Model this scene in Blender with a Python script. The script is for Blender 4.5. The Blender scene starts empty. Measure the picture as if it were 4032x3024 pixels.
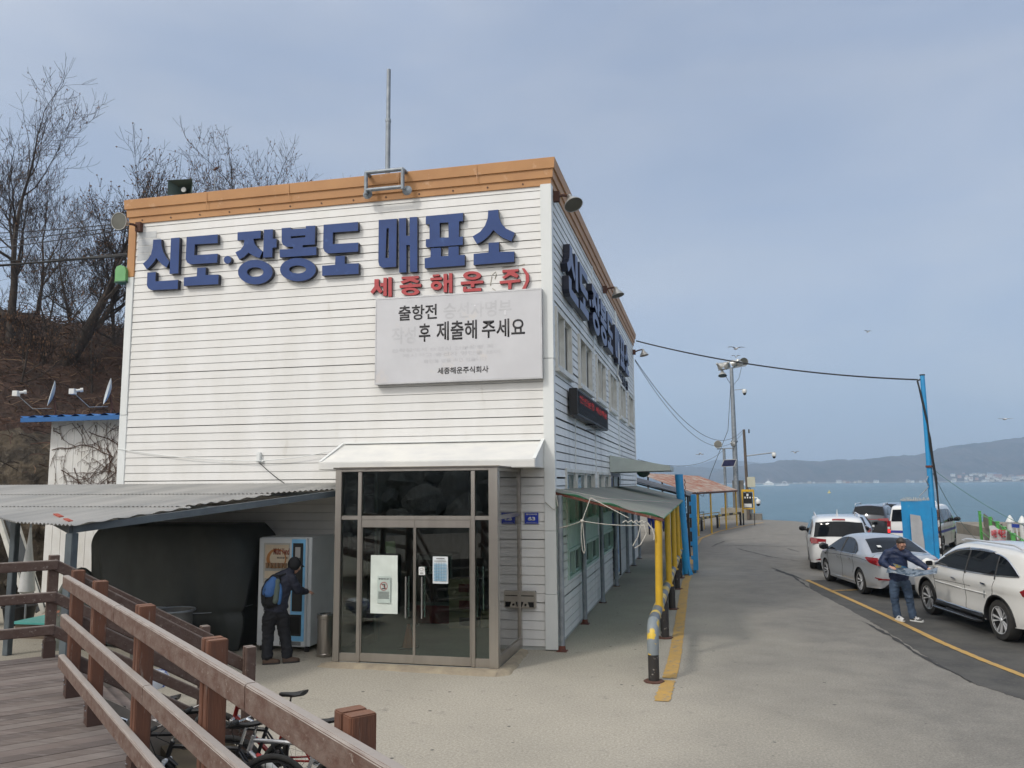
import bpy, bmesh, math, random
import numpy as np
from math import sin, cos, pi, radians, sqrt, atan2
from mathutils import Vector, Matrix
from mathutils.geometry import delaunay_2d_cdt
random.seed(7)
sc = bpy.context.scene
col = sc.collection
# ---------------------------------------------------------------- camera
CAM = Vector((2.6753, -14.6209, 2.95)); YAW, PIT, ROL = .2306, .1233, .0082
_r = Vector((cos(YAW), sin(YAW), 0)); _f = Vector((-sin(YAW)*cos(PIT), cos(YAW)*cos(PIT), sin(PIT))); _u = _r.cross(_f)
_R = _r*cos(ROL)-_u*sin(ROL); _U = _r*sin(ROL)+_u*cos(ROL)
cd = bpy.data.cameras.new('camera'); cam = bpy.data.objects.new('camera', cd); col.objects.link(cam)
cd.sensor_width = 36; cd.lens = 3178.6/4032*36; cd.clip_start = .05; cd.clip_end = 20000
cam.matrix_world = Matrix(((_R.x, _U.x, -_f.x, CAM.x), (_R.y, _U.y, -_f.y, CAM.y), (_R.z, _U.z, -_f.z, CAM.z), (0, 0, 0, 1)))
sc.camera = cam
def W2(lat, D):            # ground position: metres to the right of the camera axis, metres ahead
    return (CAM.x+_r.x*lat-sin(YAW)*D, CAM.y+_r.y*lat+cos(YAW)*D)
# ---------------------------------------------------------------- sky, sun, exposure
SUN_AZ = atan2(-.57, -.82); SUN_EL = radians(42)
w = bpy.data.worlds.new('World'); sc.world = w; w.use_nodes = True
nt = w.node_tree; nt.nodes.clear()
sky = nt.nodes.new('ShaderNodeTexSky'); sky.sky_type = 'NISHITA'; sky.sun_disc = False
sky.sun_elevation = SUN_EL; sky.sun_rotation = SUN_AZ % (2*pi); sky.air_density = 1.0; sky.dust_density = 2.5; sky.ozone_density = 1.2
tc = nt.nodes.new('ShaderNodeTexCoord'); mp = nt.nodes.new('ShaderNodeMapping'); mp.inputs['Scale'].default_value = (1, 1, 3.0)
nz = nt.nodes.new('ShaderNodeTexNoise'); nz.inputs['Scale'].default_value = 1.3; nz.inputs['Detail'].default_value = 5; nz.inputs['Roughness'].default_value = .55
cr = nt.nodes.new('ShaderNodeValToRGB'); cr.color_ramp.elements[0].position = .3; cr.color_ramp.elements[1].position = .75
cr.color_ramp.elements[0].color = (.50, .50, .50, 1); cr.color_ramp.elements[1].color = (.80, .80, .80, 1)
mx = nt.nodes.new('ShaderNodeMix'); mx.data_type = 'RGBA'
mx.inputs[7].default_value = (4.6, 5.2, 6.6, 1)
nz2 = nt.nodes.new('ShaderNodeTexNoise'); nz2.inputs['Scale'].default_value = 2.2; nz2.inputs['Detail'].default_value = 7; nz2.inputs['Roughness'].default_value = .5; nz2.inputs['Distortion'].default_value = .4
mc = nt.nodes.new('ShaderNodeMix'); mc.data_type = 'RGBA'; mc.inputs[6].default_value = (4.3, 5.05, 6.6, 1); mc.inputs[7].default_value = (5.6, 6.05, 7.0, 1)
mrc = nt.nodes.new('ShaderNodeMapRange'); mrc.interpolation_type = 'SMOOTHSTEP'; mrc.inputs[1].default_value = .35; mrc.inputs[2].default_value = .72
bg = nt.nodes.new('ShaderNodeBackground'); bg.inputs['Strength'].default_value = .1
out = nt.nodes.new('ShaderNodeOutputWorld'); L = nt.links
L.new(mp.outputs[0], nz2.inputs[0]); L.new(nz2.outputs['Fac'], mrc.inputs[0]); L.new(mrc.outputs[0], mc.inputs[0]); L.new(mc.outputs[2], mx.inputs[7]); L.new(tc.outputs['Generated'], mp.inputs[0]); L.new(mp.outputs[0], nz.inputs[0]); L.new(nz.outputs['Fac'], cr.inputs[0])
L.new(cr.outputs[0], mx.inputs[0]); L.new(sky.outputs[0], mx.inputs[6]); 
sdir = Vector((sin(SUN_AZ)*cos(SUN_EL), cos(SUN_AZ)*cos(SUN_EL), sin(SUN_EL)))      # whitish glow of the hazy air round the sun
vd = nt.nodes.new('ShaderNodeVectorMath'); vd.operation = 'DOT_PRODUCT'; vd.inputs[1].default_value = sdir; L.new(tc.outputs['Generated'], vd.inputs[0])
mr = nt.nodes.new('ShaderNodeMapRange'); mr.interpolation_type = 'SMOOTHSTEP'; mr.inputs[1].default_value = .05; mr.inputs[2].default_value = 1.0; L.new(vd.outputs['Value'], mr.inputs[0])
gx = nt.nodes.new('ShaderNodeMix'); gx.data_type = 'RGBA'; gx.inputs[7].default_value = (15.5, 15.0, 14.3, 1); L.new(mr.outputs[0], gx.inputs[0]); L.new(mx.outputs[2], gx.inputs[6])
L.new(gx.outputs[2], bg.inputs[0]); L.new(bg.outputs[0], out.inputs[0])
ld = bpy.data.lights.new('sun', 'SUN'); ld.energy = 1.5; ld.angle = radians(7.0); ld.color = (1, .95, .88)
sun = bpy.data.objects.new('sun', ld); col.objects.link(sun)
sd = Vector((sin(SUN_AZ)*cos(SUN_EL), cos(SUN_AZ)*cos(SUN_EL), sin(SUN_EL)))
sun.rotation_euler = sd.to_track_quat('Z', 'Y').to_euler(); sun.location = (-10, -20, 25)
sc.view_settings.view_transform = 'Standard'; sc.view_settings.look = 'None'; sc.view_settings.gamma = 1; sc.view_settings.use_curve_mapping = False
sc.view_settings.exposure = 0.12
sc.cycles.use_denoising = True; sc.cycles.max_bounces = 8; sc.cycles.transparent_max_bounces = 10; sc.cycles.volume_bounces = 3
sc.cycles.caustics_reflective = False; sc.cycles.caustics_refractive = False; sc.cycles.volume_max_steps = 64
HAZE = .00025
# ---------------------------------------------------------------- objects
def tag(o, label=None, cat=None, group=None, kind=None):
    if label: o['label'] = label
    if cat: o['category'] = cat
    if group: o['group'] = group
    if kind: o['kind'] = kind
    return o
def thing(name, label, cat, loc=(0, 0, 0), rz=0, group=None):
    o = bpy.data.objects.new(name, None); col.objects.link(o); o.empty_display_size = .2
    o.location = loc; o.rotation_euler = (0, 0, rz)
    return tag(o, label, cat, group)
def copy_tree(o, parent=None):
    c = o.copy(); col.objects.link(c)
    if parent: c.parent = parent
    for ch in list(o.children): copy_tree(ch, c)
    return c
class MB:
    def __init__(s): s.v = []; s.f = []; s.mi = []
    def add(s, vs, fs, m=0):
        b = len(s.v); s.v += [tuple(p) for p in vs]; s.f += [tuple(b+i for i in f) for f in fs]; s.mi += [m]*len(fs); return s
    def box(s, x0, x1, y0, y1, z0, z1, m=0):
        return s.add([(x0,y0,z0),(x1,y0,z0),(x1,y1,z0),(x0,y1,z0),(x0,y0,z1),(x1,y0,z1),(x1,y1,z1),(x0,y1,z1)],
                     [(0,3,2,1),(4,5,6,7),(0,1,5,4),(1,2,6,5),(2,3,7,6),(3,0,4,7)], m)
    def beam(s, a, b, w, h, m=0, up=(0, 0, 1), ext=0, ch=0):
        a = Vector(a); b = Vector(b); d = (b-a).normalized(); a = a-d*ext; b = b+d*ext
        sx = d.cross(Vector(up))
        if sx.length < 1e-4: sx = d.cross(Vector((0, 1, 0)))
        sx.normalize(); uz = sx.cross(d).normalized()
        if ch:
            c = ch; pr = [(-w/2+c,-h/2),(w/2-c,-h/2),(w/2,-h/2+c),(w/2,h/2-c),(w/2-c,h/2),(-w/2+c,h/2),(-w/2,h/2-c),(-w/2,-h/2+c)]
        else: pr = [(-w/2,-h/2),(w/2,-h/2),(w/2,h/2),(-w/2,h/2)]
        n = len(pr); vs = [p+sx*i+uz*j for p in (a, b) for i, j in pr]
        return s.add(vs, [tuple(range(n))[::-1], tuple(range(n, 2*n))]+[(i,(i+1)%n,(i+1)%n+n,i+n) for i in range(n)], m)
    def tube(s, pts, r, n=8, m=0, cap=True):
        pts = [Vector(p) for p in pts]; k = len(pts); rs = r if isinstance(r, (list, tuple)) else [r]*k
        vs = []; ref = None
        for i, p in enumerate(pts):
            d = (pts[min(i+1, k-1)]-pts[max(i-1, 0)])
            d = d.normalized() if d.length > 1e-9 else Vector((0, 0, 1))
            if ref is None: ref = Vector((1, 0, 0)) if abs(d.x) < .8 else Vector((0, 1, 0))
            a = (ref-d*ref.dot(d)).normalized(); ref = a; b = d.cross(a)
            vs += [p+a*(rs[i]*cos(2*pi*j/n))+b*(rs[i]*sin(2*pi*j/n)) for j in range(n)]
        fs = [(i*n+j, i*n+(j+1)%n, (i+1)*n+(j+1)%n, (i+1)*n+j) for i in range(k-1) for j in range(n)]
        if cap: fs += [tuple(range(n))[::-1], tuple(range((k-1)*n, k*n))]
        return s.add(vs, fs, m)
    def lathe(s, prof, n=24, M=None, m=0, a0=0, a1=2*pi):
        full = abs(a1-a0-2*pi) < 1e-6; k = n if full else n+1
        vs = [Vector((r*cos(a0+(a1-a0)*j/n), r*sin(a0+(a1-a0)*j/n), z)) for r, z in prof for j in range(k)]
        if M is not None: vs = [M@p for p in vs]
        fs = [(i*k+j, i*k+(j+1)%k, (i+1)*k+(j+1)%k, (i+1)*k+j) for i in range(len(prof)-1) for j in range(n)]
        return s.add(vs, fs, m)
    def prism(s, poly, f, d0, d1, m=0, ms=None, holes=()):      # poly in (u,v), f(u,v,d)->point
        loops = [poly]+list(holes); pts = []; ed = []
        for lp in loops:
            b = len(pts); pts += [Vector(p) for p in lp]; ed += [(b+i, b+(i+1) % len(lp)) for i in range(len(lp))]
        if holes or len(poly) > 4:
            vv, ee, ff, _, _, _ = delaunay_2d_cdt(pts, ed, [], 1 if not holes else 2, 1e-6)
            if holes:
                def inside(p, lp):
                    c = False; j = len(lp)-1
                    for i in range(len(lp)):
                        if (lp[i][1] > p[1]) != (lp[j][1] > p[1]) and p[0] < (lp[j][0]-lp[i][0])*(p[1]-lp[i][1])/(lp[j][1]-lp[i][1])+lp[i][0]: c = not c
                        j = i
                    return c
                vv, ee, ff, _, _, _ = delaunay_2d_cdt(pts, ed, [], 0, 1e-6)
                ff = [t for t in ff if (lambda c: inside(c, poly) and not any(inside(c, h) for h in holes))((sum(vv[i][0] for i in t)/len(t), sum(vv[i][1] for i in t)/len(t)))]
        else: vv = pts; ff = [tuple(range(len(poly)))]
        n = len(vv)
        s.add([f(p[0], p[1], d1) for p in vv], [tuple(t) for t in ff], m)
        s.add([f(p[0], p[1], d0) for p in vv], [tuple(t)[::-1] for t in ff], m if ms is None else ms)
        for lp in loops:
            k = len(lp)
            s.add([f(p[0], p[1], d0) for p in lp]+[f(p[0], p[1], d1) for p in lp], [(i, (i+1) % k, (i+1) % k+k, i+k) for i in range(k)], m if ms is None else ms)
        return s
    def build(s, name, mat, parent=None, smooth=0, fix=True, bevel=0):
        me = bpy.data.meshes.new(name); me.from_pydata(s.v, [], s.f)
        for mm in (mat if isinstance(mat, (list, tuple)) else [mat]): me.materials.append(mm)
        me.polygons.foreach_set('material_index', s.mi)
        if fix:
            bm = bmesh.new(); bm.from_mesh(me); bmesh.ops.recalc_face_normals(bm, faces=bm.faces)
            if bevel: bmesh.ops.bevel(bm, geom=[e for e in bm.edges if e.is_manifold and e.calc_face_angle(0) > .6], offset=bevel, segments=2, affect='EDGES', clamp_overlap=True)
            bm.to_mesh(me); bm.free()
        if smooth:
            me.polygons.foreach_set('use_smooth', [True]*len(me.polygons)); me.set_sharp_from_angle(angle=radians(smooth))
        me.update()
        o = bpy.data.objects.new(name, me); col.objects.link(o)
        if parent: o.parent = parent
        return o
def apply_mods(o):
    dg = bpy.context.evaluated_depsgraph_get(); me = bpy.data.meshes.new_from_object(o.evaluated_get(dg)); o.modifiers.clear(); o.data = me
def sag(a, b, drop, n=16):
    a = Vector(a); b = Vector(b); return [a.lerp(b, i/n)-Vector((0, 0, drop*4*(i/n)*(1-i/n))) for i in range(n+1)]
# ---------------------------------------------------------------- materials
def mat(name, c, rough=.6, metal=0., c2=None, ns=3., nr=(.35, .65), bump=0., bs=25., coat=0., stretch=(1, 1, 1), c3=None, n3=1.2, r3=(.55, .7), emit=None, spec=.5, rot=0., trans=None):
    m = bpy.data.materials.new(name); m.use_nodes = True; t = m.node_tree; b = t.nodes['Principled BSDF']; K = t.links
    def N(x): return t.nodes.new(x)
    b.inputs['Roughness'].default_value = rough; b.inputs['Metallic'].default_value = metal; b.inputs['Coat Weight'].default_value = coat
    b.inputs['Coat Roughness'].default_value = .05; b.inputs['Specular IOR Level'].default_value = spec
    c = tuple(c)+(1,)
    b.inputs['Base Color'].default_value = c
    tcn = N('ShaderNodeTexCoord'); mpn = N('ShaderNodeMapping'); mpn.inputs['Scale'].default_value = stretch; mpn.inputs['Rotation'].default_value = (0, 0, rot); K.new(tcn.outputs['Object'], mpn.inputs[0])
    last = None
    if c2 is not None:
        n = N('ShaderNodeTexNoise'); n.inputs['Scale'].default_value = ns; n.inputs['Detail'].default_value = 6; n.inputs['Roughness'].default_value = .6; K.new(mpn.outputs[0], n.inputs[0])
        r = N('ShaderNodeMapRange'); r.inputs[1].default_value, r.inputs[2].default_value = nr; K.new(n.outputs['Fac'], r.inputs[0])
        x = N('ShaderNodeMix'); x.data_type = 'RGBA'; x.inputs[6].default_value = c; x.inputs[7].default_value = tuple(c2)+(1,); K.new(r.outputs[0], x.inputs[0]); last = x.outputs[2]
    if c3 is not None:
        n = N('ShaderNodeTexNoise'); n.inputs['Scale'].default_value = n3; n.inputs['Detail'].default_value = 8; n.inputs['Roughness'].default_value = .65; K.new(mpn.outputs[0], n.inputs[0])
        r = N('ShaderNodeMapRange'); r.inputs[1].default_value, r.inputs[2].default_value = r3; K.new(n.outputs['Fac'], r.inputs[0])
        x = N('ShaderNodeMix'); x.data_type = 'RGBA'; x.inputs[7].default_value = tuple(c3)+(1,); x.inputs[6].default_value = c
        if last: K.new(last, x.inputs[6])
        K.new(r.outputs[0], x.inputs[0]); last = x.outputs[2]
    if last: K.new(last, b.inputs['Base Color'])
    if bump:
        n = N('ShaderNodeTexNoise'); n.inputs['Scale'].default_value = bs; n.inputs['Detail'].default_value = 5; K.new(mpn.outputs[0], n.inputs[0])
        bp = N('ShaderNodeBump'); bp.inputs['Strength'].default_value = 1; bp.inputs['Distance'].default_value = bump; K.new(n.outputs['Fac'], bp.inputs['Height']); K.new(bp.outputs[0], b.inputs['Normal'])
    if trans:
        o_ = t.nodes['Material Output']; ts = N('ShaderNodeBsdfTranslucent'); ts.inputs[0].default_value = trans[:3]+(1,); ms = N('ShaderNodeMixShader'); ms.inputs[0].default_value = trans[3]; K.new(b.outputs[0], ms.inputs[1]); K.new(ts.outputs[0], ms.inputs[2]); K.new(ms.outputs[0], o_.inputs[0])
    if emit: b.inputs['Emission Color'].default_value = tuple(emit[:3])+(1,); b.inputs['Emission Strength'].default_value = emit[3]
    return m
def glass(name, tint=(.8, .88, .86), refl=1.0):
    m = bpy.data.materials.new(name); m.use_nodes = True; t = m.node_tree; t.nodes.clear(); K = t.links
    o = t.nodes.new('ShaderNodeOutputMaterial'); x = t.nodes.new('ShaderNodeMixShader'); fr = t.nodes.new('ShaderNodeFresnel'); fr.inputs[0].default_value = 1.55
    ma = t.nodes.new('ShaderNodeMath'); ma.operation = 'MULTIPLY'; ma.inputs[1].default_value = refl; ma.use_clamp = True
    tr = t.nodes.new('ShaderNodeBsdfTransparent'); tr.inputs[0].default_value = tuple(tint)+(1,); gl = t.nodes.new('ShaderNodeBsdfGlossy'); gl.inputs['Roughness'].default_value = .01
    K.new(fr.outputs[0], ma.inputs[0]); K.new(ma.outputs[0], x.inputs[0]); K.new(tr.outputs[0], x.inputs[1]); K.new(gl.outputs[0], x.inputs[2]); K.new(x.outputs[0], o.inputs[0]); return m
def plain(name, c, rough=.6, metal=0., **k):
    return mat(name, c, rough, metal, c2=tuple(a*.82 for a in c), **k)
M = {}
M['black'] = plain('black_plastic', (.012, .012, .013), .5)
M['dark'] = plain('dark_recess', (.01, .01, .01), .9)
M['rubber'] = mat('rubber', (.018, .018, .018), .85, c2=(.035, .033, .03), ns=8)
M['chrome'] = plain('chrome', (.75, .76, .78), .12, 1.)
M['galv'] = mat('galvanised_steel', (.30, .33, .36), .5, .45, c2=(.20, .225, .25), ns=6, c3=(.22, .17, .13), r3=(.62, .75), n3=3)
M['wire'] = plain('cable_sheath', (.015, .015, .017), .6)
M['rope'] = mat('white_rope', (.62, .6, .54), .9, c2=(.42, .4, .36), ns=30)
M['glass'] = glass('clear_glass')
M['shopglass'] = glass('tinted_shop_glass', (.76, .86, .82), 1.9)
M['whitepaint'] = mat('white_paint', (.72, .73, .72), .45, c2=(.62, .63, .61), ns=2)
M['text'] = plain('dark_lettering', (.035, .033, .035), .6)
def text(body, x0, x1, y0, y1, f, m, name='lettering', parent=None, depth=.004, bold=0., sp=1., shear=0.):
    cu = bpy.data.curves.new(name, 'FONT'); cu.body = body; cu.size = 1; cu.extrude = 0; cu.offset = bold; cu.space_character = sp; cu.resolution_u = 3; cu.shear = shear
    o = bpy.data.objects.new(name, cu); col.objects.link(o); bpy.context.view_layer.update()
    me = bpy.data.meshes.new_from_object(o.evaluated_get(bpy.context.evaluated_depsgraph_get()))
    bpy.data.objects.remove(o); bpy.data.curves.remove(cu)
    n = len(me.vertices); a = np.empty(n*3); me.vertices.foreach_get('co', a); a = a.reshape(-1, 3)
    lo, hi = a.min(0), a.max(0)
    bm = bmesh.new(); bm.from_mesh(me)
    if depth > 0:
        ext = bmesh.ops.extrude_face_region(bm, geom=bm.faces[:])
        for v in [g for g in ext['geom'] if isinstance(g, bmesh.types.BMVert)]: v.co.z = 1.
    for v in bm.verts:
        u = x0+(v.co.x-lo[0])/(hi[0]-lo[0])*(x1-x0); q = y0+(v.co.y-lo[1])/(hi[1]-lo[1])*(y1-y0); v.co = f(u, q, depth*v.co.z)
    if depth > 0: bmesh.ops.recalc_face_normals(bm, faces=bm.faces)
    bm.to_mesh(me); bm.free()
    me.materials.clear(); me.materials.append(m)
    o = bpy.data.objects.new(name, me); col.objects.link(o)
    if parent: o.parent = parent
    return o
BLUE = [('신',[([(-8.552,8.177),(-8.358,8.171),(-8.341,8.025),(-8.294,7.897),(-8.218,7.772),(-8.133,7.667),(-8.193,7.542),(-8.304,7.613),(-8.396,7.702),(-8.458,7.774),(-8.504,7.694),(-8.58,7.614),(-8.676,7.538),(-8.777,7.669),(-8.663,7.755),(-8.593,7.852),(-8.558,7.996)],[]),([(-8.121,8.177),(-7.914,8.176),(-7.906,7.397),(-8.117,7.403)],[]),([(-8.657,7.467),(-8.452,7.466),(-8.451,7.262),(-7.905,7.259),(-7.905,7.064),(-8.539,7.078),(-8.616,7.123),(-8.655,7.193)],[])]),('도',[([(-7.746,8.174),(-7.01,8.171),(-7.002,7.983),(-7.543,7.997),(-7.545,7.763),(-6.995,7.755),(-6.997,7.563),(-7.634,7.574),(-7.71,7.619),(-7.746,7.7)],[]),([(-7.462,7.486),(-7.26,7.483),(-7.26,7.319),(-6.953,7.309),(-6.954,7.104),(-7.763,7.119),(-7.769,7.301),(-7.466,7.307)],[])]),('dot',[([(-6.672,7.601),(-6.675,7.576),(-6.687,7.553),(-6.705,7.536),(-6.729,7.526),(-6.755,7.524),(-6.782,7.53),(-6.807,7.543),(-6.827,7.563),(-6.84,7.588),(-6.845,7.614),(-6.842,7.639),(-6.831,7.662),(-6.812,7.679),(-6.789,7.689),(-6.762,7.691),(-6.735,7.685),(-6.71,7.672),(-6.691,7.652),(-6.677,7.627)],[])]),('장',[([(-6.548,8.178),(-6.012,8.173),(-6.014,8.009),(-6.179,8.009),(-6.144,7.899),(-6.07,7.806),(-5.957,7.727),(-6.023,7.591),(-6.159,7.642),(-6.28,7.723),(-6.372,7.643),(-6.488,7.592),(-6.583,7.753),(-6.461,7.803),(-6.397,7.886),(-6.385,8.001),(-6.544,8.003)],[]),([(-5.942,8.183),(-5.738,8.177),(-5.736,7.981),(-5.647,7.965),(-5.646,7.789),(-5.735,7.785),(-5.735,7.589),(-5.943,7.594)],[]),([(-5.716,7.274),(-5.724,7.218),(-5.752,7.165),(-5.797,7.12),(-5.857,7.083),(-5.931,7.058),(-6.013,7.044),(-6.101,7.043),(-6.189,7.056),(-6.273,7.08),(-6.349,7.116),(-6.414,7.161),(-6.463,7.214),(-6.495,7.27),(-6.507,7.329),(-6.499,7.386),(-6.472,7.439),(-6.426,7.485),(-6.364,7.522),(-6.29,7.548),(-6.206,7.561),(-6.118,7.561),(-6.03,7.548),(-5.946,7.523),(-5.87,7.486),(-5.807,7.441),(-5.759,7.389),(-5.728,7.332)],[[(-5.924,7.289),(-5.93,7.263),(-5.947,7.241),(-5.977,7.222),(-6.015,7.209),(-6.06,7.202),(-6.108,7.202),(-6.157,7.208),(-6.203,7.222),(-6.243,7.24),(-6.273,7.263),(-6.293,7.288),(-6.301,7.315),(-6.295,7.34),(-6.277,7.363),(-6.248,7.382),(-6.209,7.395),(-6.164,7.402),(-6.115,7.402),(-6.066,7.395),(-6.021,7.382),(-5.981,7.363),(-5.951,7.34),(-5.931,7.315)]])]),('봉',[([(-5.542,8.183),(-5.335,8.179),(-5.334,8.144),(-5.0,8.138),(-5.002,8.182),(-4.791,8.175),(-4.791,7.783),(-5.06,7.787),(-5.063,7.74),(-4.758,7.731),(-4.754,7.56),(-5.565,7.568),(-5.573,7.735),(-5.277,7.728),(-5.273,7.771),(-5.416,7.782),(-5.499,7.827),(-5.531,7.895)],[[(-5.335,7.994),(-5.008,7.99),(-5.007,7.951),(-5.333,7.949)]]),([(-4.756,7.259),(-4.764,7.206),(-4.792,7.157),(-4.838,7.115),(-4.9,7.081),(-4.974,7.057),(-5.057,7.045),(-5.146,7.045),(-5.234,7.057),(-5.319,7.08),(-5.396,7.114),(-5.461,7.157),(-5.51,7.206),(-5.541,7.26),(-5.553,7.315),(-5.545,7.368),(-5.516,7.418),(-5.47,7.461),(-5.407,7.495),(-5.332,7.518),(-5.247,7.53),(-5.159,7.529),(-5.07,7.517),(-4.985,7.493),(-4.909,7.458),(-4.846,7.415),(-4.797,7.366),(-4.767,7.313)],[[(-4.974,7.278),(-4.98,7.258),(-4.998,7.239),(-5.027,7.225),(-5.066,7.214),(-5.111,7.209),(-5.159,7.21),(-5.208,7.216),(-5.254,7.227),(-5.293,7.243),(-5.323,7.262),(-5.343,7.283),(-5.35,7.305),(-5.344,7.325),(-5.326,7.344),(-5.296,7.359),(-5.257,7.369),(-5.212,7.374),(-5.164,7.373),(-5.115,7.367),(-5.069,7.355),(-5.03,7.34),(-5.0,7.321),(-4.981,7.3)]])]),('도',[([(-4.609,8.177),(-3.863,8.174),(-3.86,7.993),(-4.402,7.999),(-4.402,7.759),(-3.849,7.748),(-3.85,7.562),(-4.51,7.573),(-4.574,7.617),(-4.608,7.694)],[]),([(-4.336,7.507),(-4.133,7.501),(-4.134,7.334),(-3.833,7.325),(-3.834,7.108),(-4.617,7.124),(-4.622,7.328),(-4.341,7.329)],[])]),('매',[([(-3.42,8.176),(-3.04,8.171),(-3.042,7.197),(-3.326,7.196),(-3.393,7.24),(-3.417,7.323)],[[(-3.251,7.99),(-3.204,7.989),(-3.201,7.389),(-3.267,7.39)]]),([(-2.993,8.173),(-2.843,8.169),(-2.84,7.809),(-2.768,7.803),(-2.771,8.176),(-2.611,8.171),(-2.603,7.064),(-2.756,7.075),(-2.761,7.614),(-2.833,7.62),(-2.829,7.069),(-2.977,7.076)],[])]),('표',[([(-2.435,8.17),(-1.673,8.171),(-1.677,8.007),(-1.754,8.008),(-1.758,7.701),(-1.677,7.698),(-1.681,7.534),(-2.409,7.537),(-2.431,7.566),(-2.432,7.704),(-2.355,7.703),(-2.356,8.001),(-2.434,8.004)],[[(-2.149,8.01),(-1.972,8.005),(-1.966,7.703),(-2.148,7.714)]]),([(-2.33,7.513),(-2.12,7.509),(-2.122,7.34),(-1.973,7.338),(-1.969,7.516),(-1.763,7.509),(-1.763,7.335),(-1.641,7.331),(-1.643,7.124),(-2.449,7.125),(-2.454,7.322),(-2.333,7.338)],[])]),('소',[([(-1.171,8.172),(-0.972,8.174),(-0.959,8.025),(-0.915,7.898),(-0.819,7.784),(-0.648,7.691),(-0.716,7.526),(-0.891,7.614),(-0.987,7.692),(-1.071,7.778),(-1.155,7.679),(-1.262,7.59),(-1.396,7.525),(-1.485,7.684),(-1.333,7.764),(-1.234,7.88),(-1.18,8.027)],[]),([(-1.165,7.535),(-0.962,7.531),(-0.959,7.338),(-0.662,7.324),(-0.667,7.124),(-1.465,7.12),(-1.464,7.337),(-1.169,7.345)],[])])]
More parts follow.
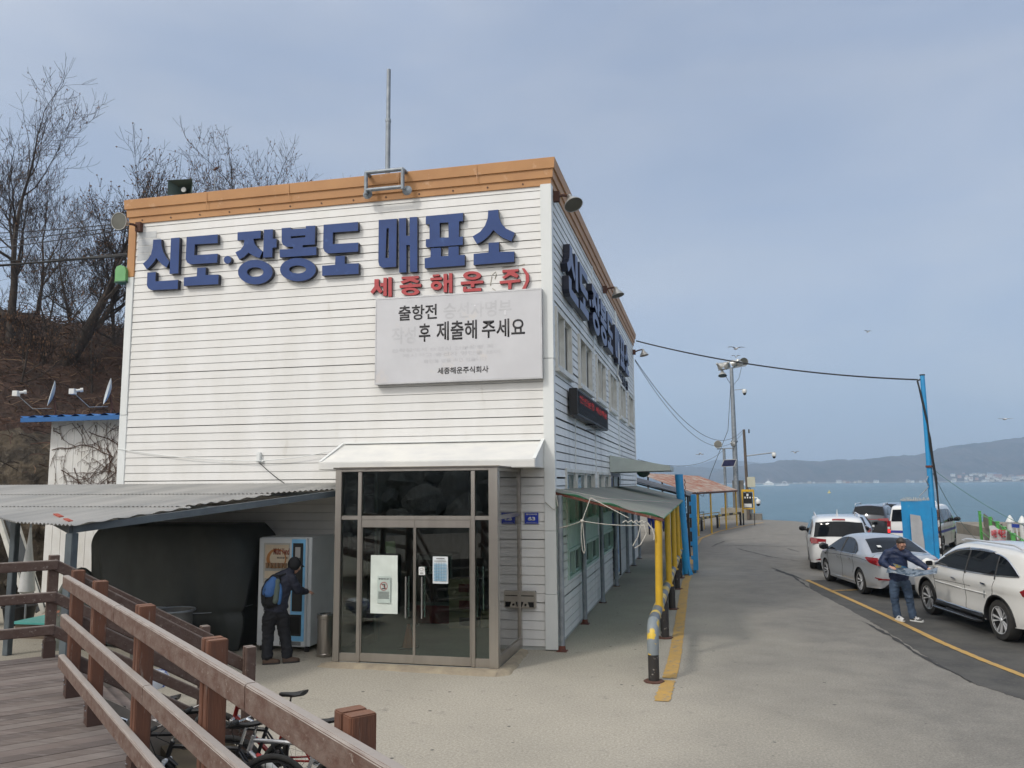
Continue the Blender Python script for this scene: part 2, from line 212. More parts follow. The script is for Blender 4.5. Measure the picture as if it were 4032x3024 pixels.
RED = [('세',[([(-3.51,6.987),(-3.421,6.984),(-3.418,6.854),(-3.341,6.732),(-3.393,6.696),(-3.464,6.776),(-3.544,6.694),(-3.595,6.736),(-3.512,6.842)],[]),([(-3.386,6.897),(-3.324,6.897),(-3.322,7.005),(-3.25,7.002),(-3.251,6.637),(-3.321,6.641),(-3.323,6.83),(-3.385,6.834)],[]),([(-3.218,7.009),(-3.149,7.004),(-3.145,6.612),(-3.214,6.616)],[])]),('종',[([(-2.942,6.997),(-2.59,6.993),(-2.589,6.946),(-2.678,6.94),(-2.576,6.894),(-2.613,6.85),(-2.761,6.901),(-2.927,6.858),(-2.965,6.905),(-2.817,6.949),(-2.941,6.949)],[]),([(-2.794,6.858),(-2.733,6.858),(-2.732,6.833),(-2.535,6.832),(-2.539,6.774),(-2.979,6.777),(-2.983,6.831),(-2.793,6.831)],[]),([(-2.575,6.678),(-2.579,6.661),(-2.593,6.646),(-2.615,6.633),(-2.644,6.623),(-2.678,6.616),(-2.717,6.612),(-2.758,6.613),(-2.8,6.618),(-2.839,6.626),(-2.874,6.637),(-2.903,6.651),(-2.926,6.667),(-2.94,6.684),(-2.944,6.702),(-2.94,6.718),(-2.926,6.734),(-2.904,6.747),(-2.875,6.757),(-2.84,6.764),(-2.801,6.767),(-2.76,6.767),(-2.718,6.762),(-2.679,6.754),(-2.644,6.742),(-2.615,6.728),(-2.593,6.712),(-2.579,6.695)],[[(-2.667,6.684),(-2.674,6.672),(-2.694,6.663),(-2.723,6.658),(-2.759,6.658),(-2.794,6.662),(-2.824,6.671),(-2.844,6.683),(-2.852,6.696),(-2.845,6.707),(-2.825,6.717),(-2.795,6.722),(-2.759,6.722),(-2.724,6.717),(-2.694,6.708),(-2.674,6.697)]])]),('해',[([(-2.302,6.998),(-2.165,6.998),(-2.165,6.959),(-2.301,6.957)],[]),([(-2.351,6.936),(-2.115,6.934),(-2.115,6.884),(-2.35,6.886)],[]),([(-2.115,6.769),(-2.118,6.75),(-2.126,6.732),(-2.139,6.717),(-2.157,6.704),(-2.179,6.695),(-2.202,6.69),(-2.227,6.69),(-2.253,6.693),(-2.276,6.701),(-2.298,6.713),(-2.316,6.728),(-2.329,6.745),(-2.338,6.764),(-2.341,6.784),(-2.338,6.803),(-2.33,6.821),(-2.316,6.837),(-2.298,6.849),(-2.277,6.858),(-2.253,6.863),(-2.228,6.863),(-2.203,6.86),(-2.179,6.852),(-2.158,6.84),(-2.14,6.825),(-2.126,6.808),(-2.118,6.789)],[[(-2.182,6.774),(-2.186,6.762),(-2.195,6.752),(-2.21,6.746),(-2.228,6.745),(-2.245,6.748),(-2.26,6.756),(-2.27,6.767),(-2.273,6.779),(-2.27,6.791),(-2.26,6.801),(-2.245,6.807),(-2.228,6.808),(-2.21,6.805),(-2.196,6.797),(-2.186,6.786)]]),([(-2.083,6.997),(-2.01,6.996),(-2.01,6.868),(-1.97,6.869),(-1.971,7.002),(-1.905,7.001),(-1.905,6.614),(-1.97,6.619),(-1.97,6.813),(-2.01,6.812),(-2.01,6.63),(-2.078,6.634)],[])]),('운',[([(-1.329,6.914),(-1.333,6.896),(-1.347,6.879),(-1.368,6.864),(-1.396,6.853),(-1.43,6.845),(-1.467,6.841),(-1.507,6.842),(-1.547,6.847),(-1.584,6.855),(-1.618,6.868),(-1.647,6.883),(-1.668,6.9),(-1.681,6.919),(-1.686,6.938),(-1.681,6.957),(-1.668,6.974),(-1.647,6.989),(-1.618,7.0),(-1.584,7.008),(-1.546,7.011),(-1.507,7.011),(-1.467,7.006),(-1.429,6.997),(-1.396,6.985),(-1.367,6.969),(-1.346,6.952),(-1.333,6.933)],[[(-1.414,6.92),(-1.421,6.907),(-1.441,6.897),(-1.471,6.891),(-1.507,6.891),(-1.542,6.896),(-1.573,6.906),(-1.593,6.919),(-1.6,6.933),(-1.593,6.946),(-1.572,6.956),(-1.542,6.961),(-1.507,6.961),(-1.471,6.956),(-1.441,6.947),(-1.421,6.934)]]),([(-1.734,6.818),(-1.285,6.815),(-1.285,6.762),(-1.463,6.762),(-1.463,6.697),(-1.534,6.696),(-1.534,6.761),(-1.731,6.76)],[]),([(-1.689,6.715),(-1.623,6.714),(-1.623,6.672),(-1.326,6.674),(-1.326,6.613),(-1.677,6.614),(-1.69,6.627)],[])]),('주',[([(-0.908,6.992),(-0.594,6.991),(-0.595,6.947),(-0.678,6.941),(-0.588,6.869),(-0.627,6.819),(-0.754,6.883),(-0.871,6.818),(-0.915,6.856),(-0.818,6.911),(-0.818,6.94),(-0.909,6.943)],[]),([(-0.962,6.781),(-0.561,6.789),(-0.562,6.737),(-0.732,6.731),(-0.737,6.61),(-0.799,6.61),(-0.798,6.73),(-0.959,6.728)],[])]),(')',[([(-0.53,7.0),(-0.478,6.996),(-0.393,6.873),(-0.391,6.751),(-0.465,6.592),(-0.53,6.597),(-0.455,6.738),(-0.457,6.86)],[])])]
# ================================================================ SETTING
def struct(o): o['kind'] = 'structure'; return o
def slab(poly, z0, z1, name, m, **k):
    b = MB(); b.prism(poly, lambda u, v, d: (u, v, d), z0, z1); return b.build(name, m, **k)
M['concrete'] = mat('worn_concrete', (.42, .385, .32), .9, c2=(.345, .318, .265), ns=.35, nr=(.3, .7), c3=(.25, .235, .20), n3=3.5, r3=(.60, .72), bump=.004, bs=60)
def speck(m, scale, thr, dark):
    t = m.node_tree; b = t.nodes['Principled BSDF']; src = b.inputs['Base Color'].links[0].from_socket
    v = t.nodes.new('ShaderNodeTexVoronoi'); v.inputs['Scale'].default_value = scale; tcn = t.nodes['Texture Coordinate']
    t.links.new(tcn.outputs['Object'], v.inputs[0])
    r = t.nodes.new('ShaderNodeMapRange'); r.inputs[1].default_value = thr; r.inputs[2].default_value = thr*1.6; t.links.new(v.outputs['Distance'], r.inputs[0])
    x = t.nodes.new('ShaderNodeMix'); x.data_type = 'RGBA'; x.inputs[6].default_value = dark+(1,); t.links.new(r.outputs[0], x.inputs[0]); t.links.new(src, x.inputs[7]); t.links.new(x.outputs[2], b.inputs['Base Color'])
    n = t.nodes.new('ShaderNodeTexNoise'); n.inputs['Scale'].default_value = 34; n.inputs['Detail'].default_value = 9; n.inputs['Roughness'].default_value = .85; t.links.new(tcn.outputs['Object'], n.inputs[0])
    r2 = t.nodes.new('ShaderNodeMapRange'); r2.inputs[1].default_value = .3; r2.inputs[2].default_value = .7; r2.inputs[3].default_value = .70; r2.inputs[4].default_value = 1.24; t.links.new(n.outputs['Fac'], r2.inputs[0])
    y = t.nodes.new('ShaderNodeMix'); y.data_type = 'RGBA'; y.blend_type = 'MULTIPLY'; y.inputs[0].default_value = 1; t.links.new(x.outputs[2], y.inputs[6]); t.links.new(r2.outputs[0], y.inputs[7]); t.links.new(y.outputs[2], b.inputs['Base Color'])
M['concrete'].node_tree.nodes['Principled BSDF']
def ground_blend(m):      # the concrete apron wears into grey asphalt toward the road
    t = m.node_tree; b = t.nodes['Principled BSDF']; src = b.inputs['Base Color'].links[0].from_socket; tcn = t.nodes['Texture Coordinate']
    s_ = t.nodes.new('ShaderNodeSeparateXYZ'); t.links.new(tcn.outputs['Object'], s_.inputs[0])
    n = t.nodes.new('ShaderNodeTexNoise'); n.inputs['Scale'].default_value = .45; n.inputs['Detail'].default_value = 7; t.links.new(tcn.outputs['Object'], n.inputs[0])
    a = t.nodes.new('ShaderNodeMath'); a.operation = 'MULTIPLY_ADD'; a.inputs[1].default_value = .30; a.inputs[2].default_value = -1.0; t.links.new(s_.outputs[0], a.inputs[0])
    a1 = t.nodes.new('ShaderNodeMath'); a1.operation = 'MULTIPLY_ADD'; a1.inputs[1].default_value = .035; t.links.new(s_.outputs[1], a1.inputs[0]); t.links.new(a.outputs[0], a1.inputs[2])
    a2 = t.nodes.new('ShaderNodeMath'); a2.operation = 'MULTIPLY_ADD'; a2.inputs[1].default_value = 1.6; t.links.new(n.outputs['Fac'], a2.inputs[0]); t.links.new(a1.outputs[0], a2.inputs[2])
    r = t.nodes.new('ShaderNodeMapRange'); r.inputs[1].default_value = .1; r.inputs[2].default_value = 1.4; t.links.new(a2.outputs[0], r.inputs[0])
    n2 = t.nodes.new('ShaderNodeTexNoise'); n2.inputs['Scale'].default_value = 1.9; n2.inputs['Detail'].default_value = 9; n2.inputs['Roughness'].default_value = .7; t.links.new(tcn.outputs['Object'], n2.inputs[0])
    c = t.nodes.new('ShaderNodeMix'); c.data_type = 'RGBA'; c.inputs[6].default_value = (.228, .215, .19, 1); c.inputs[7].default_value = (.172, .162, .145, 1); r3 = t.nodes.new('ShaderNodeMapRange'); r3.inputs[1].default_value = .35; r3.inputs[2].default_value = .65; t.links.new(n2.outputs['Fac'], r3.inputs[0]); t.links.new(r3.outputs[0], c.inputs[0])
    x = t.nodes.new('ShaderNodeMix'); x.data_type = 'RGBA'; t.links.new(src, x.inputs[6]); t.links.new(c.outputs[2], x.inputs[7]); t.links.new(r.outputs[0], x.inputs[0]); t.links.new(x.outputs[2], b.inputs['Base Color'])
ground_blend(M['concrete'])
speck(M['concrete'], 2.1, .04, (.10, .095, .085)); speck(M['concrete'], 7.3, .045, (.22, .21, .19))
M['newasphalt'] = mat('dark_new_asphalt', (.050, .049, .047), .85, c2=(.085, .082, .075), ns=1.6, c3=(.12, .115, .10), n3=14, r3=(.55, .8), bump=.004, bs=110)
QE = [(-9, 130), (-4, 80), (2.2, 62), (4.3, 56.5), (6.6, 53.4), (9.2, 50.4), (10.1, 47.2), (13, 43), (16.2, 37.3), (17.0, 31.7), (18.5, 26), (23, 17), (27, 2), (34, -22), (60, -70), (60, -160), (-220, -160), (-220, 130)]
struct(slab(QE, -6, 0, 'quay_ground', M['concrete'], smooth=30))
dk = [(5.62, 11.6), (5.45, 9.6), (5.62, 8), (5.97, 4.8), (6.1, 2.96), (6.26, .03), (6.42, -1.2), (6.78, -2.0), (7.4, -3.4), (8.6, -5.2), (25, -5.2), (24.5, 4), (14, 11.8), (9, 12.6)]
dk2 = []
for i, p in enumerate(dk):
    q = dk[(i+1) % len(dk)]; n = 22 if i < 9 else 4
    for k in range(n):
        t = k/n; j = .022 if i < 9 else 0
        dk2.append((p[0]+(q[0]-p[0])*t+random.uniform(-j, j), p[1]+(q[1]-p[1])*t+random.uniform(-j, j)))
struct(slab(dk2, .001, .005, 'parking_strip', M['newasphalt']))
def ribbon(pts, w0, z, name, m, jit=0, taper=False, sub=10):
    b = MB(); P = []
    for i in range(len(pts)-1):
        for k in range(sub): t = k/sub; P.append((pts[i][0]+(pts[i+1][0]-pts[i][0])*t, pts[i][1]+(pts[i+1][1]-pts[i][1])*t))
    P.append(pts[-1]); vs = []; n = len(P)
    for i, p in enumerate(P):
        a = P[max(i-1, 0)]; c = P[min(i+1, n-1)]; d = Vector((c[0]-a[0], c[1]-a[1])).normalized(); nn = Vector((-d.y, d.x))
        hw = w0/2*(min(1, 4*min(i, n-1-i)/n+.15) if taper else 1); j1, j2 = random.uniform(-jit, jit), random.uniform(-jit, jit)
        vs += [(p[0]+nn.x*(hw+j1), p[1]+nn.y*(hw+j1), z), (p[0]-nn.x*(hw+j2), p[1]-nn.y*(hw+j2), z)]
    b.add(vs, [(2*i, 2*i+1, 2*i+3, 2*i+2) for i in range(n-1)]); return b.build(name, m)
M['roadyellow'] = mat('worn_yellow_road_paint', (.50, .30, .075), .8, c2=(.40, .26, .09), ns=4, c3=(.24, .21, .16), n3=7, r3=(.55, .64))
struct(ribbon([(2.06, -1.7), (2.09, 0), (2.08, 2.5), (2.06, 6), (2.04, 10.5), (2.10, 12.3)], .21, .0085, 'yellow_line', M['roadyellow'], .008, sub=24))
struct(ribbon([(2.02, -3.05), (2.05, -1.85)], .21, .0085, 'yellow_line', M['roadyellow'], .02, sub=14))
struct(ribbon([(2.12, 16), (2.15, 23), (2.42, 30), (3.45, 36.6), (5.3, 43.4), (6.8, 48)], .14, .0085, 'yellow_line', M['roadyellow'], .01, sub=16))
struct(ribbon([(5.6, 11.6), (6.0, 8.6), (6.48, 4.95), (6.80, 2.0), (7.05, .5), (7.4, -1.1), (8.0, -3.0)], .13, .0135, 'yellow_line', M['roadyellow'], .006, sub=24))
struct(ribbon([(5.9, 9.2), (6.9, 9.55)], .10, .0135, 'yellow_line', M['roadyellow'], .02))
M['crack'] = plain('bitumen_sealed_crack', (.035, .034, .033), .8)
for pl in ([(5.85, 4.2), (6.05, 2.6), (6.14, .8), (6.4, -1.1)], [(2.9, 24.2), (3.1, 25.6), (3.6, 28.2), (4.4, 29.4), (5.6, 30.6)], [(3.2, 24.9), (4.2, 25.2), (5.7, 25.0), (7.2, 25.3)], [(4.0, 24.0), (4.2, 22.8), (4.7, 21.0), (5.1, 19.6), (6.0, 17.8)], [(6.2, 23.8), (6.5, 21.8)],
           [(4.85, 15.2), (5.1, 13.9), (5.35, 12.8), (5.5, 11.5)], [(4.9, 14.4), (5.3, 12.6), (5.42, 9.8)], [(8.2, 30.4), (12.0, 29.3)], [(6, 33.5), (9.5, 34.5)]):
    struct(ribbon(pl, .07, .0065, 'sealed_crack', M['crack'], .03, True))
M['wet'] = mat('damp_patch', (.10, .09, .075), .7, c2=(.13, .12, .1), ns=4)
# damp stain on the concrete near the ramp
stain = [(1.9+.75*cos(a)*(1+.2*sin(3*a)), -9.6+.38*sin(a)*(1+.25*cos(2*a))) for a in [2*pi*i/26 for i in range(26)]]
struct(slab(stain, .001, .003, 'damp_stain', M['wet']))
# ---------------------------------------------------------------- sea
m = bpy.data.materials.new('sea_water'); m.use_nodes = True; t = m.node_tree; b = t.nodes['Principled BSDF']
b.inputs['Base Color'].default_value = (.05, .14, .155, 1); b.inputs['Roughness'].default_value = .22; b.inputs['IOR'].default_value = 1.33
tn = t.nodes.new('ShaderNodeTexCoord'); mm = t.nodes.new('ShaderNodeMapping'); mm.inputs['Scale'].default_value = (1, .55, 1); mm.inputs['Rotation'].default_value = (0, 0, .3); t.links.new(tn.outputs['Object'], mm.inputs[0])
n1 = t.nodes.new('ShaderNodeTexNoise'); n1.inputs['Scale'].default_value = .55; n1.inputs['Detail'].default_value = 6; n1.inputs['Roughness'].default_value = .62; t.links.new(mm.outputs[0], n1.inputs[0])
bp = t.nodes.new('ShaderNodeBump'); bp.inputs['Distance'].default_value = .9; bp.inputs['Strength'].default_value = 1; t.links.new(n1.outputs['Fac'], bp.inputs['Height']); t.links.new(bp.outputs[0], b.inputs['Normal'])
n2 = t.nodes.new('ShaderNodeTexNoise'); n2.inputs['Scale'].default_value = .012; n2.inputs['Detail'].default_value = 5; t.links.new(mm.outputs[0], n2.inputs[0])
n3 = t.nodes.new('ShaderNodeTexNoise'); n3.inputs['Scale'].default_value = .16; n3.inputs['Detail'].default_value = 7; n3.inputs['Roughness'].default_value = .7; t.links.new(mm.outputs[0], n3.inputs[0]); ma3 = t.nodes.new('ShaderNodeMath'); ma3.operation = 'MULTIPLY_ADD'; ma3.inputs[1].default_value = 2.2; ma3.inputs[2].default_value = -.6; t.links.new(n3.outputs['Fac'], ma3.inputs[0]); mb3 = t.nodes.new('ShaderNodeMath'); mb3.operation = 'MULTIPLY'; mb3.use_clamp = True; t.links.new(ma3.outputs[0], mb3.inputs[0]); t.links.new(n2.outputs['Fac'], mb3.inputs[1])
x = t.nodes.new('ShaderNodeMix'); x.data_type = 'RGBA'; x.inputs[6].default_value = (.018, .082, .115, 1); x.inputs[7].default_value = (.095, .205, .245, 1)
t.links.new(mb3.outputs[0], x.inputs[0]); t.links.new(x.outputs[2], b.inputs['Base Color']); M['sea'] = m
b = MB(); b.box(-3000, 5600, -400, 5600, -5, -3.0); struct(b.build('sea', M['sea']))
# ---------------------------------------------------------------- hillside on the left with rock foot
M['rock'] = mat('brown_rock', (.115, .09, .062), .95, c2=(.045, .036, .027), ns=1.6, nr=(.42, .58), c3=(.20, .17, .13), n3=4, r3=(.58, .7), bump=.15, bs=4)
M['soil'] = mat('brown_soil_and_litter', (.085, .048, .034), .95, c2=(.042, .026, .019), ns=2.5, c3=(.10, .068, .042), n3=5, r3=(.58, .7), bump=.12, bs=7)
foot = [(-30, -34), (-21, -9), (-18.3, -2), (-16.3, 3.2), (-14.9, 6.3), (-11.8, 7.6), (-10.9, 13), (-10.4, 22), (-4.5, 25), (-4, 40), (-6, 75)]
def footdist(x, y):
    best = 1e9; sg = 1
    for (ax, ay), (bx, by) in zip(foot, foot[1:]):
        dx, dy = bx-ax, by-ay; q = max(0, min(1, ((x-ax)*dx+(y-ay)*dy)/(dx*dx+dy*dy))); d = math.hypot(x-ax-q*dx, y-ay-q*dy)
        if d < best: best = d; sg = 1 if dx*(y-ay)-dy*(x-ax) > 0 else -1
    return best*sg
from mathutils import noise as mnoise
def hillz(x, y):
    s = footdist(x, y)
    if s <= -.6: return -1
    n = mnoise.noise((x*.5, y*.5, 0))*.9+mnoise.noise((x*1.7, y*1.7, 3))*.35
    prof = [(-.6, -.6), (0, 0), (.5, 1.6), (1.0, 3.3), (1.9, 4.5), (4, 6.2), (7, 8.6), (9, 9.4), (16, 10.2), (40, 12), (90, 13.5)]
    for (a, za), (c, zc) in zip(prof, prof[1:]):
        if s <= c: z = za+(zc-za)*(s-a)/(c-a); break
    else: z = 13
    return z+n*min(1, max(s, 0)*.6)*(.55 if s > 2 else .8)
b = MB(); nx, ny = 230, 250; X0, X1, Y0, Y1 = -62, -3, -36, 78; vs = []
xs = [X1-(X1-X0)*(i/nx)**1.0 for i in range(nx+1)]; ys = [Y0+(Y1-Y0)*(j/ny) for j in range(ny+1)]
for j in range(ny+1):
    for i in range(nx+1):
        jx = mnoise.noise((xs[i]*2, ys[j]*2, 9))*.15; vs.append((xs[i]+jx, ys[j], hillz(xs[i], ys[j])))
fs = []; mi = []
for j in range(ny):
    for i in range(nx):
        a = j*(nx+1)+i; q = (a, a+nx+1, a+nx+2, a+1)
        if max(vs[k][2] for k in q) > -.9: fs.append(q); mi.append(0 if max(vs[k][2] for k in q) < 4.9 else 1)
b.v = vs; b.f = fs; b.mi = mi; hill = b.build('hillside', [M['rock'], M['soil']], fix=False, smooth=60); struct(hill)
# rocky embankment on the landward side behind the photographer
M['stone'] = mat('grey_rubble_stone', (.34, .32, .29), .9, c2=(.14, .13, .12), ns=2.2, c3=(.5, .47, .42), n3=5, r3=(.55, .7), bump=.1, bs=6)
b = MB(); random.seed(3)
for k in range(420):
    u = random.uniform(-32, 26); h = random.uniform(0, 1); s = random.uniform(.6, 1.5); cx, cy, cz = u, -22.5-6*h+random.uniform(-.4, .4), 5.2*h
    R = Matrix.Rotation(random.uniform(0, 6), 3, Vector((random.random(), random.random(), 1)).normalized()); pv = []
    for a in range(5):
        for c in range(8):
            th = pi*(a+.5)/5; ph = 2*pi*c/8; rr = s*random.uniform(.8, 1.1); p = R@Vector((rr*sin(th)*cos(ph), rr*sin(th)*sin(ph)*.8, rr*cos(th)*.55)); pv.append((cx+p.x, cy+p.y, cz+p.z))
    b.add(pv, [(a*8+c, a*8+(c+1) % 8, (a+1)*8+(c+1) % 8, (a+1)*8+c) for a in range(4) for c in range(8)]+[tuple(range(8))[::-1], tuple(range(32, 40))])
b.box(-40, 32, -60, -25.5, -.5, 4.6); struct(b.build('rubble_embankment', M['stone'], smooth=30))
# ---------------------------------------------------------------- far islands across the water
M['farhill'] = mat('distant_wooded_hill', (.060, .055, .060), .95, c2=(.025, .032, .035), ns=.012, nr=(.42, .6), c3=(.11, .09, .085), n3=.05, r3=(.5, .65))
def island(name, D, pts, depth, seed, m, bump=6):
    # pts: (lateral fraction, height above the sea in m) at distance D; ridge with a front slope
    b = MB(); n = 220; K = 7; vs = []; rnd = random.Random(seed)
    for i in range(n+1):
        q = i/n*(len(pts)-1); a = min(int(q), len(pts)-2); f = q-a; f2 = f*f*(3-2*f)*.5+f*.5
        lat = (pts[a][0]*(1-f)+pts[a+1][0]*f)*D; h = pts[a][1]*(1-f2)+pts[a+1][1]*f2
        for k in range(K+1):
            t = k/K; x, y = W2(lat*(1+.0*t), D+t*depth); hh = h*sin(pi/2*t)**.8
            hh += (mnoise.noise((lat*.006, t*3, seed))*.12*h+mnoise.noise((lat*.045, t*9, seed))*bump)*(t > 0)+rnd.uniform(-1, 1)*bump*.35*(t > 0)
            vs.append((x, y, -3.4+max(hh, .3)))
        x, y = W2(lat, D+depth*1.6); vs.append((x, y, -4))
    K2 = K+2; b.add(vs, [(i*K2+k, i*K2+k+1, (i+1)*K2+k+1, (i+1)*K2+k) for i in range(n) for k in range(K2-1)]); o = b.build(name, m, smooth=80); struct(o); return o
# heights were measured as angles above the waterline and turned into metres at each distance
def hts(D, l): return [((px-2016)/3178.6, (1906-.0082*(px-2016)-py)/3178.6*D+6) for px, py in l]
island('far_island', 4200, hts(5000, [(2300, 1850), (2430, 1846), (2537, 1843), (2580, 1835), (2650, 1840), (2720, 1850), (2800, 1842), (2900, 1826), (2990, 1812), (3080, 1808), (3150, 1818), (3260, 1840), (3500, 1850), (4200, 1850)]), 900, 5, M['farhill'], 5)
island('far_island', 3300, hts(3600, [(2560, 1896), (2614, 1868), (2680, 1846), (2737, 1834), (2800, 1832), (2880, 1838), (2960, 1852), (3060, 1862), (3200, 1885), (3300, 1897)]), 500, 9, M['farhill'], 5)
island('far_island', 2600, hts(2900, [(2830, 1897), (2870, 1878), (2960, 1852), (3040, 1834), (3110, 1820), (3170, 1817), (3230, 1810), (3260, 1807), (3400, 1810), (3500, 1806), (3660, 1802), (3700, 1799), (3800, 1790), (3850, 1786), (3930, 1774), (3980, 1764), (4032, 1750), (4150, 1730), (4400, 1710), (4800, 1740), (5400, 1800)]), 420, 13, M['farhill'], 5)
# low shore flats and sea wall at the foot of the islands
M['shore'] = plain('pale_shore', (.30, .28, .25), .9)
b = MB()
for i in range(60):
    l0 = (2700-2016+i*38)/3178.6; p = W2(l0*2560, 2560); q = W2((l0+.012)*2560, 2560); p2 = W2(l0*2560, 2630); q2 = W2((l0+.012)*2560, 2630); h = 1.2+random.random()*.8
    b.add([(p[0], p[1], -3.2), (q[0], q[1], -3.2), (q2[0], q2[1], -3.2), (p2[0], p2[1], -3.2), (p[0], p[1], -3+h), (q[0], q[1], -3+h), (q2[0], q2[1], -3+h+2), (p2[0], p2[1], -3+h+2)], [(0, 1, 5, 4), (4, 5, 6, 7), (1, 2, 6, 5), (2, 3, 7, 6), (3, 0, 4, 7)])
struct(b.build('far_shore', M['shore']))
# ================================================================ TICKET OFFICE BUILDING
BL, BW, BH = 9.18, 18.6, 8.72
M['siding'] = mat('white_vinyl_siding', (.755, .75, .735), .42, c2=(.69, .68, .65), ns=1.6, stretch=(1, 1, .30), c3=(.46, .42, .35), n3=3.2, r3=(.64, .86))
M['sidingside'] = mat('weathered_white_siding', (.80, .81, .80), .45, c2=(.72, .73, .72), ns=1.3, stretch=(1, 1, .3), c3=(.42, .43, .41), n3=.9, r3=(.55, .80))
M['trim'] = mat('white_corner_trim', (.74, .76, .75), .4, c2=(.66, .68, .67), ns=2, stretch=(1, 1, .3))
M['fascia'] = mat('ochre_painted_fascia', (.50, .255, .10), .5, c2=(.43, .21, .08), ns=1.2, c3=(.62, .40, .25), n3=3, r3=(.62, .75))
M['inner'] = mat('interior_wall', (.48, .49, .47), .9, c2=(.40, .41, .39))
bld = thing('ticket_office', 'large white clad ticket office with an ochre roof edge and blue raised lettering', 'building')
PITCH = .1601; ROW0 = 8.8403
def siding(rowz, u0, u1, z0, z1, holes, P, gk=1.):   # boards with a shadow gap; P(u,out,z)->point
    b = MB(); k = 0
    us = sorted({u0, u1, *[h[0] for h in holes], *[h[1] for h in holes]}); us = [u for u in us if u0 <= u <= u1]
    zt = rowz+PITCH
    while zt > z0:
        a, c = max(zt-PITCH, z0), min(zt, z1); zt -= PITCH; k += 1; jit_ = random.uniform(-.0015, .0015); rowgap = (.016 if k % 7 == 2 else .009)*gk
        if c-a < .02: continue
        for ua, ub in zip(us, us[1:]):
            seg = [(a, c)]
            for h in holes:
                if h[0] < (ua+ub)/2 < h[1]:
                    ns = []
                    for s0, s1 in seg:
                        if h[3] <= s0 or h[2] >= s1: ns.append((s0, s1)); continue
                        if h[2] > s0: ns.append((s0, h[2]))
                        if h[3] < s1: ns.append((h[3], s1))
                    seg = ns
            for s0, s1 in seg:
                g = rowgap if s1 >= c-1e-6 else 0
                if s1-s0 < .02: continue
                vs = [P(u, o, z) for u in (ua, ub) for o, z in ((0, s0), (.024+jit_, s0), (.015, s1-g), (0.0, s1-g), (0.0, s1))]
                b.add(vs, [(0, 1, 6, 5), (1, 2, 7, 6), (2, 3, 8, 7), (3, 4, 9, 8)])
    return b
FH = [(-3.42, -.62, -.1, 3.25)]
siding(ROW0-PITCH, -BL+.13, -.14, .07, BH, FH, lambda u, o, z: (u, -o, z)).build('front_cladding', M['siding'], bld, fix=False)
# windows on the side wall: (y0,y1,z0,z1)
UP = [(.30, 2.12), (3.24, 5.35), (6.3, 8.25), (9.3, 11.2), (12.3, 14.25), (15.5, 17.6)]
SH = [(a, c, 5.12, 6.32) for a, c in UP]+[(1.25, 5.6, 2.1, 3.25), (1.35, 3.05, 1.07, 2.1), (3.68, 5.98, 1.07, 2.1), (6.2, 9.1, 2.1, 3.25), (6.86, 9.3, 1.07, 2.1), (9.34, 11.75, .05, 3.25), ]
siding(ROW0-PITCH, .1, BW-.06, .07, BH, SH, lambda u, o, z: (o, u, z), 2.1).build('side_cladding', M['sidingside'], bld, fix=False)
b = MB()                                                   # sheathing behind the boards, with the openings left out
def wall_rects(u0, u1, z0, z1, holes):
    us = sorted({u0, u1, *[h[0] for h in holes], *[h[1] for h in holes]}); out = []
    for ua, ub in zip(us, us[1:]):
        seg = [(z0, z1)]
        for h in holes:
            if h[0] < (ua+ub)/2 < h[1]:
                ns = []
                for s0, s1 in seg:
                    if h[3] <= s0 or h[2] >= s1: ns.append((s0, s1)); continue
                    if h[2] > s0: ns.append((s0, h[2]))
                    if h[3] < s1: ns.append((h[3], s1))
                seg = ns
        out += [(ua, ub, s0, s1) for s0, s1 in seg]
    return out
for ua, ub, s0, s1 in wall_rects(-BL, 0, 0, BH, FH): b.box(ua, ub, .0, .15, s0, s1)
for ua, ub, s0, s1 in wall_rects(.15, BW, 0, BH, SH): b.box(-.15, .0, ua, ub, s0, s1)
b.box(-BL, 0, BW, BW+.15, 0, BH); b.box(-BL, -BL+.15, .15, BW, 0, BH)
b.build('wall', M['inner'], bld)
siding(ROW0-PITCH, .1, BW, .07, BH, [], lambda u, o, z: (-BL-o, u, z)).build('rear_cladding', M['sidingside'], bld, fix=False)
b = MB(); b.box(-BL+.16, -.16, .16, BW-.01, 8.5, 8.6); b.box(-BL+.16, -.16, .16, BW-.01, 3.6, 3.75); b.build('roof', M['galv'], bld)
# corner posts in lengths, slightly out of line like the real trim
for nm, x0, x1, y0, y1, cuts in (('corner_trim', -.16, .045, -.045, .12, [0.02, 2.02, 2.06, 5.25, 5.26, 8.72]),):
    b = MB()
    for i, (z0, z1) in enumerate([(.02, .98), (.985, 2.10), (2.105, 5.26), (5.265, 8.71)]):
        j = (.012, .004, .0, .006)[i]; b.box(x0-j, x1+j, y0-j, y1, z0, z1)
    b.build(nm, M['trim'], bld, bevel=.006)
b = MB(); b.box(-BL-.05, -BL+.13, -.04, .1, .02, 4.45); b.box(-BL-.045, -BL+.125, -.045, .1, 4.455, 7.42); b.build('corner_trim', M['trim'], bld, bevel=.006)
b = MB(); b.box(-BL-.05, -BL+.13, -.05, .1, 7.425, 8.7); b.build('corner_trim', M['fascia'], bld, bevel=.006)['label'] = 'ochre upper corner trim'
b = MB()
for y in (5.95, 12.0): b.box(.005, .04, y-.06, y+.06, 2.9, BH)
b.box(.005, .04, BW-.1, BW, .1, BH); b.build('batten', M['trim'], bld)
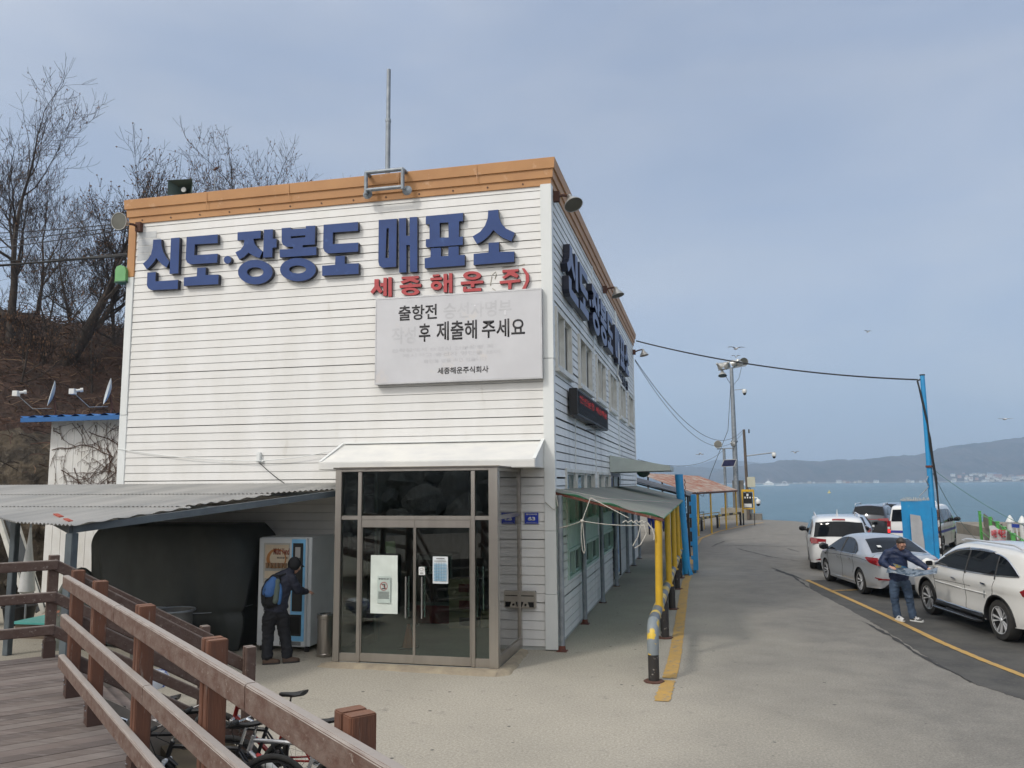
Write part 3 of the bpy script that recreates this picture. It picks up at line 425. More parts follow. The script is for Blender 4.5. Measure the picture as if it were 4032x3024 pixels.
# stepped ochre fascia all round
prof = [(.0, 8.60), (.05, 8.60), (.055, 8.73), (.085, 8.74), (.095, 8.90), (.125, 8.91), (.14, 9.11), (.10, 9.13), (-.12, 9.13)]
def ring(o): return [(-BL-o, -o), (o, -o), (o, BW+.15+o), (-BL-o, BW+.15+o)]
b = MB(); vs = []
for o, z in prof: vs += [(x, y, z) for x, y in ring(o)]
b.add(vs, [(i*4+j, i*4+(j+1) % 4, (i+1)*4+(j+1) % 4, (i+1)*4+j) for i in range(len(prof)-1) for j in range(4)])
for x in (-7.3, -5.4, -3.0, -1.4): b.box(x, x+.012, -.147, -.14, 8.74, 9.11)
b.build('fascia', M['fascia'], bld)
b = MB()
for i in range(13): b.tube([(-8.9+i*.7, -.05, 8.66), (-8.9+i*.7, -.062, 8.66)], .018, 8)
b.build('rivet_row', plain('rusty_rivets', (.10, .05, .03), .7), bld)
# raised lettering: each syllable is a sign letter
M['blue'] = mat('blue_sign_acrylic', (.022, .058, .20), .35, c2=(.018, .048, .17), ns=2.5, spec=.35, c3=(.035, .08, .24), n3=4, r3=(.62, .7))
M['bluedark'] = plain('dark_blue_letter_edge', (.008, .010, .028), .4)
M['red'] = mat('faded_red_sign_acrylic', (.47, .055, .06), .4, c2=(.40, .05, .055), ns=5)
M['reddark'] = plain('red_letter_edge', (.16, .02, .022), .5)
names = {'신': 'first syllable, far left', '도': 'wide syllable', 'dot': 'round dot between words', '장': 'syllable with a ring below', '봉': 'second syllable with a ring below', '매': 'tall narrow double bar syllable', '표': 'syllable with a square window', '소': 'last syllable, peaked'}
sg = thing('building_sign', 'big blue raised letters across the front of the white building above the red row', 'sign', (-4.7, -.1, 7.6))
def sgn(parent, data, fmap, d0, d1, m1, m2, nm='letter'):
    for n, parts in data:
        b = MB()
        for outer, holes in parts: b.prism(outer, fmap, d0, d1, 0, 1, holes)
        o = b.build(nm, [m1, m2]); o.parent = parent; o.matrix_parent_inverse = Matrix.Translation(parent.location).inverted() if parent.rotation_euler.z == 0 else parent.matrix_world.inverted()
sgn(sg, BLUE, lambda u, v, d: (u, -d, v), .03, .125, M['blue'], M['bluedark'])
sg = thing('building_sign', 'row of smaller red raised letters with a closing bracket above the grey notice board', 'sign', (-2, -.1, 6.8))
sgn(sg, RED, lambda u, v, d: (u, -d, v), .022, .085, M['red'], M['reddark'])
sg = thing('building_sign', 'blue raised letters along the shaded side wall over the upper windows', 'sign', (.1, 7.8, 7.3))
sgn(sg, BLUE, lambda u, v, d: (d, .95+(u+8.777)*1.7, 6.72+(v-7.06)*1.0), .03, .17, M['blue'], M['bluedark'])
sg = thing('building_sign', 'small dark letters low at the far end of the side wall lettering', 'sign', (.1, 13.4, 6.5))
sgn(sg, RED, lambda u, v, d: (d, 11.7+(u+3.595)*1.03, 6.33+(v-6.61)*.75), .03, .10, M['bluedark'], M['bluedark'])
# grey notice board
nb = thing('notice_board', 'large pale grey board with black Korean text on the front wall', 'notice board', (-1.78, 0, 4.9))
def loc(o, p): o.parent = p; o.matrix_parent_inverse = Matrix.Translation(p.location).inverted(); return o
M['board'] = mat('pale_grey_board', (.60, .60, .62), .5, c2=(.55, .55, .57), ns=1.5, c3=(.62, .58, .55), n3=2, r3=(.6, .75))
b = MB(); b.box(-3.43, -.15, -.17, -.03, 4.89, 6.56); loc(b.build('panel', M['board'], bevel=.008), nb)
b = MB()
for x0, x1, z0, z1 in ((-3.44, -.14, 6.545, 6.575), (-3.44, -.14, 4.875, 4.905), (-3.44, -3.42, 4.905, 6.545), (-.16, -.14, 4.905, 6.545)): b.box(x0, x1, -.176, -.02, z0, z1)
loc(b.build('frame', plain('aluminium_frame', (.55, .55, .56), .4, .5)), nb)
M['ghost'] = plain('faded_lettering', (.565, .565, .585), .5)
fb = lambda u, v, d: (u, -.1715-d, v)
def bt(s, px0, px1, py0, py1, m=None, bold=.016, sp=1.0):   # position on the board measured in board fractions
    X = lambda f: -3.43+f*3.28; Z = lambda f: 6.56-f*1.67
    loc(text(s, X(px0), X(px1), Z(py1), Z(py0), fb, m or M['text'], 'lettering', None, 0 if m else .003, bold, sp), nb)
bt('출항전', .142, .380, .098, .275); bt('후', .270, .340, .322, .535); bt('제출해', .378, .622, .310, .530); bt('주세요', .652, .905, .318, .528)
bt('승선자명부', .42, .83, .10, .285, M['ghost'], .02); bt('작성', .10, .25, .35, .55, M['ghost'], .02)
bt('세종해운주식회사', .385, .690, .842, .918, None, .014, 1.0)
for i, (x0, x1, y) in enumerate([(.10, .72, .60), (.17, .76, .665), (.30, .68, .74)]): bt(['선착장에서 승선시 신분증을 꼭', '제시하고 승선자 명단을 보여', '확인을 받을 수도 있습니다'][i], x0, x1, y, y+.045, M['ghost'], .01)
# scraped traces of the missing bracket
b = MB()
for x0, z0, x1, z1 in ((-1.12, 6.93, -1.05, 6.98), (-1.13, 6.90, -1.16, 6.72), (-1.04, 6.95, -1.07, 6.84), (-1.12, 6.66, -1.04, 6.60), (-.93, 7.05, -.66, 7.07), (-.62, 7.07, -.48, 7.09), (-.5, 6.95, -.42, 6.9)):
    b.beam((x0, -.024, z0), (x1, -.024, z1), .012, .012)
b.build('glue_marks', plain('dried_glue', (.36, .33, .27), .8), bld)
# roof canopies of folded white sheet
M['canopy'] = mat('white_painted_sheet', (.62, .62, .605), .4, c2=(.72, .71, .67), ns=2, c3=(.45, .38, .28), n3=2.5, r3=(.68, .8))
can = thing('entrance_canopy', 'sloping white sheet metal canopy over the glass entrance', 'canopy', (-2, 0, 3.3))
b = MB(); y1 = -1.0
P = [(-4.15, -.022, 3.74), (-.16, -.022, 3.74), (-.13, y1, 3.37), (-4.175, y1, 3.37)]; low = [(p[0], p[1], 3.232) for p in P]
b.add(P+low, [(0, 1, 2, 3), (7, 6, 5, 4), (3, 2, 6, 7), (0, 3, 7, 4), (1, 5, 6, 2), (0, 4, 5, 1)])
loc(b.build('sheet', M['canopy'], bevel=.012), can)
b = MB(); b.beam((-4.13, -.05, 3.765), (-4.15, y1+.02, 3.385), .05, .012); b.beam((-.17, -.05, 3.765), (-.15, y1+.02, 3.385), .06, .014); b.beam((-4.1, -.05, 3.755), (-.16, -.05, 3.755), .06, .015)
loc(b.build('flashing', M['trim']), can)
b = MB(); b.box(-3.75, -.75, y1-.012, y1-.002, 3.228, 3.275); loc(b.build('mortar_streak', mat('dirty_sealant', (.38, .34, .27), .9, c2=(.25, .21, .16), ns=9)), can)
can = thing('side_canopy', 'small white wedge shaped canopy on the side wall near its far end', 'canopy', (0, 9.1, 3.2))
b = MB(); b.prism([(.03, 3.27), (1.75, 3.30), (1.75, 3.43), (.03, 3.76)], lambda u, v, d: (u, d, v), 9.05, 11.9); loc(b.build('sheet', mat('pale_green_grey_sheet', (.50, .56, .52), .5, c2=(.42, .47, .44), ns=2), bevel=.01), can)
b = MB(); b.lathe([(0, -.16), (.12, -.13), (.19, -.05), (.2, 0), (.0, 0)], 20, Matrix.Translation((.95, 9.6, 3.27))); loc(b.build('globe_lamp', plain('dark_green_globe', (.05, .09, .07), .2), smooth=40), can)
# ---------------------------------------------------------------- side wall windows
M['frame'] = mat('white_window_frame', (.70, .70, .66), .45, c2=(.58, .57, .52), ns=3, c3=(.38, .34, .28), n3=5, r3=(.66, .8))
M['pane'] = plain('dark_window_pane', (.03, .035, .04), .04)
M['tealpane'] = mat('blue_green_window_pane', (.055, .12, .125), .05, c2=(.035, .09, .10), ns=1.5)
M['mesh'] = plain('insect_screen', (.10, .095, .085), .9)
M['greencast'] = mat('green_light_cast_frame', (.46, .60, .54), .5, c2=(.38, .51, .46), ns=3, c3=(.40, .46, .40), n3=5, r3=(.6, .75))  # green cast of the light under the awning, put into the frame colour
def window(y0, y1, z0, z1, lights, fw=.07, dep=.05, mul=(), pane='pane', screen=None, fm_='frame'):
    b = MB(); x1 = dep
    b.box(-.1, x1, y0, y1, z0, z0+fw); b.box(-.1, x1, y0, y1, z1-fw, z1); b.box(-.1, x1, y0, y0+fw, z0+fw, z1-fw); b.box(-.1, x1, y1-fw, y1, z0+fw, z1-fw)
    for a in mul: b.box(-.1, x1-.012, a-fw*.4, a+fw*.4, z0+fw, z1-fw)
    o = b.build('window', M[fm_], bld); prev = y0+fw
    for i, a in enumerate(list(mul)+[y1-fw]):
        p0, p1 = prev, a-fw*.4 if i < len(mul) else y1-fw; prev = a+fw*.4; gx = -.03 if i % 2 else -.06
        MB().box(gx-.01, gx, p0-.01, p1+.01, z0+fw-.01, z1-fw+.01).build('pane', M[screen] if (screen and i % 2) else M[pane], o)
        s = MB(); q = .045
        for (a0, a1, c0, c1) in ((p0, p0+q, z0+fw, z1-fw), (p1-q, p1, z0+fw, z1-fw), (p0+q, p1-q, z0+fw, z0+fw+q), (p0+q, p1-q, z1-fw-q, z1-fw)): s.box(gx-.005, gx+.025, a0, a1, c0, c1)
        s.build('sash', M[fm_], o)
    return o
for i, (a, c) in enumerate(UP):
    o = window(a, c, 5.12, 6.32, 2, .09, .07, ((a+c)/2,), 'pane', 'mesh'); MB().box(0, .11, a-.04, c+.04, 5.07, 5.12).build('sill', M['frame'], o)
window(1.25, 5.6, 2.10, 3.25, 3, .07, .05, (2.75, 4.15), 'tealpane'); window(6.2, 9.1, 2.10, 3.25, 2, .07, .05, (7.65,), 'tealpane')
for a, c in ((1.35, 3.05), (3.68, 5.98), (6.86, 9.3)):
    MB().box(-.08, .032, a, c, 1.66, 2.1).build('infill_panel', M['greencast'], bld)
    window(a, c, 1.07, 1.66, 2, .06, .055, ((a+c)/2,), 'pane', None, 'greencast')
    window(a, c, 2.10, 2.70, 2, .06, .062, ((a+c)/2,), 'pane', None, 'greencast')
b = MB(); b.box(-.08, .02, 9.34, 9.44, .05, 3.25); b.box(-.08, .02, 11.65, 11.75, .05, 3.25); b.box(-.08, .02, 9.44, 11.65, 3.15, 3.25); d = b.build('door', plain('dark_bronze_frame', (.06, .05, .045), .4), bld)
MB().box(-.06, -.04, 9.44, 10.5, .1, 3.15).build('pane', M['pane'], d); MB().box(-.045, -.02, 10.5, 11.65, .1, 3.15).build('leaf', M['frame'], d)
MB().box(-.038, -.032, 9.7, 10.3, 2.85, 3.1).build('poster', plain('blue_poster', (.09, .14, .35), .5), d)
MB().box(.024, .05, 10.05, 10.95, .25, 1.65).build('notice_panel', mat('pale_blue_notice', (.45, .55, .62), .5, c2=(.12, .25, .5), ns=4, nr=(.5, .55)), bld)
b = MB()
for i, (x0, x1) in enumerate(((-9.0, -8.55), (-9.0, -8.45), (-9.0, -8.62), (-9.0, -8.7))): b.box(x0, x1, -.0265, -.025, 8.26-i*.16, 8.40-i*.16)
b.build('repair_patch', mat('grey_filler', (.48, .50, .52), .7, c2=(.60, .61, .61), ns=4), bld)
# exterior conduits and stains on the side wall
b = MB(); b.tube([(.06, 2.4, 4.35), (.05, 2.4, 3.0)], .012, 6); b.build('conduit', M['trim'], bld, smooth=40); b = MB(); b.tube([(.07, 11.2, 8.5), (.13, 11.1, 7.6), (.17, 11.0, 7.0), (.10, 11.2, 6.4), (.25, 10.9, 6.1)], .03, 8); b.build('conduit', M['trim'], bld, smooth=40)
# ---------------------------------------------------------------- red LED message board
led = thing('led_sign', 'long black LED message board with red characters on the side wall', 'sign', (.1, 4.3, 4.4))
b = MB(); b.box(.06, .23, 1.6, 7.0, 4.34, 4.89); loc(b.build('case', M['black'], bevel=.01), led)
b = MB()
for i in range(15): b.box(.232, .252, 1.68, 6.92, 4.39+i*.031, 4.398+i*.031)
loc(b.build('louvre', M['black']), led)
M['ledred'] = mat('red_led', (.4, .02, .02), .5, emit=(1, .05, .04, .55))
o = text('안전운항 세종해운', 1.95, 6.8, 4.63, 4.79, lambda u, v, d: (.2335+d, u, v), M['ledred'], 'led_lettering', None, .002, .01); loc(o, led)
b = MB(); b.box(.0, .26, 4.2, 4.3, 4.30, 4.33); b.beam((.02, 4.3, 4.2), (.24, 6.2, 4.32), .02, .02); loc(b.build('bracket', M['black']), led)
# ---------------------------------------------------------------- plates and boxes on the front wall
pl = thing('address_plate', 'blue house number plate 63 on the cladding right of the entrance', 'sign', (-.4, 0, 2.2))
b = MB(); b.box(-.545, -.262, -.036, -.02, 2.215, 2.445); loc(b.build('border', M['whitepaint'], bevel=.008), pl)
M['platebl'] = plain('blue_plate', (.02, .05, .42), .35); b = MB(); b.box(-.53, -.277, -.04, -.035, 2.23, 2.43); loc(b.build('panel', M['platebl']), pl)
fp = lambda u, v, d: (u, -.0402-d, v)
loc(text('63', -.475, -.335, 2.285, 2.355, fp, M['whitepaint'], 'lettering', None, .002, .05), pl); loc(text('영종해안북로847번길', -.51, -.30, 2.385, 2.415, fp, M['whitepaint'], 'lettering', None, .002, .03), pl)
loc(text('Yeongjonghaeanbuk-ro 847beon-gil', -.50, -.31, 2.243, 2.257, fp, M['whitepaint'], 'lettering', None, .002, .0), pl)
ab = thing('ashtray_box', 'stainless steel ashtray box on the cladding right of the glass entrance', 'ashtray', (-.5, 0, .75))
M['steel'] = mat('brushed_stainless', (.50, .47, .43), .32, .9, c2=(.40, .37, .34), ns=3, stretch=(1, 1, .1))
b = MB(); b.box(-.69, -.33, -.13, -.02, .74, 1.04); loc(b.build('box', M['steel'], bevel=.012), ab)
b = MB(); b.box(-.66, -.36, -.136, -.131, .95, .965); b.prism([(-.66, .76), (-.58, .76), (-.55, .85), (-.66, .85)], lambda u, v, d: (u, -d, v), .132, .136); b.prism([(-.44, .76), (-.36, .76), (-.36, .85), (-.47, .85)], lambda u, v, d: (u, -d, v), .132, .136); b.tube([(-.51, -.13, .80), (-.51, -.15, .80)], .02, 12)
loc(b.build('slots', M['dark']), ab)
b = MB(); b.box(-5.98, -5.90, -.09, -.02, 3.42, 3.62); b.box(-5.90, -5.84, -.06, -.02, 3.42, 3.47); o = b.build('wall_box', M['trim'], bevel=.006); tag(o, 'small white junction box on the front wall above the lean-to roof', 'junction box')
# ---------------------------------------------------------------- glass entrance box
ent = thing('entrance_porch', 'glass entrance porch with brushed steel frame and sliding doors', 'porch', (-2, -1, 0))
XL, XR, YF, YB = -3.42, -.60, -1.85, -.045; ZT = 3.22
b = MB()
def pst(x0, x1, y0, y1, z0=.06, z1=ZT): b.box(x0, x1, y0, y1, z0, z1)
pst(XL, XL+.11, YF, YF+.11); pst(XR-.13, XR+.02, YF, YF+.13)
pst(-3.01, -2.945, YF+.01, YF+.09, .06, ZT-.05); pst(-1.03, -.965, YF+.01, YF+.09, .06, ZT-.05)
b.box(XL+.11, -3.01, YF+.02, YF+.09, 2.375, 2.44); b.box(-2.945, -1.03, YF+.02, YF+.09, 2.375, 2.44); b.box(-.965, XR-.13, YF+.02, YF+.09, 2.375, 2.44)
b.box(XL+.02, XR, YF+.005, YF+.10, ZT-.04, ZT+.0); b.box(XL+.11, -3.01, YF+.02, YF+.09, .06, .20); b.box(-.965, XR-.13, YF+.02, YF+.09, .06, .20)
b.box(XR-.06, XR+.01, YB-.11, YB, .06, ZT); b.box(XR-.05, XR+.005, YF+.13, YB-.11, 2.375, 2.44); b.box(XR-.05, XR+.005, YF+.13, YB-.11, .06, .22); b.box(XR-.05, XR+.005, YF+.13, YB-.11, ZT-.05, ZT)
b.box(XL, XL+.06, YB-.11, YB, .06, ZT); b.box(XL+.005, XL+.05, YF+.11, YB-.11, 2.375, 2.44); b.box(XL+.005, XL+.05, YF+.11, YB-.11, .06, .22); b.box(XL+.005, XL+.05, YF+.11, YB-.11, ZT-.05, ZT)
loc(b.build('frame', M['steel'], bevel=.004), ent)
MB().box(XL-.03, XR+.05, YF-.03, YB, ZT+.002, ZT+.03).build('roof_sheet', plain('dark_sheet', (.10, .09, .08), .5)).name; loc(bpy.data.objects['roof_sheet'], ent)
def pane(x0, x1, y0, y1, z0, z1): loc(MB().box(x0, x1, y0, y1, z0, z1).build('glass_pane', M['shopglass']), ent)
for x0, x1 in ((XL+.11, -3.01), (-2.945, -1.03), (-.965, XR-.13)): pane(x0, x1, YF+.05, YF+.058, 2.44, ZT-.04)
pane(XL+.11, -3.01, YF+.05, YF+.058, .20, 2.375); pane(-.965, XR-.13, YF+.05, YF+.058, .20, 2.375)
for z0, z1 in ((.22, 2.375), (2.44, ZT-.05)): pane(XR-.03, XR-.022, YF+.13, YB-.11, z0, z1); pane(XL+.022, XL+.03, YF+.11, YB-.11, z0, z1)
for x0, x1, yy in ((-2.945, -2.0, YF+.022), (-1.995, -1.035, YF+.015)):
    b = MB(); b.box(x0, x1, yy, yy+.045, 2.25, 2.37); b.box(x0, x1, yy, yy+.045, .075, .21); b.box(x0, x0+.02, yy, yy+.045, .21, 2.25); b.box(x1-.02, x1, yy, yy+.045, .21, 2.25)
    d = b.build('sliding_door', M['steel'], bevel=.003); loc(d, ent); MB().box(x0+.02, x1-.02, yy+.02, yy+.028, .21, 2.25).build('glass_pane', M['shopglass'], d)
    hx = (-2.13 if x0 < -2.5 else -1.85)
    b = MB()
    for dy in (-.05, .09): b.tube([(hx, yy+dy, .80), (hx, yy+dy, 1.46)], .014, 10)
    for z in (.93, 1.33): b.tube([(hx, yy-.05, z), (hx, yy+.09, z)], .008, 8)
    b.build('handle', M['chrome'], d, smooth=40)
b = MB(); b.box(-1.01, -.995, YF+.3, YF+.33, .8, 1.6); b.tube([(-.92, YF+.35, .9), (-.92, YF+.35, 1.6)], .012, 8); loc(b.build('inner_handle', M['chrome']), ent)
# porch base kerb of rough mortar
kb = MB(); random.seed(5)
pts = [(-3.62, -2.02), (-3.1, -2.06), (-2.6, -2.03), (-2.1, -2.08), (-1.5, -2.10), (-.9, -2.13), (-.55, -2.12), (-.36, -1.95), (-.38, -1.3), (-.42, -.7), (-.45, -.12)]
inner = [(-3.42, -1.86), (-3.1, -1.86), (-2.6, -1.86), (-2.1, -1.86), (-1.5, -1.86), (-.9, -1.86), (-.62, -1.86), (-.58, -1.8), (-.58, -1.3), (-.58, -.7), (-.58, -.12)]
vs = []
for i in range(len(pts)-1):
    for k in range(6):
        t = k/6; o = Vector(pts[i]).lerp(Vector(pts[i+1]), t); q = Vector(inner[i]).lerp(Vector(inner[i+1]), t); j = lambda: random.uniform(-.015, .015)
        vs += [(o.x+j(), o.y+j(), 0), (o.x*.75+q.x*.25+j(), o.y*.75+q.y*.25+j(), .045+j()*.6), (q.x, q.y, .062)]
n = len(vs)//3; kb.add(vs, [(3*i+k, 3*i+k+1, 3*i+k+4, 3*i+k+3) for i in range(n-1) for k in range(2)])
tag(kb.build('mortar_kerb', mat('rough_mortar', (.33, .28, .20), .95, c2=(.24, .20, .15), ns=5, bump=.01, bs=20), smooth=60), 'rough mortar kerb round the foot of the glass entrance', 'kerb', kind='structure')
# interior seen through the glass
M['floor'] = mat('grey_floor', (.46, .49, .46), .3, c2=(.34, .37, .35), ns=1)
b = MB(); b.box(-BL+.16, -.16, .16, 9.9, 0, .055); b.box(XL, XR, YF, .15, .0, .058); struct(b.build('indoor_floor', M['floor']))
b = MB(); b.box(-4.6, -4.5, .16, 9.9, .06, 3.5); b.box(-4.5, -.16, 9.9, 10.0, .06, 3.5); b.build('partition', M['inner'], bld)
# notices on the doors
def paper(x0, x1, z0, z1, y, m, lab, cat='notice'):
    t = thing('door_notice', lab, cat, ((x0+x1)/2, y, z0)); b = MB(); n = 8; vs = []
    for j in range(n+1):
        for i in range(n+1):
            u, v = i/n, j/n; vs.append((x0+(x1-x0)*u, y-.006-.006*sin(u*4+v*3)-.012*max(0, u-.85)*6*(v > .5), z0+(z1-z0)*v))
    b.add(vs, [(j*(n+1)+i, j*(n+1)+i+1, (j+1)*(n+1)+i+1, (j+1)*(n+1)+i) for j in range(n) for i in range(n)]); loc(b.build('sheet', m, smooth=60, fix=False), t); return t
M['paper'] = plain('white_paper', (.66, .72, .67), .8)
t = paper(-2.745, -2.27, .86, 1.80, YF-.02, M['paper'], 'large white paper sheet with a red no-entry symbol on the left sliding door')
fy = lambda u, v, d: (u, YF-.046-d, v)
loc(MB().box(-2.615, -2.39, YF-.046, YF-.042, 1.03, 1.46).build('printed_panel', plain('grey_green_print', (.50, .58, .54), .7)), t)
b = MB(); b.prism([(-2.505+.066*cos(2*pi*i/28), 1.30+.07*sin(2*pi*i/28)) for i in range(28)], fy, .001, .003, holes=[[(-2.505+.056*cos(2*pi*i/24), 1.30+.06*sin(2*pi*i/24)) for i in range(24)]]); b.beam((-2.553, YF-.049, 1.345), (-2.457, YF-.049, 1.255), .003, .009)
loc(b.build('red_symbol', plain('red_ink', (.35, .05, .05), .6)), t)
b = MB(); b.box(-2.535, -2.475, YF-.048, YF-.046, 1.255, 1.272); b.box(-2.50, -2.478, YF-.048, YF-.046, 1.275, 1.335); b.box(-2.53, -2.49, YF-.048, YF-.046, 1.325, 1.34)
for i in range(7): b.box(-2.60+.004*(i % 2), -2.405-.006*(i % 3), YF-.048, YF-.046, 1.205-i*.017, 1.212-i*.017)
loc(b.build('print', M['text']), t); loc(text('음식물 취식 금지', -2.595, -2.41, 1.405, 1.432, fy, M['text'], 'lettering', None, .001, .03), t)
t = paper(-1.665, -1.405, 1.36, 1.79, YF-.02, plain('white_paper_timetable', (.68, .72, .74), .8), 'white timetable sheet with blue rows on the right sliding door', 'timetable')
b = MB()
for i in range(12): b.box(-1.645, -1.425, YF-.045, YF-.043, 1.665-i*.0235, 1.677-i*.0235)
loc(b.build('blue_rows', plain('light_blue_ink', (.20, .42, .60), .7)), t); b = MB()
for i in range(1, 5): b.box(-1.645+i*.044, -1.643+i*.044, YF-.047, YF-.0455, 1.41, 1.70)
b.box(-1.60, -1.46, YF-.047, YF-.0455, 1.755, 1.765); b.box(-1.635, -1.43, YF-.047, YF-.0455, 1.715, 1.722); loc(b.build('print', M['text']), t)
t = paper(-1.905, -1.80, 1.49, 1.62, YF-.02, M['whitepaint'], 'small square mask sticker beside the meeting edge of the doors', 'sticker')
b = MB(); b.prism([(-1.885, 1.595), (-1.853, 1.603), (-1.82, 1.595), (-1.82, 1.572), (-1.853, 1.556), (-1.885, 1.572)], fy, .001, .002, holes=[[(-1.881, 1.591), (-1.853, 1.599), (-1.824, 1.591), (-1.824, 1.575), (-1.853, 1.56), (-1.881, 1.575)]]); b.box(-1.875, -1.83, YF-.049, YF-.047, 1.535, 1.540); b.box(-1.88, -1.825, YF-.049, YF-.047, 1.515, 1.522); loc(b.build('print', M['text']), t)
t = paper(-2.64, -2.46, 1.80, 2.0, YF+.35, plain('yellow_paper', (.42, .42, .28), .8), 'yellowish notice hanging behind the glass above the large white sheet')
# ---------------------------------------------------------------- things inside the lobby
M['card'] = mat('brown_cardboard', (.46, .33, .21), .9, c2=(.38, .27, .17)); M['cardred'] = plain('red_print', (.30, .04, .03), .7)
k = 0
for (x, y, z, a, lab) in ((-2.2, 1.7, .058, .02, 'cardboard carton with dark print at the bottom of the lobby stack'), (-2.2, 1.72, .388, -.05, 'cardboard carton with red print in the middle of the lobby stack'), (-2.22, 1.7, .718, .04, 'cardboard carton with red print on top of the lobby stack'), (-1.6, 1.9, .058, .1, 'plain carton on the lobby floor right of the carton stack')):
    c = thing('carton', lab, 'carton', (x, y, z), a, 'cartons in the lobby'); MB().box(-.27, .27, -.2, .2, 0, .32).build('box', M['card'], c, bevel=.006)
    MB().box(-.05, .24, -.205, -.201, .06, .22).build('print', M['cardred'] if k in (1, 2) else M['text'], c); MB().box(-.27, .27, -.03, .03, .3205, .323).build('tape', M['card'], c); k += 1
c = thing('drinks_cooler', 'red and dark drinks cooler with a pale panel behind the left door handle', 'cooler', (-2.85, 1.9, .058))
MB().box(-.42, .42, -.3, .3, .06, .42).build('base', plain('red_enamel', (.25, .01, .012), .3), c, bevel=.01); MB().box(-.42, .42, -.3, .3, .425, 1.45).build('cabinet', plain('grey_cabinet', (.16, .18, .19), .4), c, bevel=.01)
MB().box(-.36, .36, -.315, -.301, .5, 1.35).build('door', M['black'], c, bevel=.01); b = MB()
for sx in (-.36, .36):
    for sy in (-.24, .24): b.lathe([(.0, 0), (.03, 0), (.03, .06), (0, .06)], 10, Matrix.Translation((sx, sy, 0)))
b.build('feet', M['black'], c); text('음료', -.3, .1, 1.05, 1.22, lambda u, v, d: (u, -.316-d, v), M['whitepaint'], 'lettering', c, .002, .02)
c = thing('traffic_cone', 'orange cone standing inside the lobby behind the left door', 'traffic cone', (-2.55, -.6, .058)); MB().box(-.15, .15, -.15, .15, 0, .03).build('base', M['rubber'], c, bevel=.01); MB().lathe([(.11, .03), (.03, .42), (.0, .43)], 16).build('cone_body', plain('orange_plastic', (.6, .12, .03), .5), c, smooth=40)
c = thing('wet_floor_sign', 'yellow folding floor sign inside the porch behind the side pane', 'floor sign', (-.78, -.75, .058)); b = MB(); b.prism([(-.13, 0), (.13, 0), (.07, .55), (-.07, .55)], lambda u, v, d: (u, d-.12+v*.2, v), 0, .01); b.prism([(-.13, 0), (.13, 0), (.07, .55), (-.07, .55)], lambda u, v, d: (u, d+.12-v*.2, v), 0, .01); b.build('panels', plain('yellow_plastic', (.62, .50, .05), .5), c)
MB().lathe([(.0, .55), (.03, .56), (.03, .6), (0, .61)], 10).build('hinge', M['black'], c)
tag(slab([(-.95+.38*cos(a), 1.1+.38*sin(a)) for a in [2*pi*i/24 for i in range(24)]], .0555, .0575, 'floor_sticker', plain('red_floor_sticker', (.35, .05, .04), .5)), 'round red sticker on the lobby floor', 'sticker')
# ================================================================ SIDE ARCADE
def corr(name, m, parent, poly, zf, wav=.075, amp=.012, axis='x', step=.0125, thick=.004):
    # corrugated sheet over a convex polygon (x,y); ridges run across 'axis'
    b = MB(); ia = 0 if axis == 'x' else 1
    lo, hi = min(p[ia] for p in poly), max(p[ia] for p in poly); n = int((hi-lo)/step); cols = []
    for i in range(n+1):
        a = lo+(hi-lo)*i/n; a = min(max(a, lo+1e-4), hi-1e-4); c = []
        for k in range(len(poly)):
            p, q = poly[k], poly[(k+1) % len(poly)]
            if (p[ia]-a)*(q[ia]-a) <= 0 and abs(p[ia]-q[ia]) > 1e-9: t = (a-p[ia])/(q[ia]-p[ia]); c.append(p[1-ia]+(q[1-ia]-p[1-ia])*t)
        if len(c) >= 2: cols.append((a, min(c), max(c)))
    vs = []; K = 6
    for a, c0, c1 in cols:
        for k in range(K+1):
            o = c0+(c1-c0)*k/K; x, y = (a, o) if axis == 'x' else (o, a); vs.append((x, y, zf(x, y)+amp*sin(2*pi*a/wav)))
    n = len(cols); K1 = K+1; fs = [(i*K1+k, (i+1)*K1+k, (i+1)*K1+k+1, i*K1+k+1) for i in range(n-1) for k in range(K)]
    b.add(vs, fs); b.add([(x, y, z-thick) for x, y, z in vs], [f[::-1] for f in fs])
    o = b.build(name, m, fix=False, smooth=50)
    if parent: loc(o, parent)
    return o
M['awn'] = mat('grey_green_corrugated_sheet', (.31, .27, .275), .5, c2=(.24, .205, .21), ns=1.3, c3=(.27, .29, .28), n3=6, r3=(.58, .72), stretch=(.25, 1, 1), trans=(.20, 1.0, .62, .32))
M['rust'] = mat('rusty_red_steel', (.16, .045, .028), .8, c2=(.10, .04, .03), ns=8, c3=(.35, .30, .26), n3=14, r3=(.62, .7))
M['rustroof'] = mat('rusted_roof_sheet', (.26, .085, .045), .85, c2=(.38, .34, .29), ns=2.6, nr=(.46, .55), stretch=(.22, 4.5, 1), c3=(.13, .05, .035), n3=5, r3=(.55, .68))
aw = thing('side_awning', 'grey green corrugated awning along the side wall on yellow pipes, with a rusty front edge', 'awning', (1, 8, 2.3))
ridge = 2.83; eave = 2.375
zf = lambda x, y: ridge+(eave-ridge)*(x-.03)/1.95-.006*max(0, 4-y)*0
corr('sheet', M['awn'], aw, [(.025, -.02), (2.0, -.62), (2.0, 16.6), (.025, 18.3)], zf, .20, .022, 'y', .02)
b = MB(); b.beam((.03, .02, 2.78), (1.99, -.58, 2.325), .05, .045); loc(b.build('front_edge', M['rust']), aw)
b = MB(); b.beam((1.93, -.5, 2.335), (1.93, 16.6, 2.335), .04, .05)
for y in (1.0, 2.8, 4.6, 6.2, 9.3, 12.6, 15): b.beam((.05, y, 2.765), (1.95, y-.1, 2.33), .035, .05)
loc(b.build('purlin', M['galv']), aw)
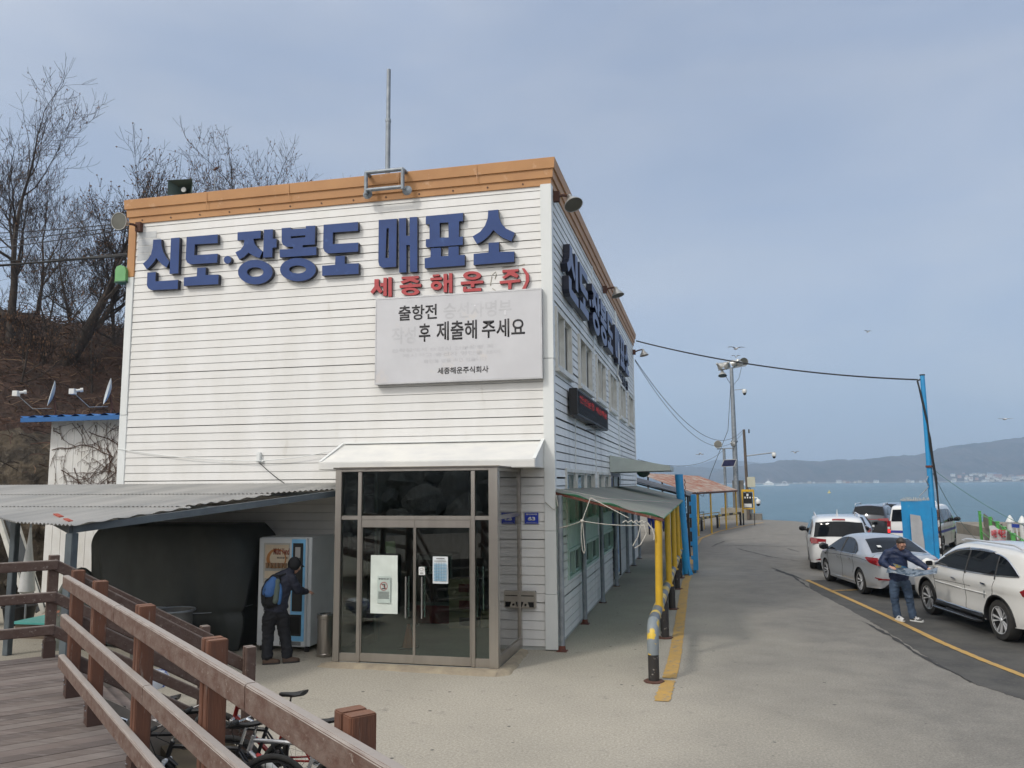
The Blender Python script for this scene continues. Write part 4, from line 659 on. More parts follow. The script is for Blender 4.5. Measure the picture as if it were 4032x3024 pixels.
M['posty'] = mat('yellow_painted_pipe', (.62, .38, .025), .45, c2=(.52, .32, .03), ns=3, c3=(.30, .17, .05), n3=9, r3=(.68, .76))
M['posty2'] = mat('scuffed_yellow_band', (.60, .42, .09), .6, c2=(.45, .36, .14), ns=6, c3=(.16, .17, .18), n3=6, r3=(.56, .62))
M['greyband'] = mat('grey_blue_worn_band', (.11, .13, .155), .55, c2=(.16, .18, .20), ns=5, c3=(.05, .05, .05), n3=7, r3=(.58, .66))
M['blackpost'] = mat('black_chipped_paint', (.022, .02, .02), .5, c2=(.03, .027, .026), ns=5, c3=(.24, .22, .20), n3=8, r3=(.60, .64))
M['oxide'] = plain('rust_oxide', (.11, .05, .035), .85)
ys = [(-.50, 'first yellow pipe post carrying the near corner of the awning'), (2.84, 'second'), (6.2, 'third'), (8.6, 'fourth'), (11.0, 'fifth'), (13.2, 'sixth')]
tops = [ys[0][0], 2.84, 6.1, 9.2, 12.4, 15.0]
for i, y in enumerate(tops):
    t = thing('awning_post', ['nearest yellow pipe post at the front corner of the side awning', 'second yellow awning post counted from the camera', 'third yellow awning post counted from the camera', 'fourth yellow awning post counted from the camera', 'fifth yellow awning post, just before the blue pipe', 'sixth yellow awning post, farthest and half hidden by the blue pipe'][i], 'post', (1.9, y, .7), 0, 'yellow posts under the awning')
    b = MB(); b.tube([(-.03 if i == 0 else 0, 0, .12), (.0, 0, 1.62)], .062, 16); b.build('pipe', M['posty'], t, smooth=40)
    MB().lathe([(.0, 1.62), (.066, 1.62), (.06, 1.66), (0, 1.675)], 16).build('cap', M['oxide'], t); MB().lathe([(.064, .12), (.09, .12), (.088, .15), (.064, .15)], 16, Matrix.Translation((-.03 if i == 0 else 0, 0, 0))).build('collar', M['posty'], t)
rl = thing('guard_rail', 'thick pipe guard rail in black and yellow bands along the awning posts', 'guard rail', (1.85, 6, 0))
pts = [(1.845, -1.96, .40), (1.845, -1.96, .60), (1.845, -1.93, .72), (1.845, -1.85, .80), (1.845, -1.70, .835)]
b = MB(); b.tube(pts, .088, 20); loc(b.build('bend', mat('flaking_yellow_over_grey', (.20, .23, .25), .5, c2=(.62, .42, .04), ns=5, nr=(.53, .56)), smooth=40), rl)
y = -1.70; k = 0; bandlen = [.42, .20, .62, .42, .55, .45, .62, .5, .6, .5, .6, .5, .6, .5, .6, .5, .6, .5, .6, .5, .6, .5, .6, .5, .6]
for L_ in bandlen:
    if y > 13.2: break
    b = MB(); b.tube([(1.845+.002*y, y, .835-.001*y), (1.845+.002*(y+L_), y+L_, .835-.001*(y+L_))], .084 if k % 2 == 0 else .0865, 18); loc(b.build('band', M['greyband'] if k % 2 == 0 else M['posty2'], smooth=40), rl); y += L_; k += 1
for i, y in enumerate((-1.96, 1.56, 5.22, 8.9, 11.6)):
    b = MB(); b.lathe([(.0, 0), (.082, 0), (.082, .52 if i == 0 else .78), (0, .52 if i == 0 else .78)], 20, Matrix.Translation((1.845, y, .02))); o = b.build('leg', M['blackpost'], smooth=40); loc(o, rl)
    b = MB(); b.lathe([(0, 0), (.155, 0), (.155, .018), (.09, .024), (0, .024)], 8, Matrix.Translation((1.845, y, .003))); MB_ = b.build('base_plate', M['oxide'], o); MB_.matrix_parent_inverse = Matrix.Identity(4); MB_.parent = rl; loc(MB_, rl)
for i, y in enumerate((-.03, 2.83, 5.96, 9.27, 12.86, 15.2, 17.95)):
    t = thing('wall_post', ['galvanised pipe post at the building corner under the awning', 'grey pipe post with a red foot, second along the side wall', 'third grey pipe post along the side wall', 'fourth grey pipe post along the side wall', 'fifth grey pipe post along the side wall', 'sixth grey pipe post along the side wall', 'last grey pipe post at the far end of the side wall'][i], 'post', (.125, y, 0), 0, 'grey posts against the side wall')
    MB().tube([(0, 0, .012), (0, 0, 2.74)], .052, 14).build('pipe', M['galv'], t, smooth=40)
    MB().box(-.09, .09, -.09, .09, .001, .015).build('base_plate', M['rust'], t); MB().lathe([(.054, .015), (.07, .016), (.054, .10)], 12).build('gusset', M['rust'] if i < 2 else M['galv'], t)
# ropes tied across the awning mouth
rp = thing('rope', 'white knotted rope slung across the open end of the awning with a hanging loop', 'rope', (1, -.4, 2.3))
b = MB(); knot = (.58, -.42, 2.30)
b.tube(sag((.12, -.08, 2.16), knot, .01), .007, 6); b.tube(sag(knot, (1.66, -.62, 2.24), .03), .007, 6); b.tube(sag(knot, (.72, -.30, 2.70), .0), .007, 6); b.tube(sag((.72, -.30, 2.70), (1.40, -.55, 2.36), .0), .007, 6)
b.tube(sag((.72, -.30, 2.70), (1.85, 6.2, 2.46), .0), .006, 6); b.tube(sag((.05, .0, 2.86), (.9, .8, 2.66), .0), .006, 6)
for dx in (-.02, .02): b.tube([(.58+dx*.3, -.42, 2.30), (.58+dx, -.42, 2.08), (.60+dx*1.2, -.42, 1.80), (.605, -.42, 1.74)], .007, 6)
b.tube([(1.66, -.62, 2.26), (1.70, -.64, 2.10), (1.60, -.66, 1.92), (1.50, -.66, 1.86), (1.47, -.66, 1.90), (1.56, -.65, 2.05), (1.60, -.64, 2.22), (1.5, -.64, 2.30)], .008, 6)
b.tube([(1.30+.03*i, -.58+.012*(i % 2), 2.28+.02*((i*7) % 3)) for i in range(14)], .010, 6); b.lathe([(0, -.03), (.03, -.02), (.035, 0), (.03, .02), (0, .03)], 10, Matrix.Translation(knot))
b.tube([(1.72, -.60, 2.28), (1.80, -.60, 2.18), (1.83, -.60, 2.06), (1.82, -.6, 2.0)], .012, 6); b.tube([(.06, -.07, 2.74), (.1, -.1, 2.55), (.03, -.1, 2.48), (-.14, -.06, 2.62)], .01, 6)
loc(b.build('strands', M['rope'], smooth=60), rp)
# ================================================================ BLUE GATE POSTS
M['skyblue'] = mat('bright_blue_paint', (.02, .30, .62), .42, c2=(.03, .25, .52), ns=2.5, c3=(.10, .36, .58), n3=6, r3=(.62, .74))
gp = thing('blue_gate_post', 'tall bright blue pipe post at the end of the awning, leaning a little', 'gate post', (2.04, 12.45, 0))
MB().tube([(0, 0, .05), (-.15, 0, 3.2)], .13, 22).build('pipe', M['skyblue'], gp, smooth=40); MB().lathe([(0, 3.2), (.135, 3.2), (.135, 3.22), (0, 3.225)], 20, Matrix.Translation((-.15, 0, 0))).build('cap', M['skyblue'], gp)
b = MB()
for a in range(4): r_ = Matrix.Rotation(a*pi/2+.5, 4, 'Z'); b.add([r_@Vector(p) for p in ((.12, -.012, .01), (.22, -.012, .01), (.12, -.012, .30), (.12, .012, .01), (.22, .012, .01), (.12, .012, .30))], [(0, 1, 2), (3, 5, 4), (0, 3, 4, 1), (1, 4, 5, 2)])
b.build('gusset', M['skyblue'], gp)
b = MB()
for i in range(16): z = 3.05-i*.09; b.tube([(.02+.03*(i % 2), .0, z), (.05-.03*(i % 2), -.02, z-.07)], .014, 6)
b.build('chain', plain('dark_chain', (.05, .04, .03), .6, .5), gp)
gl = thing('gate_leaf', 'narrow blue gate leaf folded back edge on beside the blue pipe post', 'gate', (2.30, 13.5, 0))
b = MB(); b.box(-.06, .10, -.5, .5, .10, 2.55); b.build('panel', M['skyblue'], gl, bevel=.01); b = MB()
for z in (.45, .9, 1.35, 1.8, 2.2): b.box(-.12, -.06, -.56, -.45, z, z+.12)
b.build('hinge', M['skyblue'], gl)
b = MB(); b.beam((.0, -.3, 0), (.0, -.3, .1), .06, .06, up=(0, 1, 0)); b.beam((.0, .3, 0), (.0, .3, .1), .06, .06, up=(0, 1, 0)); b.build('foot', M['skyblue'], gl)
bp_ = thing('blue_mast', 'tall slim light blue mast with black cables rising behind the parked cars', 'mast', (10.28, 15.93, 0))
MB().tube([(0, 0, 0), (-.015, 0, 3.4), (-.03, 0, 6.62)], [.105, .09, .075], 16).build('pole', M['skyblue'], bp_, smooth=40); MB().lathe([(.1, 3.4), (.13, 3.4), (.13, 3.47), (.1, 3.47)], 16).build('clamp', M['rust'], bp_)
b = MB(); b.tube([(-.20, 0, 6.42), (-.12, -.06, 5.9), (.0, -.12, 5.0), (.03, -.12, 4.1), (.08, -.14, 3.5), (.15, -.12, 2.6), (.17, -.12, .2)], .030, 8); b.tube([(-.2, 0, 6.42), (-.10, -.05, 5.6), (.06, -.12, 4.4), (.10, -.14, 3.6), (.17, -.1, 3.0), (.12, -.12, .2)], .020, 8); b.build('cable', M['wire'], bp_, smooth=40)
b = MB(); b.lathe([(0, 6.6), (.09, 6.6), (.09, 6.64), (0, 6.64)], 12, Matrix.Translation((-.03, 0, 0))); b.tube([(-.2, 0, 6.42), (-.03, 0, 6.5)], .03, 6); b.build('insulator', M['black'], bp_)
b = MB(); b.tube([(-.1, -.1, 3.1), (-.18, -.15, 2.95), (-.1, -.1, 2.8)], .02, 6); b.tube([(-.1, -.1, 2.75), (-.45, -.25, 2.42)], .018, 6); b.build('hook', M['galv'], bp_)
sg_ = thing('sheet_gate', 'blue sheet gate panel with a pale grey patch and frayed top beside the mast', 'gate', (9.0, 14.6, 0), .22)
b = MB(); n = 60; vs = []
for i in range(n+1):
    u = i/n; x = u*.98; zt = 2.30-.0*u
    for z in (.06, zt): vs.append((x, .0015*sin(u*2*pi*5)+.012*sin(u*5), z))
b.add(vs, [(2*i, 2*i+2, 2*i+3, 2*i+1) for i in range(n)]); b.add([(x, y+.012, z) for x, y, z in vs], [(2*i, 2*i+1, 2*i+3, 2*i+2) for i in range(n)]); b.build('sheet', M['skyblue'], sg_, fix=False, smooth=60)
b = MB(); b.prism([(.26, .35), (.66, .30), (.655, .95), (.62, 1.35), (.63, 1.62), (.60, 1.66), (.585, 1.80), (.25, 1.86)], lambda u, v, d: (u, -d, v), .04, .048); b.build('patch', plain('pale_grey_patch', (.46, .46, .47), .6), sg_)
random.seed(4); b = MB()
for i in range(38): x = .01+i*.025; b.beam((x, 0, 2.28), (x+random.uniform(-.02, .02), 0, 2.34+random.uniform(.0, .09)), .012, .01)
b.build('frayed_edge', M['rope'], sg_)
b = MB(); b.box(1.0, 1.14, -.03, .05, .04, 2.05); b.build('side_bar', M['skyblue'], sg_, bevel=.006); b = MB(); b.box(.02, .98, .035, .075, .3, .36); b.box(.02, .98, .035, .075, 1.9, 1.96); b.box(.02, .07, .035, .075, .0, .3); b.box(.93, .98, .035, .075, .0, .3); b.build('brace', M['skyblue'], sg_)
b = MB()
for z, h, in ((.25, .3), (.75, .4), (1.3, .4), (1.75, .25)): b.tube([(1.19, 0, z), (1.19, 0, z+h)], .03, 8)
b.build('hinge_pin', mat('white_and_brown_pin', (.6, .6, .6), .4, c2=(.12, .06, .04), ns=2.2, nr=(.5, .52)), sg_)
# ================================================================ SHELTERS BEYOND THE BUILDING
sh2 = thing('lean_to_shelter', 'dark corrugated lean-to roof between the awning and the rusty shelter', 'shelter', (0, 24, 2))
corr('sheet', mat('dark_striped_sheet', (.06, .062, .068), .5, c2=(.28, .28, .27), ns=3, nr=(.56, .62), stretch=(.3, 4, 1)), sh2, [(-2.6, 18.9), (2.1, 18.9), (2.1, 30.0), (-1.9, 30.2)], lambda x, y: 2.42+(2.1-x)*.275, .2, .02, 'y', .025)
b = MB()
for y in (19.2, 24, 29.5):
    b.beam((2.02, y, 0), (2.02, y, 2.4), .08, .08, up=(0, 1, 0)); b.beam((-1.8, y, 0), (-1.8, y, 3.4), .08, .08, up=(0, 1, 0)); b.beam((-1.8, y, 3.4), (2.05, y, 2.38), .05, .06)
loc(b.build('post', M['black']), sh2)
rs = thing('rusty_shelter', 'rust streaked corrugated shelter roof on yellow posts at the curve of the quay', 'shelter', (2, 38, 2))
def q(u, v): # u along 0..1, v from eave 0 to ridge 1
    e = Vector((1.9+3.05*u+.25*sin(pi*u), 30.3+13.8*u, 2.42)); r = Vector((-.95+3.3*u, 31.4+14.2*u, 3.52-.1*u)); return e.lerp(r, v)
b = MB(); n = 150; vs = []
for i in range(n+1):
    for k in range(9): p = q(i/n, k/8); vs.append((p.x, p.y, p.z+.018*sin(i*2*pi/5)))
fs = [(i*9+k, (i+1)*9+k, (i+1)*9+k+1, i*9+k+1) for i in range(n) for k in range(8)]; b.add(vs, fs); b.add([(x, y, z-.006) for x, y, z in vs], [f[::-1] for f in fs]); loc(b.build('sheet', M['rustroof'], fix=False), rs)
b = MB()
for k in range(20): b.beam(q(k/20, .01)-Vector((0, 0, .08)), q((k+1)/20, .01)-Vector((0, 0, .08)), .06, .10)
loc(b.build('eave_beam', M['oxide']), rs)
for i, u in enumerate((.12, .32, .62, .95)):
    p = q(u, .02); r2 = q(u, .97); b = MB(); b.tube([(p.x, p.y, .0), (p.x, p.y, p.z-.08)], .05, 10); loc(b.build('post', M['posty'], smooth=40), rs)
    b = MB(); b.tube([(r2.x, r2.y, .0), (r2.x, r2.y, r2.z-.05)], .05, 10); b.tube([(p.x, p.y, p.z-.1), (r2.x, r2.y, r2.z-.08)], .04, 8); loc(b.build('rear_post', M['blackpost'], smooth=40), rs)
fr = thing('guard_rail', 'black and yellow banded pipe rail curving along the rusty shelter', 'guard rail', (3.5, 39, 0))
cp = [Vector(p) for p in ((1.95, 31.8, .74), (2.1, 34.0, .74), (2.45, 36.8, .75), (2.85, 38.4, .77), (3.45, 40.2, .79), (4.2, 42.2, .81), (5.05, 44.0, .84))]
fine = [cp[i].lerp(cp[i+1], k/6) for i in range(len(cp)-1) for k in range(6)]+[cp[-1]]
for k in range(0, len(fine)-1, 2): b = MB(); b.tube(fine[k:k+3], .075, 10); loc(b.build('band', M['blackpost'] if (k//2) % 2 else M['posty2'], smooth=40), fr)
for p in (cp[2], cp[4], cp[6]): b = MB(); b.tube([(p.x, p.y, 0), (p.x, p.y, p.z)], .07, 12); loc(b.build('leg', M['black'], smooth=40), fr); b = MB(); b.lathe([(.071, 0), (.14, 0), (.14, .02), (.071, .02)], 12, Matrix.Translation((p.x, p.y, .002))); loc(b.build('base_plate', M['black']), fr)
for j, (x0, y0, x1, y1, mm, lab) in enumerate(((2.1, 37.4, 3.6, 42.0, 'posty', 'low yellow pipe queue rail under the rusty shelter'), (1.0, 38.2, 2.6, 43.0, 'blackpost', 'low dark pipe queue rail at the back of the rusty shelter'))):
    t = thing('queue_rail', lab, 'rail', ((x0+x1)/2, (y0+y1)/2, 0)); b = MB(); n = 3
    for z in (.95,) if j == 0 else (.3, .62, .95): b.tube([(x0, y0, z), (x1, y1, z)], .028, 8)
    loc(b.build('bar', M[mm], smooth=40), t)
    for i in range(n+1): f = i/n; x, y = x0+(x1-x0)*f, y0+(y1-y0)*f; loc(MB().tube([(x, y, 0), (x, y, .95)], .028, 8).build('leg', M[mm], smooth=40), t)
inf = thing('info_kiosk', 'yellow framed black intercom panel at the end of the rusty shelter', 'kiosk', (5.25, 44.0, 0), -.25)
b = MB(); b.box(-.08, .06, -.06, .06, .85, 2.45); b.box(1.05, 1.17, -.06, .06, .85, 2.45); b.box(-.08, 1.17, -.07, .07, 2.35, 2.52); b.box(-.0, 1.1, -.05, .05, 1.12, 1.22); b.build('frame', M['posty'], inf, bevel=.015)
MB().box(.1, .98, -.05, .03, 1.25, 2.3).build('panel', M['black'], inf); b = MB()
for x in (.27, .52, .77): b.lathe([(0, 0), (.07, 0), (.07, .02), (0, .02)], 12, Matrix.Translation((x, -.055, 1.95))@Matrix.Rotation(pi/2, 4, 'X'))
b.box(.42, .62, -.06, -.051, 2.05, 2.22); b.box(.15, .9, -.06, -.051, 1.27, 1.52); b.build('buttons', M['whitepaint'], inf); MB().beam((0, 0, 0), (0, 0, .85), .12, .12, up=(0, 1, 0)).build('leg', M['black'], inf); MB().beam((1.1, 0, 0), (1.1, 0, .85), .06, .06, up=(0, 1, 0)).build('leg', M['black'], inf); inf.scale = (.68, 1, .97)
# blue sheet bundle and low clutter deep in the arcade
t = thing('blue_overalls', 'blue work clothes hanging at the far end of the arcade', 'clothing', (.75, 19.2, 1.0)); b = MB()
for i in range(5): b.tube([(-.3+i*.14, 0, 1.15), (-.32+i*.14, .03, .7), (-.28+i*.15, 0, .1)], [.05, .08, .06], 6)
b.tube([(-.4, 0, 1.2), (.4, 0, 1.2)], .015, 6); b.build('cloth', plain('deep_blue_cloth', (.015, .04, .26), .8), t, smooth=60)
# ================================================================ CONCRETE BLOCK, LAMP MAST, CAMERA POLES
blk = slab([(3.9, 52.6), (6.1, 52.1), (6.4, 53.6), (4.2, 54.2)], 0, .92, 'concrete_plinth', mat('plinth_concrete', (.30, .28, .24), .9, c2=(.22, .21, .18), ns=1.5), bevel=.03); tag(blk, 'concrete plinth block under the lamp mast at the quay edge', 'plinth')
tag(slab([(6.15, 52.1), (7.0, 51.95), (7.1, 52.9), (6.3, 53.3)], 0, .48, 'concrete_step', M['concrete'], bevel=.03), 'lower concrete step beside the mast plinth', 'plinth')
tag(slab([(4.9, 53.2), (5.75, 53.0), (5.8, 53.3), (4.95, 53.5)], .92, 3.1, 'standing_block', mat('dark_concrete', (.2, .19, .17), .9, c2=(.14, .14, .13)), bevel=.02), 'upright dark concrete slab behind the lamp mast', 'slab')
fm = thing('floodlight_mast', 'tall grey floodlight mast with a crossbar of lamps at the end of the quay', 'lamp mast', (5.2, 52.95, .92), -.12)
MB().tube([(0, 0, 0), (0, 0, 5.6), (0, 0, 11.3)], [.21, .19, .14], 18).build('pole', M['galv'], fm, smooth=40); MB().lathe([(.2, 5.2), (.27, 5.25), (.27, 5.35), (.2, 5.4)], 16).build('joint', M['galv'], fm)
MB().beam((-1.05, 0, 11.15), (1.15, 0, 11.42), .12, .1).build('crossbar', M['galv'], fm)
M['lampin'] = plain('lamp_reflector', (.12, .12, .10), .35); M['lampout'] = mat('dull_silver_lamp', (.52, .52, .50), .35, .5, c2=(.36, .36, .34), ns=5)
def lamp(parent, pos, aim, s=1., nm='floodlight'):
    R = Vector(aim).to_track_quat('Z', 'Y').to_matrix().to_4x4(); T = Matrix.Translation(pos)@R@Matrix.Scale(s, 4)
    b = MB(); b.lathe([(0, -.34), (.07, -.33), (.09, -.24), (.10, -.20), (.16, -.12), (.25, .0), (.27, .06), (.275, .065), (.262, .065), (.245, .0), (.0, -.02)], 24, T); o = b.build(nm, M['lampout'], smooth=45)
    g = MB(); g.lathe([(0, .052), (.262, .05)], 24, T); g2 = g.build('lens', M['lampin']); g2.parent = o; o.parent = parent; return o
for x, z, a in ((-.85, 11.5, (.55, .5, -.35)), (-.35, 11.55, (-.4, .7, -.4)), (.25, 11.65, (-.6, .5, -.3)), (.62, 11.7, (.2, .8, -.3)), (.98, 11.72, (.35, -.85, -.22)), (-.72, 10.75, (.05, -.3, -.9))): lamp(fm, (x, 0, z), a, 1.3)
b = MB(); b.tube([(-.75, .05, 11.15), (-.3, .1, 10.3), (-.08, .16, 9.9)], .02, 6); b.tube([(.8, .05, 11.3), (.55, .1, 10.4), (.1, .16, 9.9)], .015, 6); b.tube([(-.1, -.17, 9.8), (-.45, -.2, 6.2), (-1.9, -.3, 2.8), (-2.6, -.3, .9), (-3.2, -8, 1.9)], .02, 6); b.build('cable', M['wire'], fm, smooth=60)
def dome(parent, p, s=1.): 
    o = MB().lathe([(0, .18*s), (.10*s, .17*s), (.13*s, .10*s), (.13*s, -.02*s), (.10*s, -.06*s)], 14, Matrix.Translation(p)).build('camera_housing', M['whitepaint'], smooth=40); o.parent = parent
    g = MB().lathe([(.095*s, -.06*s), (.08*s, -.13*s), (.04*s, -.17*s), (0, -.18*s)], 14, Matrix.Translation(p)).build('camera_dome', M['dark'], smooth=40); g.parent = parent
MB().beam((0, 0, 9.45), (.95, 0, 9.5), .05, .05).build('camera_arm', M['galv'], fm); dome(fm, (.95, 0, 9.25), 1.4)
sp = thing('solar_camera_pole', 'slender pole with a tilted solar panel and a spotlight just left of the lamp mast', 'pole', (4.35, 52.7, .92))
MB().tube([(0, 0, 0), (0, 0, 4.75)], .11, 12).build('pole', M['galv'], sp, smooth=40); MB().tube([(-.55, 0, 4.7), (.75, 0, 4.75)], .04, 8).build('arm', M['galv'], sp)
b = MB(); b.prism([(-.30, 3.25), (.72, 3.28), (.95, 3.85), (-.07, 3.82)], lambda u, v, d: (u, d-(v-3)*.3, v), -.45, -.41); b.build('panel_frame', M['whitepaint'], sp); b = MB(); b.prism([(-.25, 3.28), (.68, 3.31), (.89, 3.81), (-.03, 3.78)], lambda u, v, d: (u, d-(v-3)*.3, v), -.455, -.451); b.build('solar_panel', mat('solar_cells', (.03, .035, .09), .2, c2=(.05, .055, .13), ns=4), sp)
lamp(sp, (-.45, -.1, 5.05), (-.1, -.9, .15), 1.15); lamp(sp, (.7, 0, 5.1), (.5, .6, -.2), .8)
cp_ = thing('camera_pole', 'weathered wooden pole with a side arm and white dome cameras right of the lamp mast', 'pole', (6.0, 51.9, 0))
MB().tube([(.0, 0, 0), (-.08, 0, 7.1)], [.13, .10], 10).build('pole', mat('weathered_pole', (.13, .10, .08), .9, c2=(.08, .07, .06), ns=4), cp_, smooth=40); MB().tube([(.0, 0, 5.0), (2.2, -.2, 5.25)], .05, 8).build('arm', M['galv'], cp_, smooth=40); dome(cp_, (2.1, -.2, 5.0), 1.3); dome(cp_, (.75, -.2, 1.35), 1.5)
MB().tube([(.0, 0, 1.6), (.35, -.1, 1.75), (.68, -.2, 1.72), (.75, -.2, 1.6)], .05, 8).build('bracket', M['whitepaint'], cp_, smooth=40); MB().box(-.0, .6, -.2, .05, 2.55, 3.35).build('junction_box', plain('cream_box', (.5, .5, .40), .5), cp_, bevel=.02)
b = MB(); b.box(.1, .3, -.2, 0, 1.7, 2.0); b.tube([(.15, -.1, 2.55), (.28, -.12, 2.3), (.2, -.1, 2.0)], .03, 6); b.box(.25, .35, -.05, .05, 6.8, 7.1); b.build('fitting', M['black'], cp_)
# ================================================================ WIRES
def wire(name, a, c, drop, lab, r=.012, m=None): o = MB().tube(sag(a, c, drop, 28), r, 6).build(name, m or M['wire'], smooth=60); tag(o, lab, 'cable'); return o
wire('overhead_cable', (.18, 18.4, 8.75), (10.1, 15.93, 6.46), .30, 'thick black cable from the far roof corner to the blue mast', .028)
wire('overhead_cable', (.1, 18.6, 8.0), (5.9, 51.9, 7.1), 1.9, 'upper of two thin cables sagging from the far roof corner to the poles', .014)
wire('overhead_cable', (.1, 18.6, 7.95), (5.9, 51.9, 6.95), 2.2, 'lower of two thin cables sagging from the far roof corner to the poles', .012)
wire('overhead_cable', (.1, 18.7, 3.9), (4.4, 52.7, 5.6), .7, 'thin level cable from the far wall end to the solar panel pole', .012)
wire('stay_rope', (10.36, 15.9, 3.35), (13.6, 14.2, 1.0), .25, 'thin green stay rope running down to the right from the blue mast', .011, plain('green_rope', (.10, .20, .17), .8))
wire('stay_rope', (10.36, 15.9, 3.2), (15.2, 28.0, .1), .35, 'thin pale line falling from the blue mast toward the quay edge', .010, plain('green_rope_pale', (.18, .28, .26), .8))
for i, (za, zb, dr) in enumerate(((7.95, 7.6, .25), (7.92, 7.75, .35), (7.88, 7.3, .1))): wire('overhead_cable', (-9.25, -.02, za), (-26, -3.0-i*.3, zb+.3*i), dr, ['upper black cable running left from the building corner', 'middle black cable running left from the building corner', 'lower thin cable running left from the building corner'][i], .022 if i < 2 else .010)
for i in range(3): wire('overhead_cable', (-9.25, .6, 8.9-.05*i), (-30, 6.0, 12.6-i*.6), .5, ['top cable slanting up through the bare trees', 'middle cable slanting up through the bare trees', 'bottom cable slanting up through the bare trees'][i], .012)
wire('cord_cable', (-9.22, -.05, 3.75), (-5.94, -.1, 3.45), .06, 'thin pale cord along the lower front wall to the junction box', .008, M['trim']); wire('cord_cable', (-5.94, -.1, 3.45), (-4.05, -.1, 3.68), .05, 'thin pale cord from the junction box to the canopy', .008, M['trim']); wire('cord_cable', (-5.92, -.08, 3.42), (-5.35, -.08, 3.0), .02, 'short dark cord hanging from the junction box', .008)
# ================================================================ THINGS ON THE ROOF EDGE
mst = thing('antenna_mast', 'tall grey pipe mast standing on the roof behind the ochre edge', 'mast', (-3.70, 1.0, 8.6)); MB().tube([(0, 0, 0), (0, 0, 2.2)], .055, 10).build('lower_pipe', M['galv'], mst, smooth=40); MB().tube([(0, 0, 2.2), (0.0, 0, 3.36)], .045, 10).build('upper_pipe', M['galv'], mst, smooth=40); MB().lathe([(.05, 2.15), (.062, 2.16), (.062, 2.22), (.05, 2.23)], 12).build('coupling', M['galv'], mst)
br = thing('pipe_bracket', 'grey rectangular pipe bracket bolted over the ochre roof edge', 'bracket', (-3.25, -.25, 8.9)); b = MB()
x0, x1, z0, z1, yy = -.37, .40, -.18, .20, -.06
for p in (((x0, yy, z0-.06), (x0, yy, z1)), ((x1, yy, z0-.03), (x1, yy, z1)), ((x0-.0, yy, z1), (x1, yy, z1)), ((x0, yy, z0+.02), (x1, yy, z0+.02)), ((x0, yy, z1), (x0, 1.3, z1)), ((x1, yy, z1), (x1, 1.3, z1)), ((x0, .5, z1), (x1, .5, z1))): b.tube(p, .038, 10)
b.build('pipes', M['galv'], br, smooth=40); b = MB()
for x in (x0, x1+.06): b.lathe([(0, 0), (.09, 0), (.10, .02), (.05, .05), (0, .06)], 14, Matrix.Translation((x, .05, z0-.03))@Matrix.Rotation(pi/2, 4, 'X'))
b.build('flange', M['galv'], br, smooth=40)
hs = thing('horn_speaker', 'dark green square horn loudspeaker on the left end of the roof edge', 'loudspeaker', (-8.1, .3, 9.35)); b = MB(); n = 4
ringp = [(.28, .17, -.28), (.20, .12, -.16), (.09, .06, 0), (.05, .05, .14)]; vs = []
for hx, hz, y in ringp: vs += [(-hx, y, -hz), (hx, y, -hz), (hx, y, hz), (-hx, y, hz)]
b.add(vs, [(i*4+j, i*4+(j+1) % 4, (i+1)*4+(j+1) % 4, (i+1)*4+j) for i in range(3) for j in range(4)]+[(12, 13, 14, 15)]); hh = b.build('horn', plain('dark_green_paint', (.09, .13, .115), .5), hs, fix=False, smooth=40); MB().lathe([(0, 0), (.05, .01), (.055, .05), (.0, .06)], 12, Matrix.Translation((0, -.08, 0))@Matrix.Rotation(pi/2, 4, 'X')).build('driver_cap', M['whitepaint'], hs, smooth=40)
MB().beam((0, 0, -.35), (0, 0, -.05), .04, .04, up=(0, 1, 0)).build('stand', M['galv'], hs); hs.rotation_euler.z = .12
t = thing('thin_antenna', 'thin rod antenna beside the horn loudspeaker', 'antenna', (-7.75, .8, 8.7)); MB().tube([(0, 0, 0), (0, 0, 1.35)], .012, 6).build('rod', M['galv'], t); MB().tube([(-.03, 0, 1.3), (.05, 0, 1.36)], .03, 6).build('tip', M['oxide'], t)
def wall_lamp(x, y, z, d, aim, lab):
    t = thing('wall_floodlight', lab, 'floodlight', (x, y, z), 0, 'floodlights on the building corners'); e = Vector(d); MB().tube([(0, 0, 0), e*.5+Vector((0, 0, .02)), e], .028, 8).build('arm', M['oxide'], t, smooth=40); MB().box(-.06, .06, -.05, .05, -.1, .1).build('bracket', M['oxide'], t); a = Vector(aim).normalized(); lamp(t, e+a*.22, a, .68, 'shade')
wall_lamp(-8.95, -.08, 8.5, (-.12, -.22, 0.02), (.0, -1, -.12), 'grey bowl floodlight on the left corner of the front wall')
wall_lamp(.08, .35, 8.5, (.25, .02, .0), (.35, -.35, -.8), 'grey bowl floodlight on the near corner of the side wall')
wall_lamp(.1, 8.2, 8.5, (.30, .02, .05), (.25, -.1, -.9), 'grey bowl floodlight halfway along the side wall roof edge'); wall_lamp(.1, 18.2, 8.25, (.35, .02, .1), (.2, -.05, -.95), 'grey bowl floodlight at the far end of the side wall')
t = thing('corner_light', 'small green half round light on the left corner of the building', 'light', (-9.32, -.02, 7.5)); b = MB(); b.prism([(-.13, -.17), (.13, -.17), (.13, .05), (.10, .13), (.0, .18), (-.10, .15), (-.13, .08)], lambda u, v, d: (u, d, v), -.11, .1); b.build('shade', plain('green_plastic', (.16, .42, .16), .4), t, bevel=.01); MB().box(-.14, .14, -.12, .11, -.2, -.171).build('base', plain('dark_green_plastic', (.03, .10, .05), .5), t)
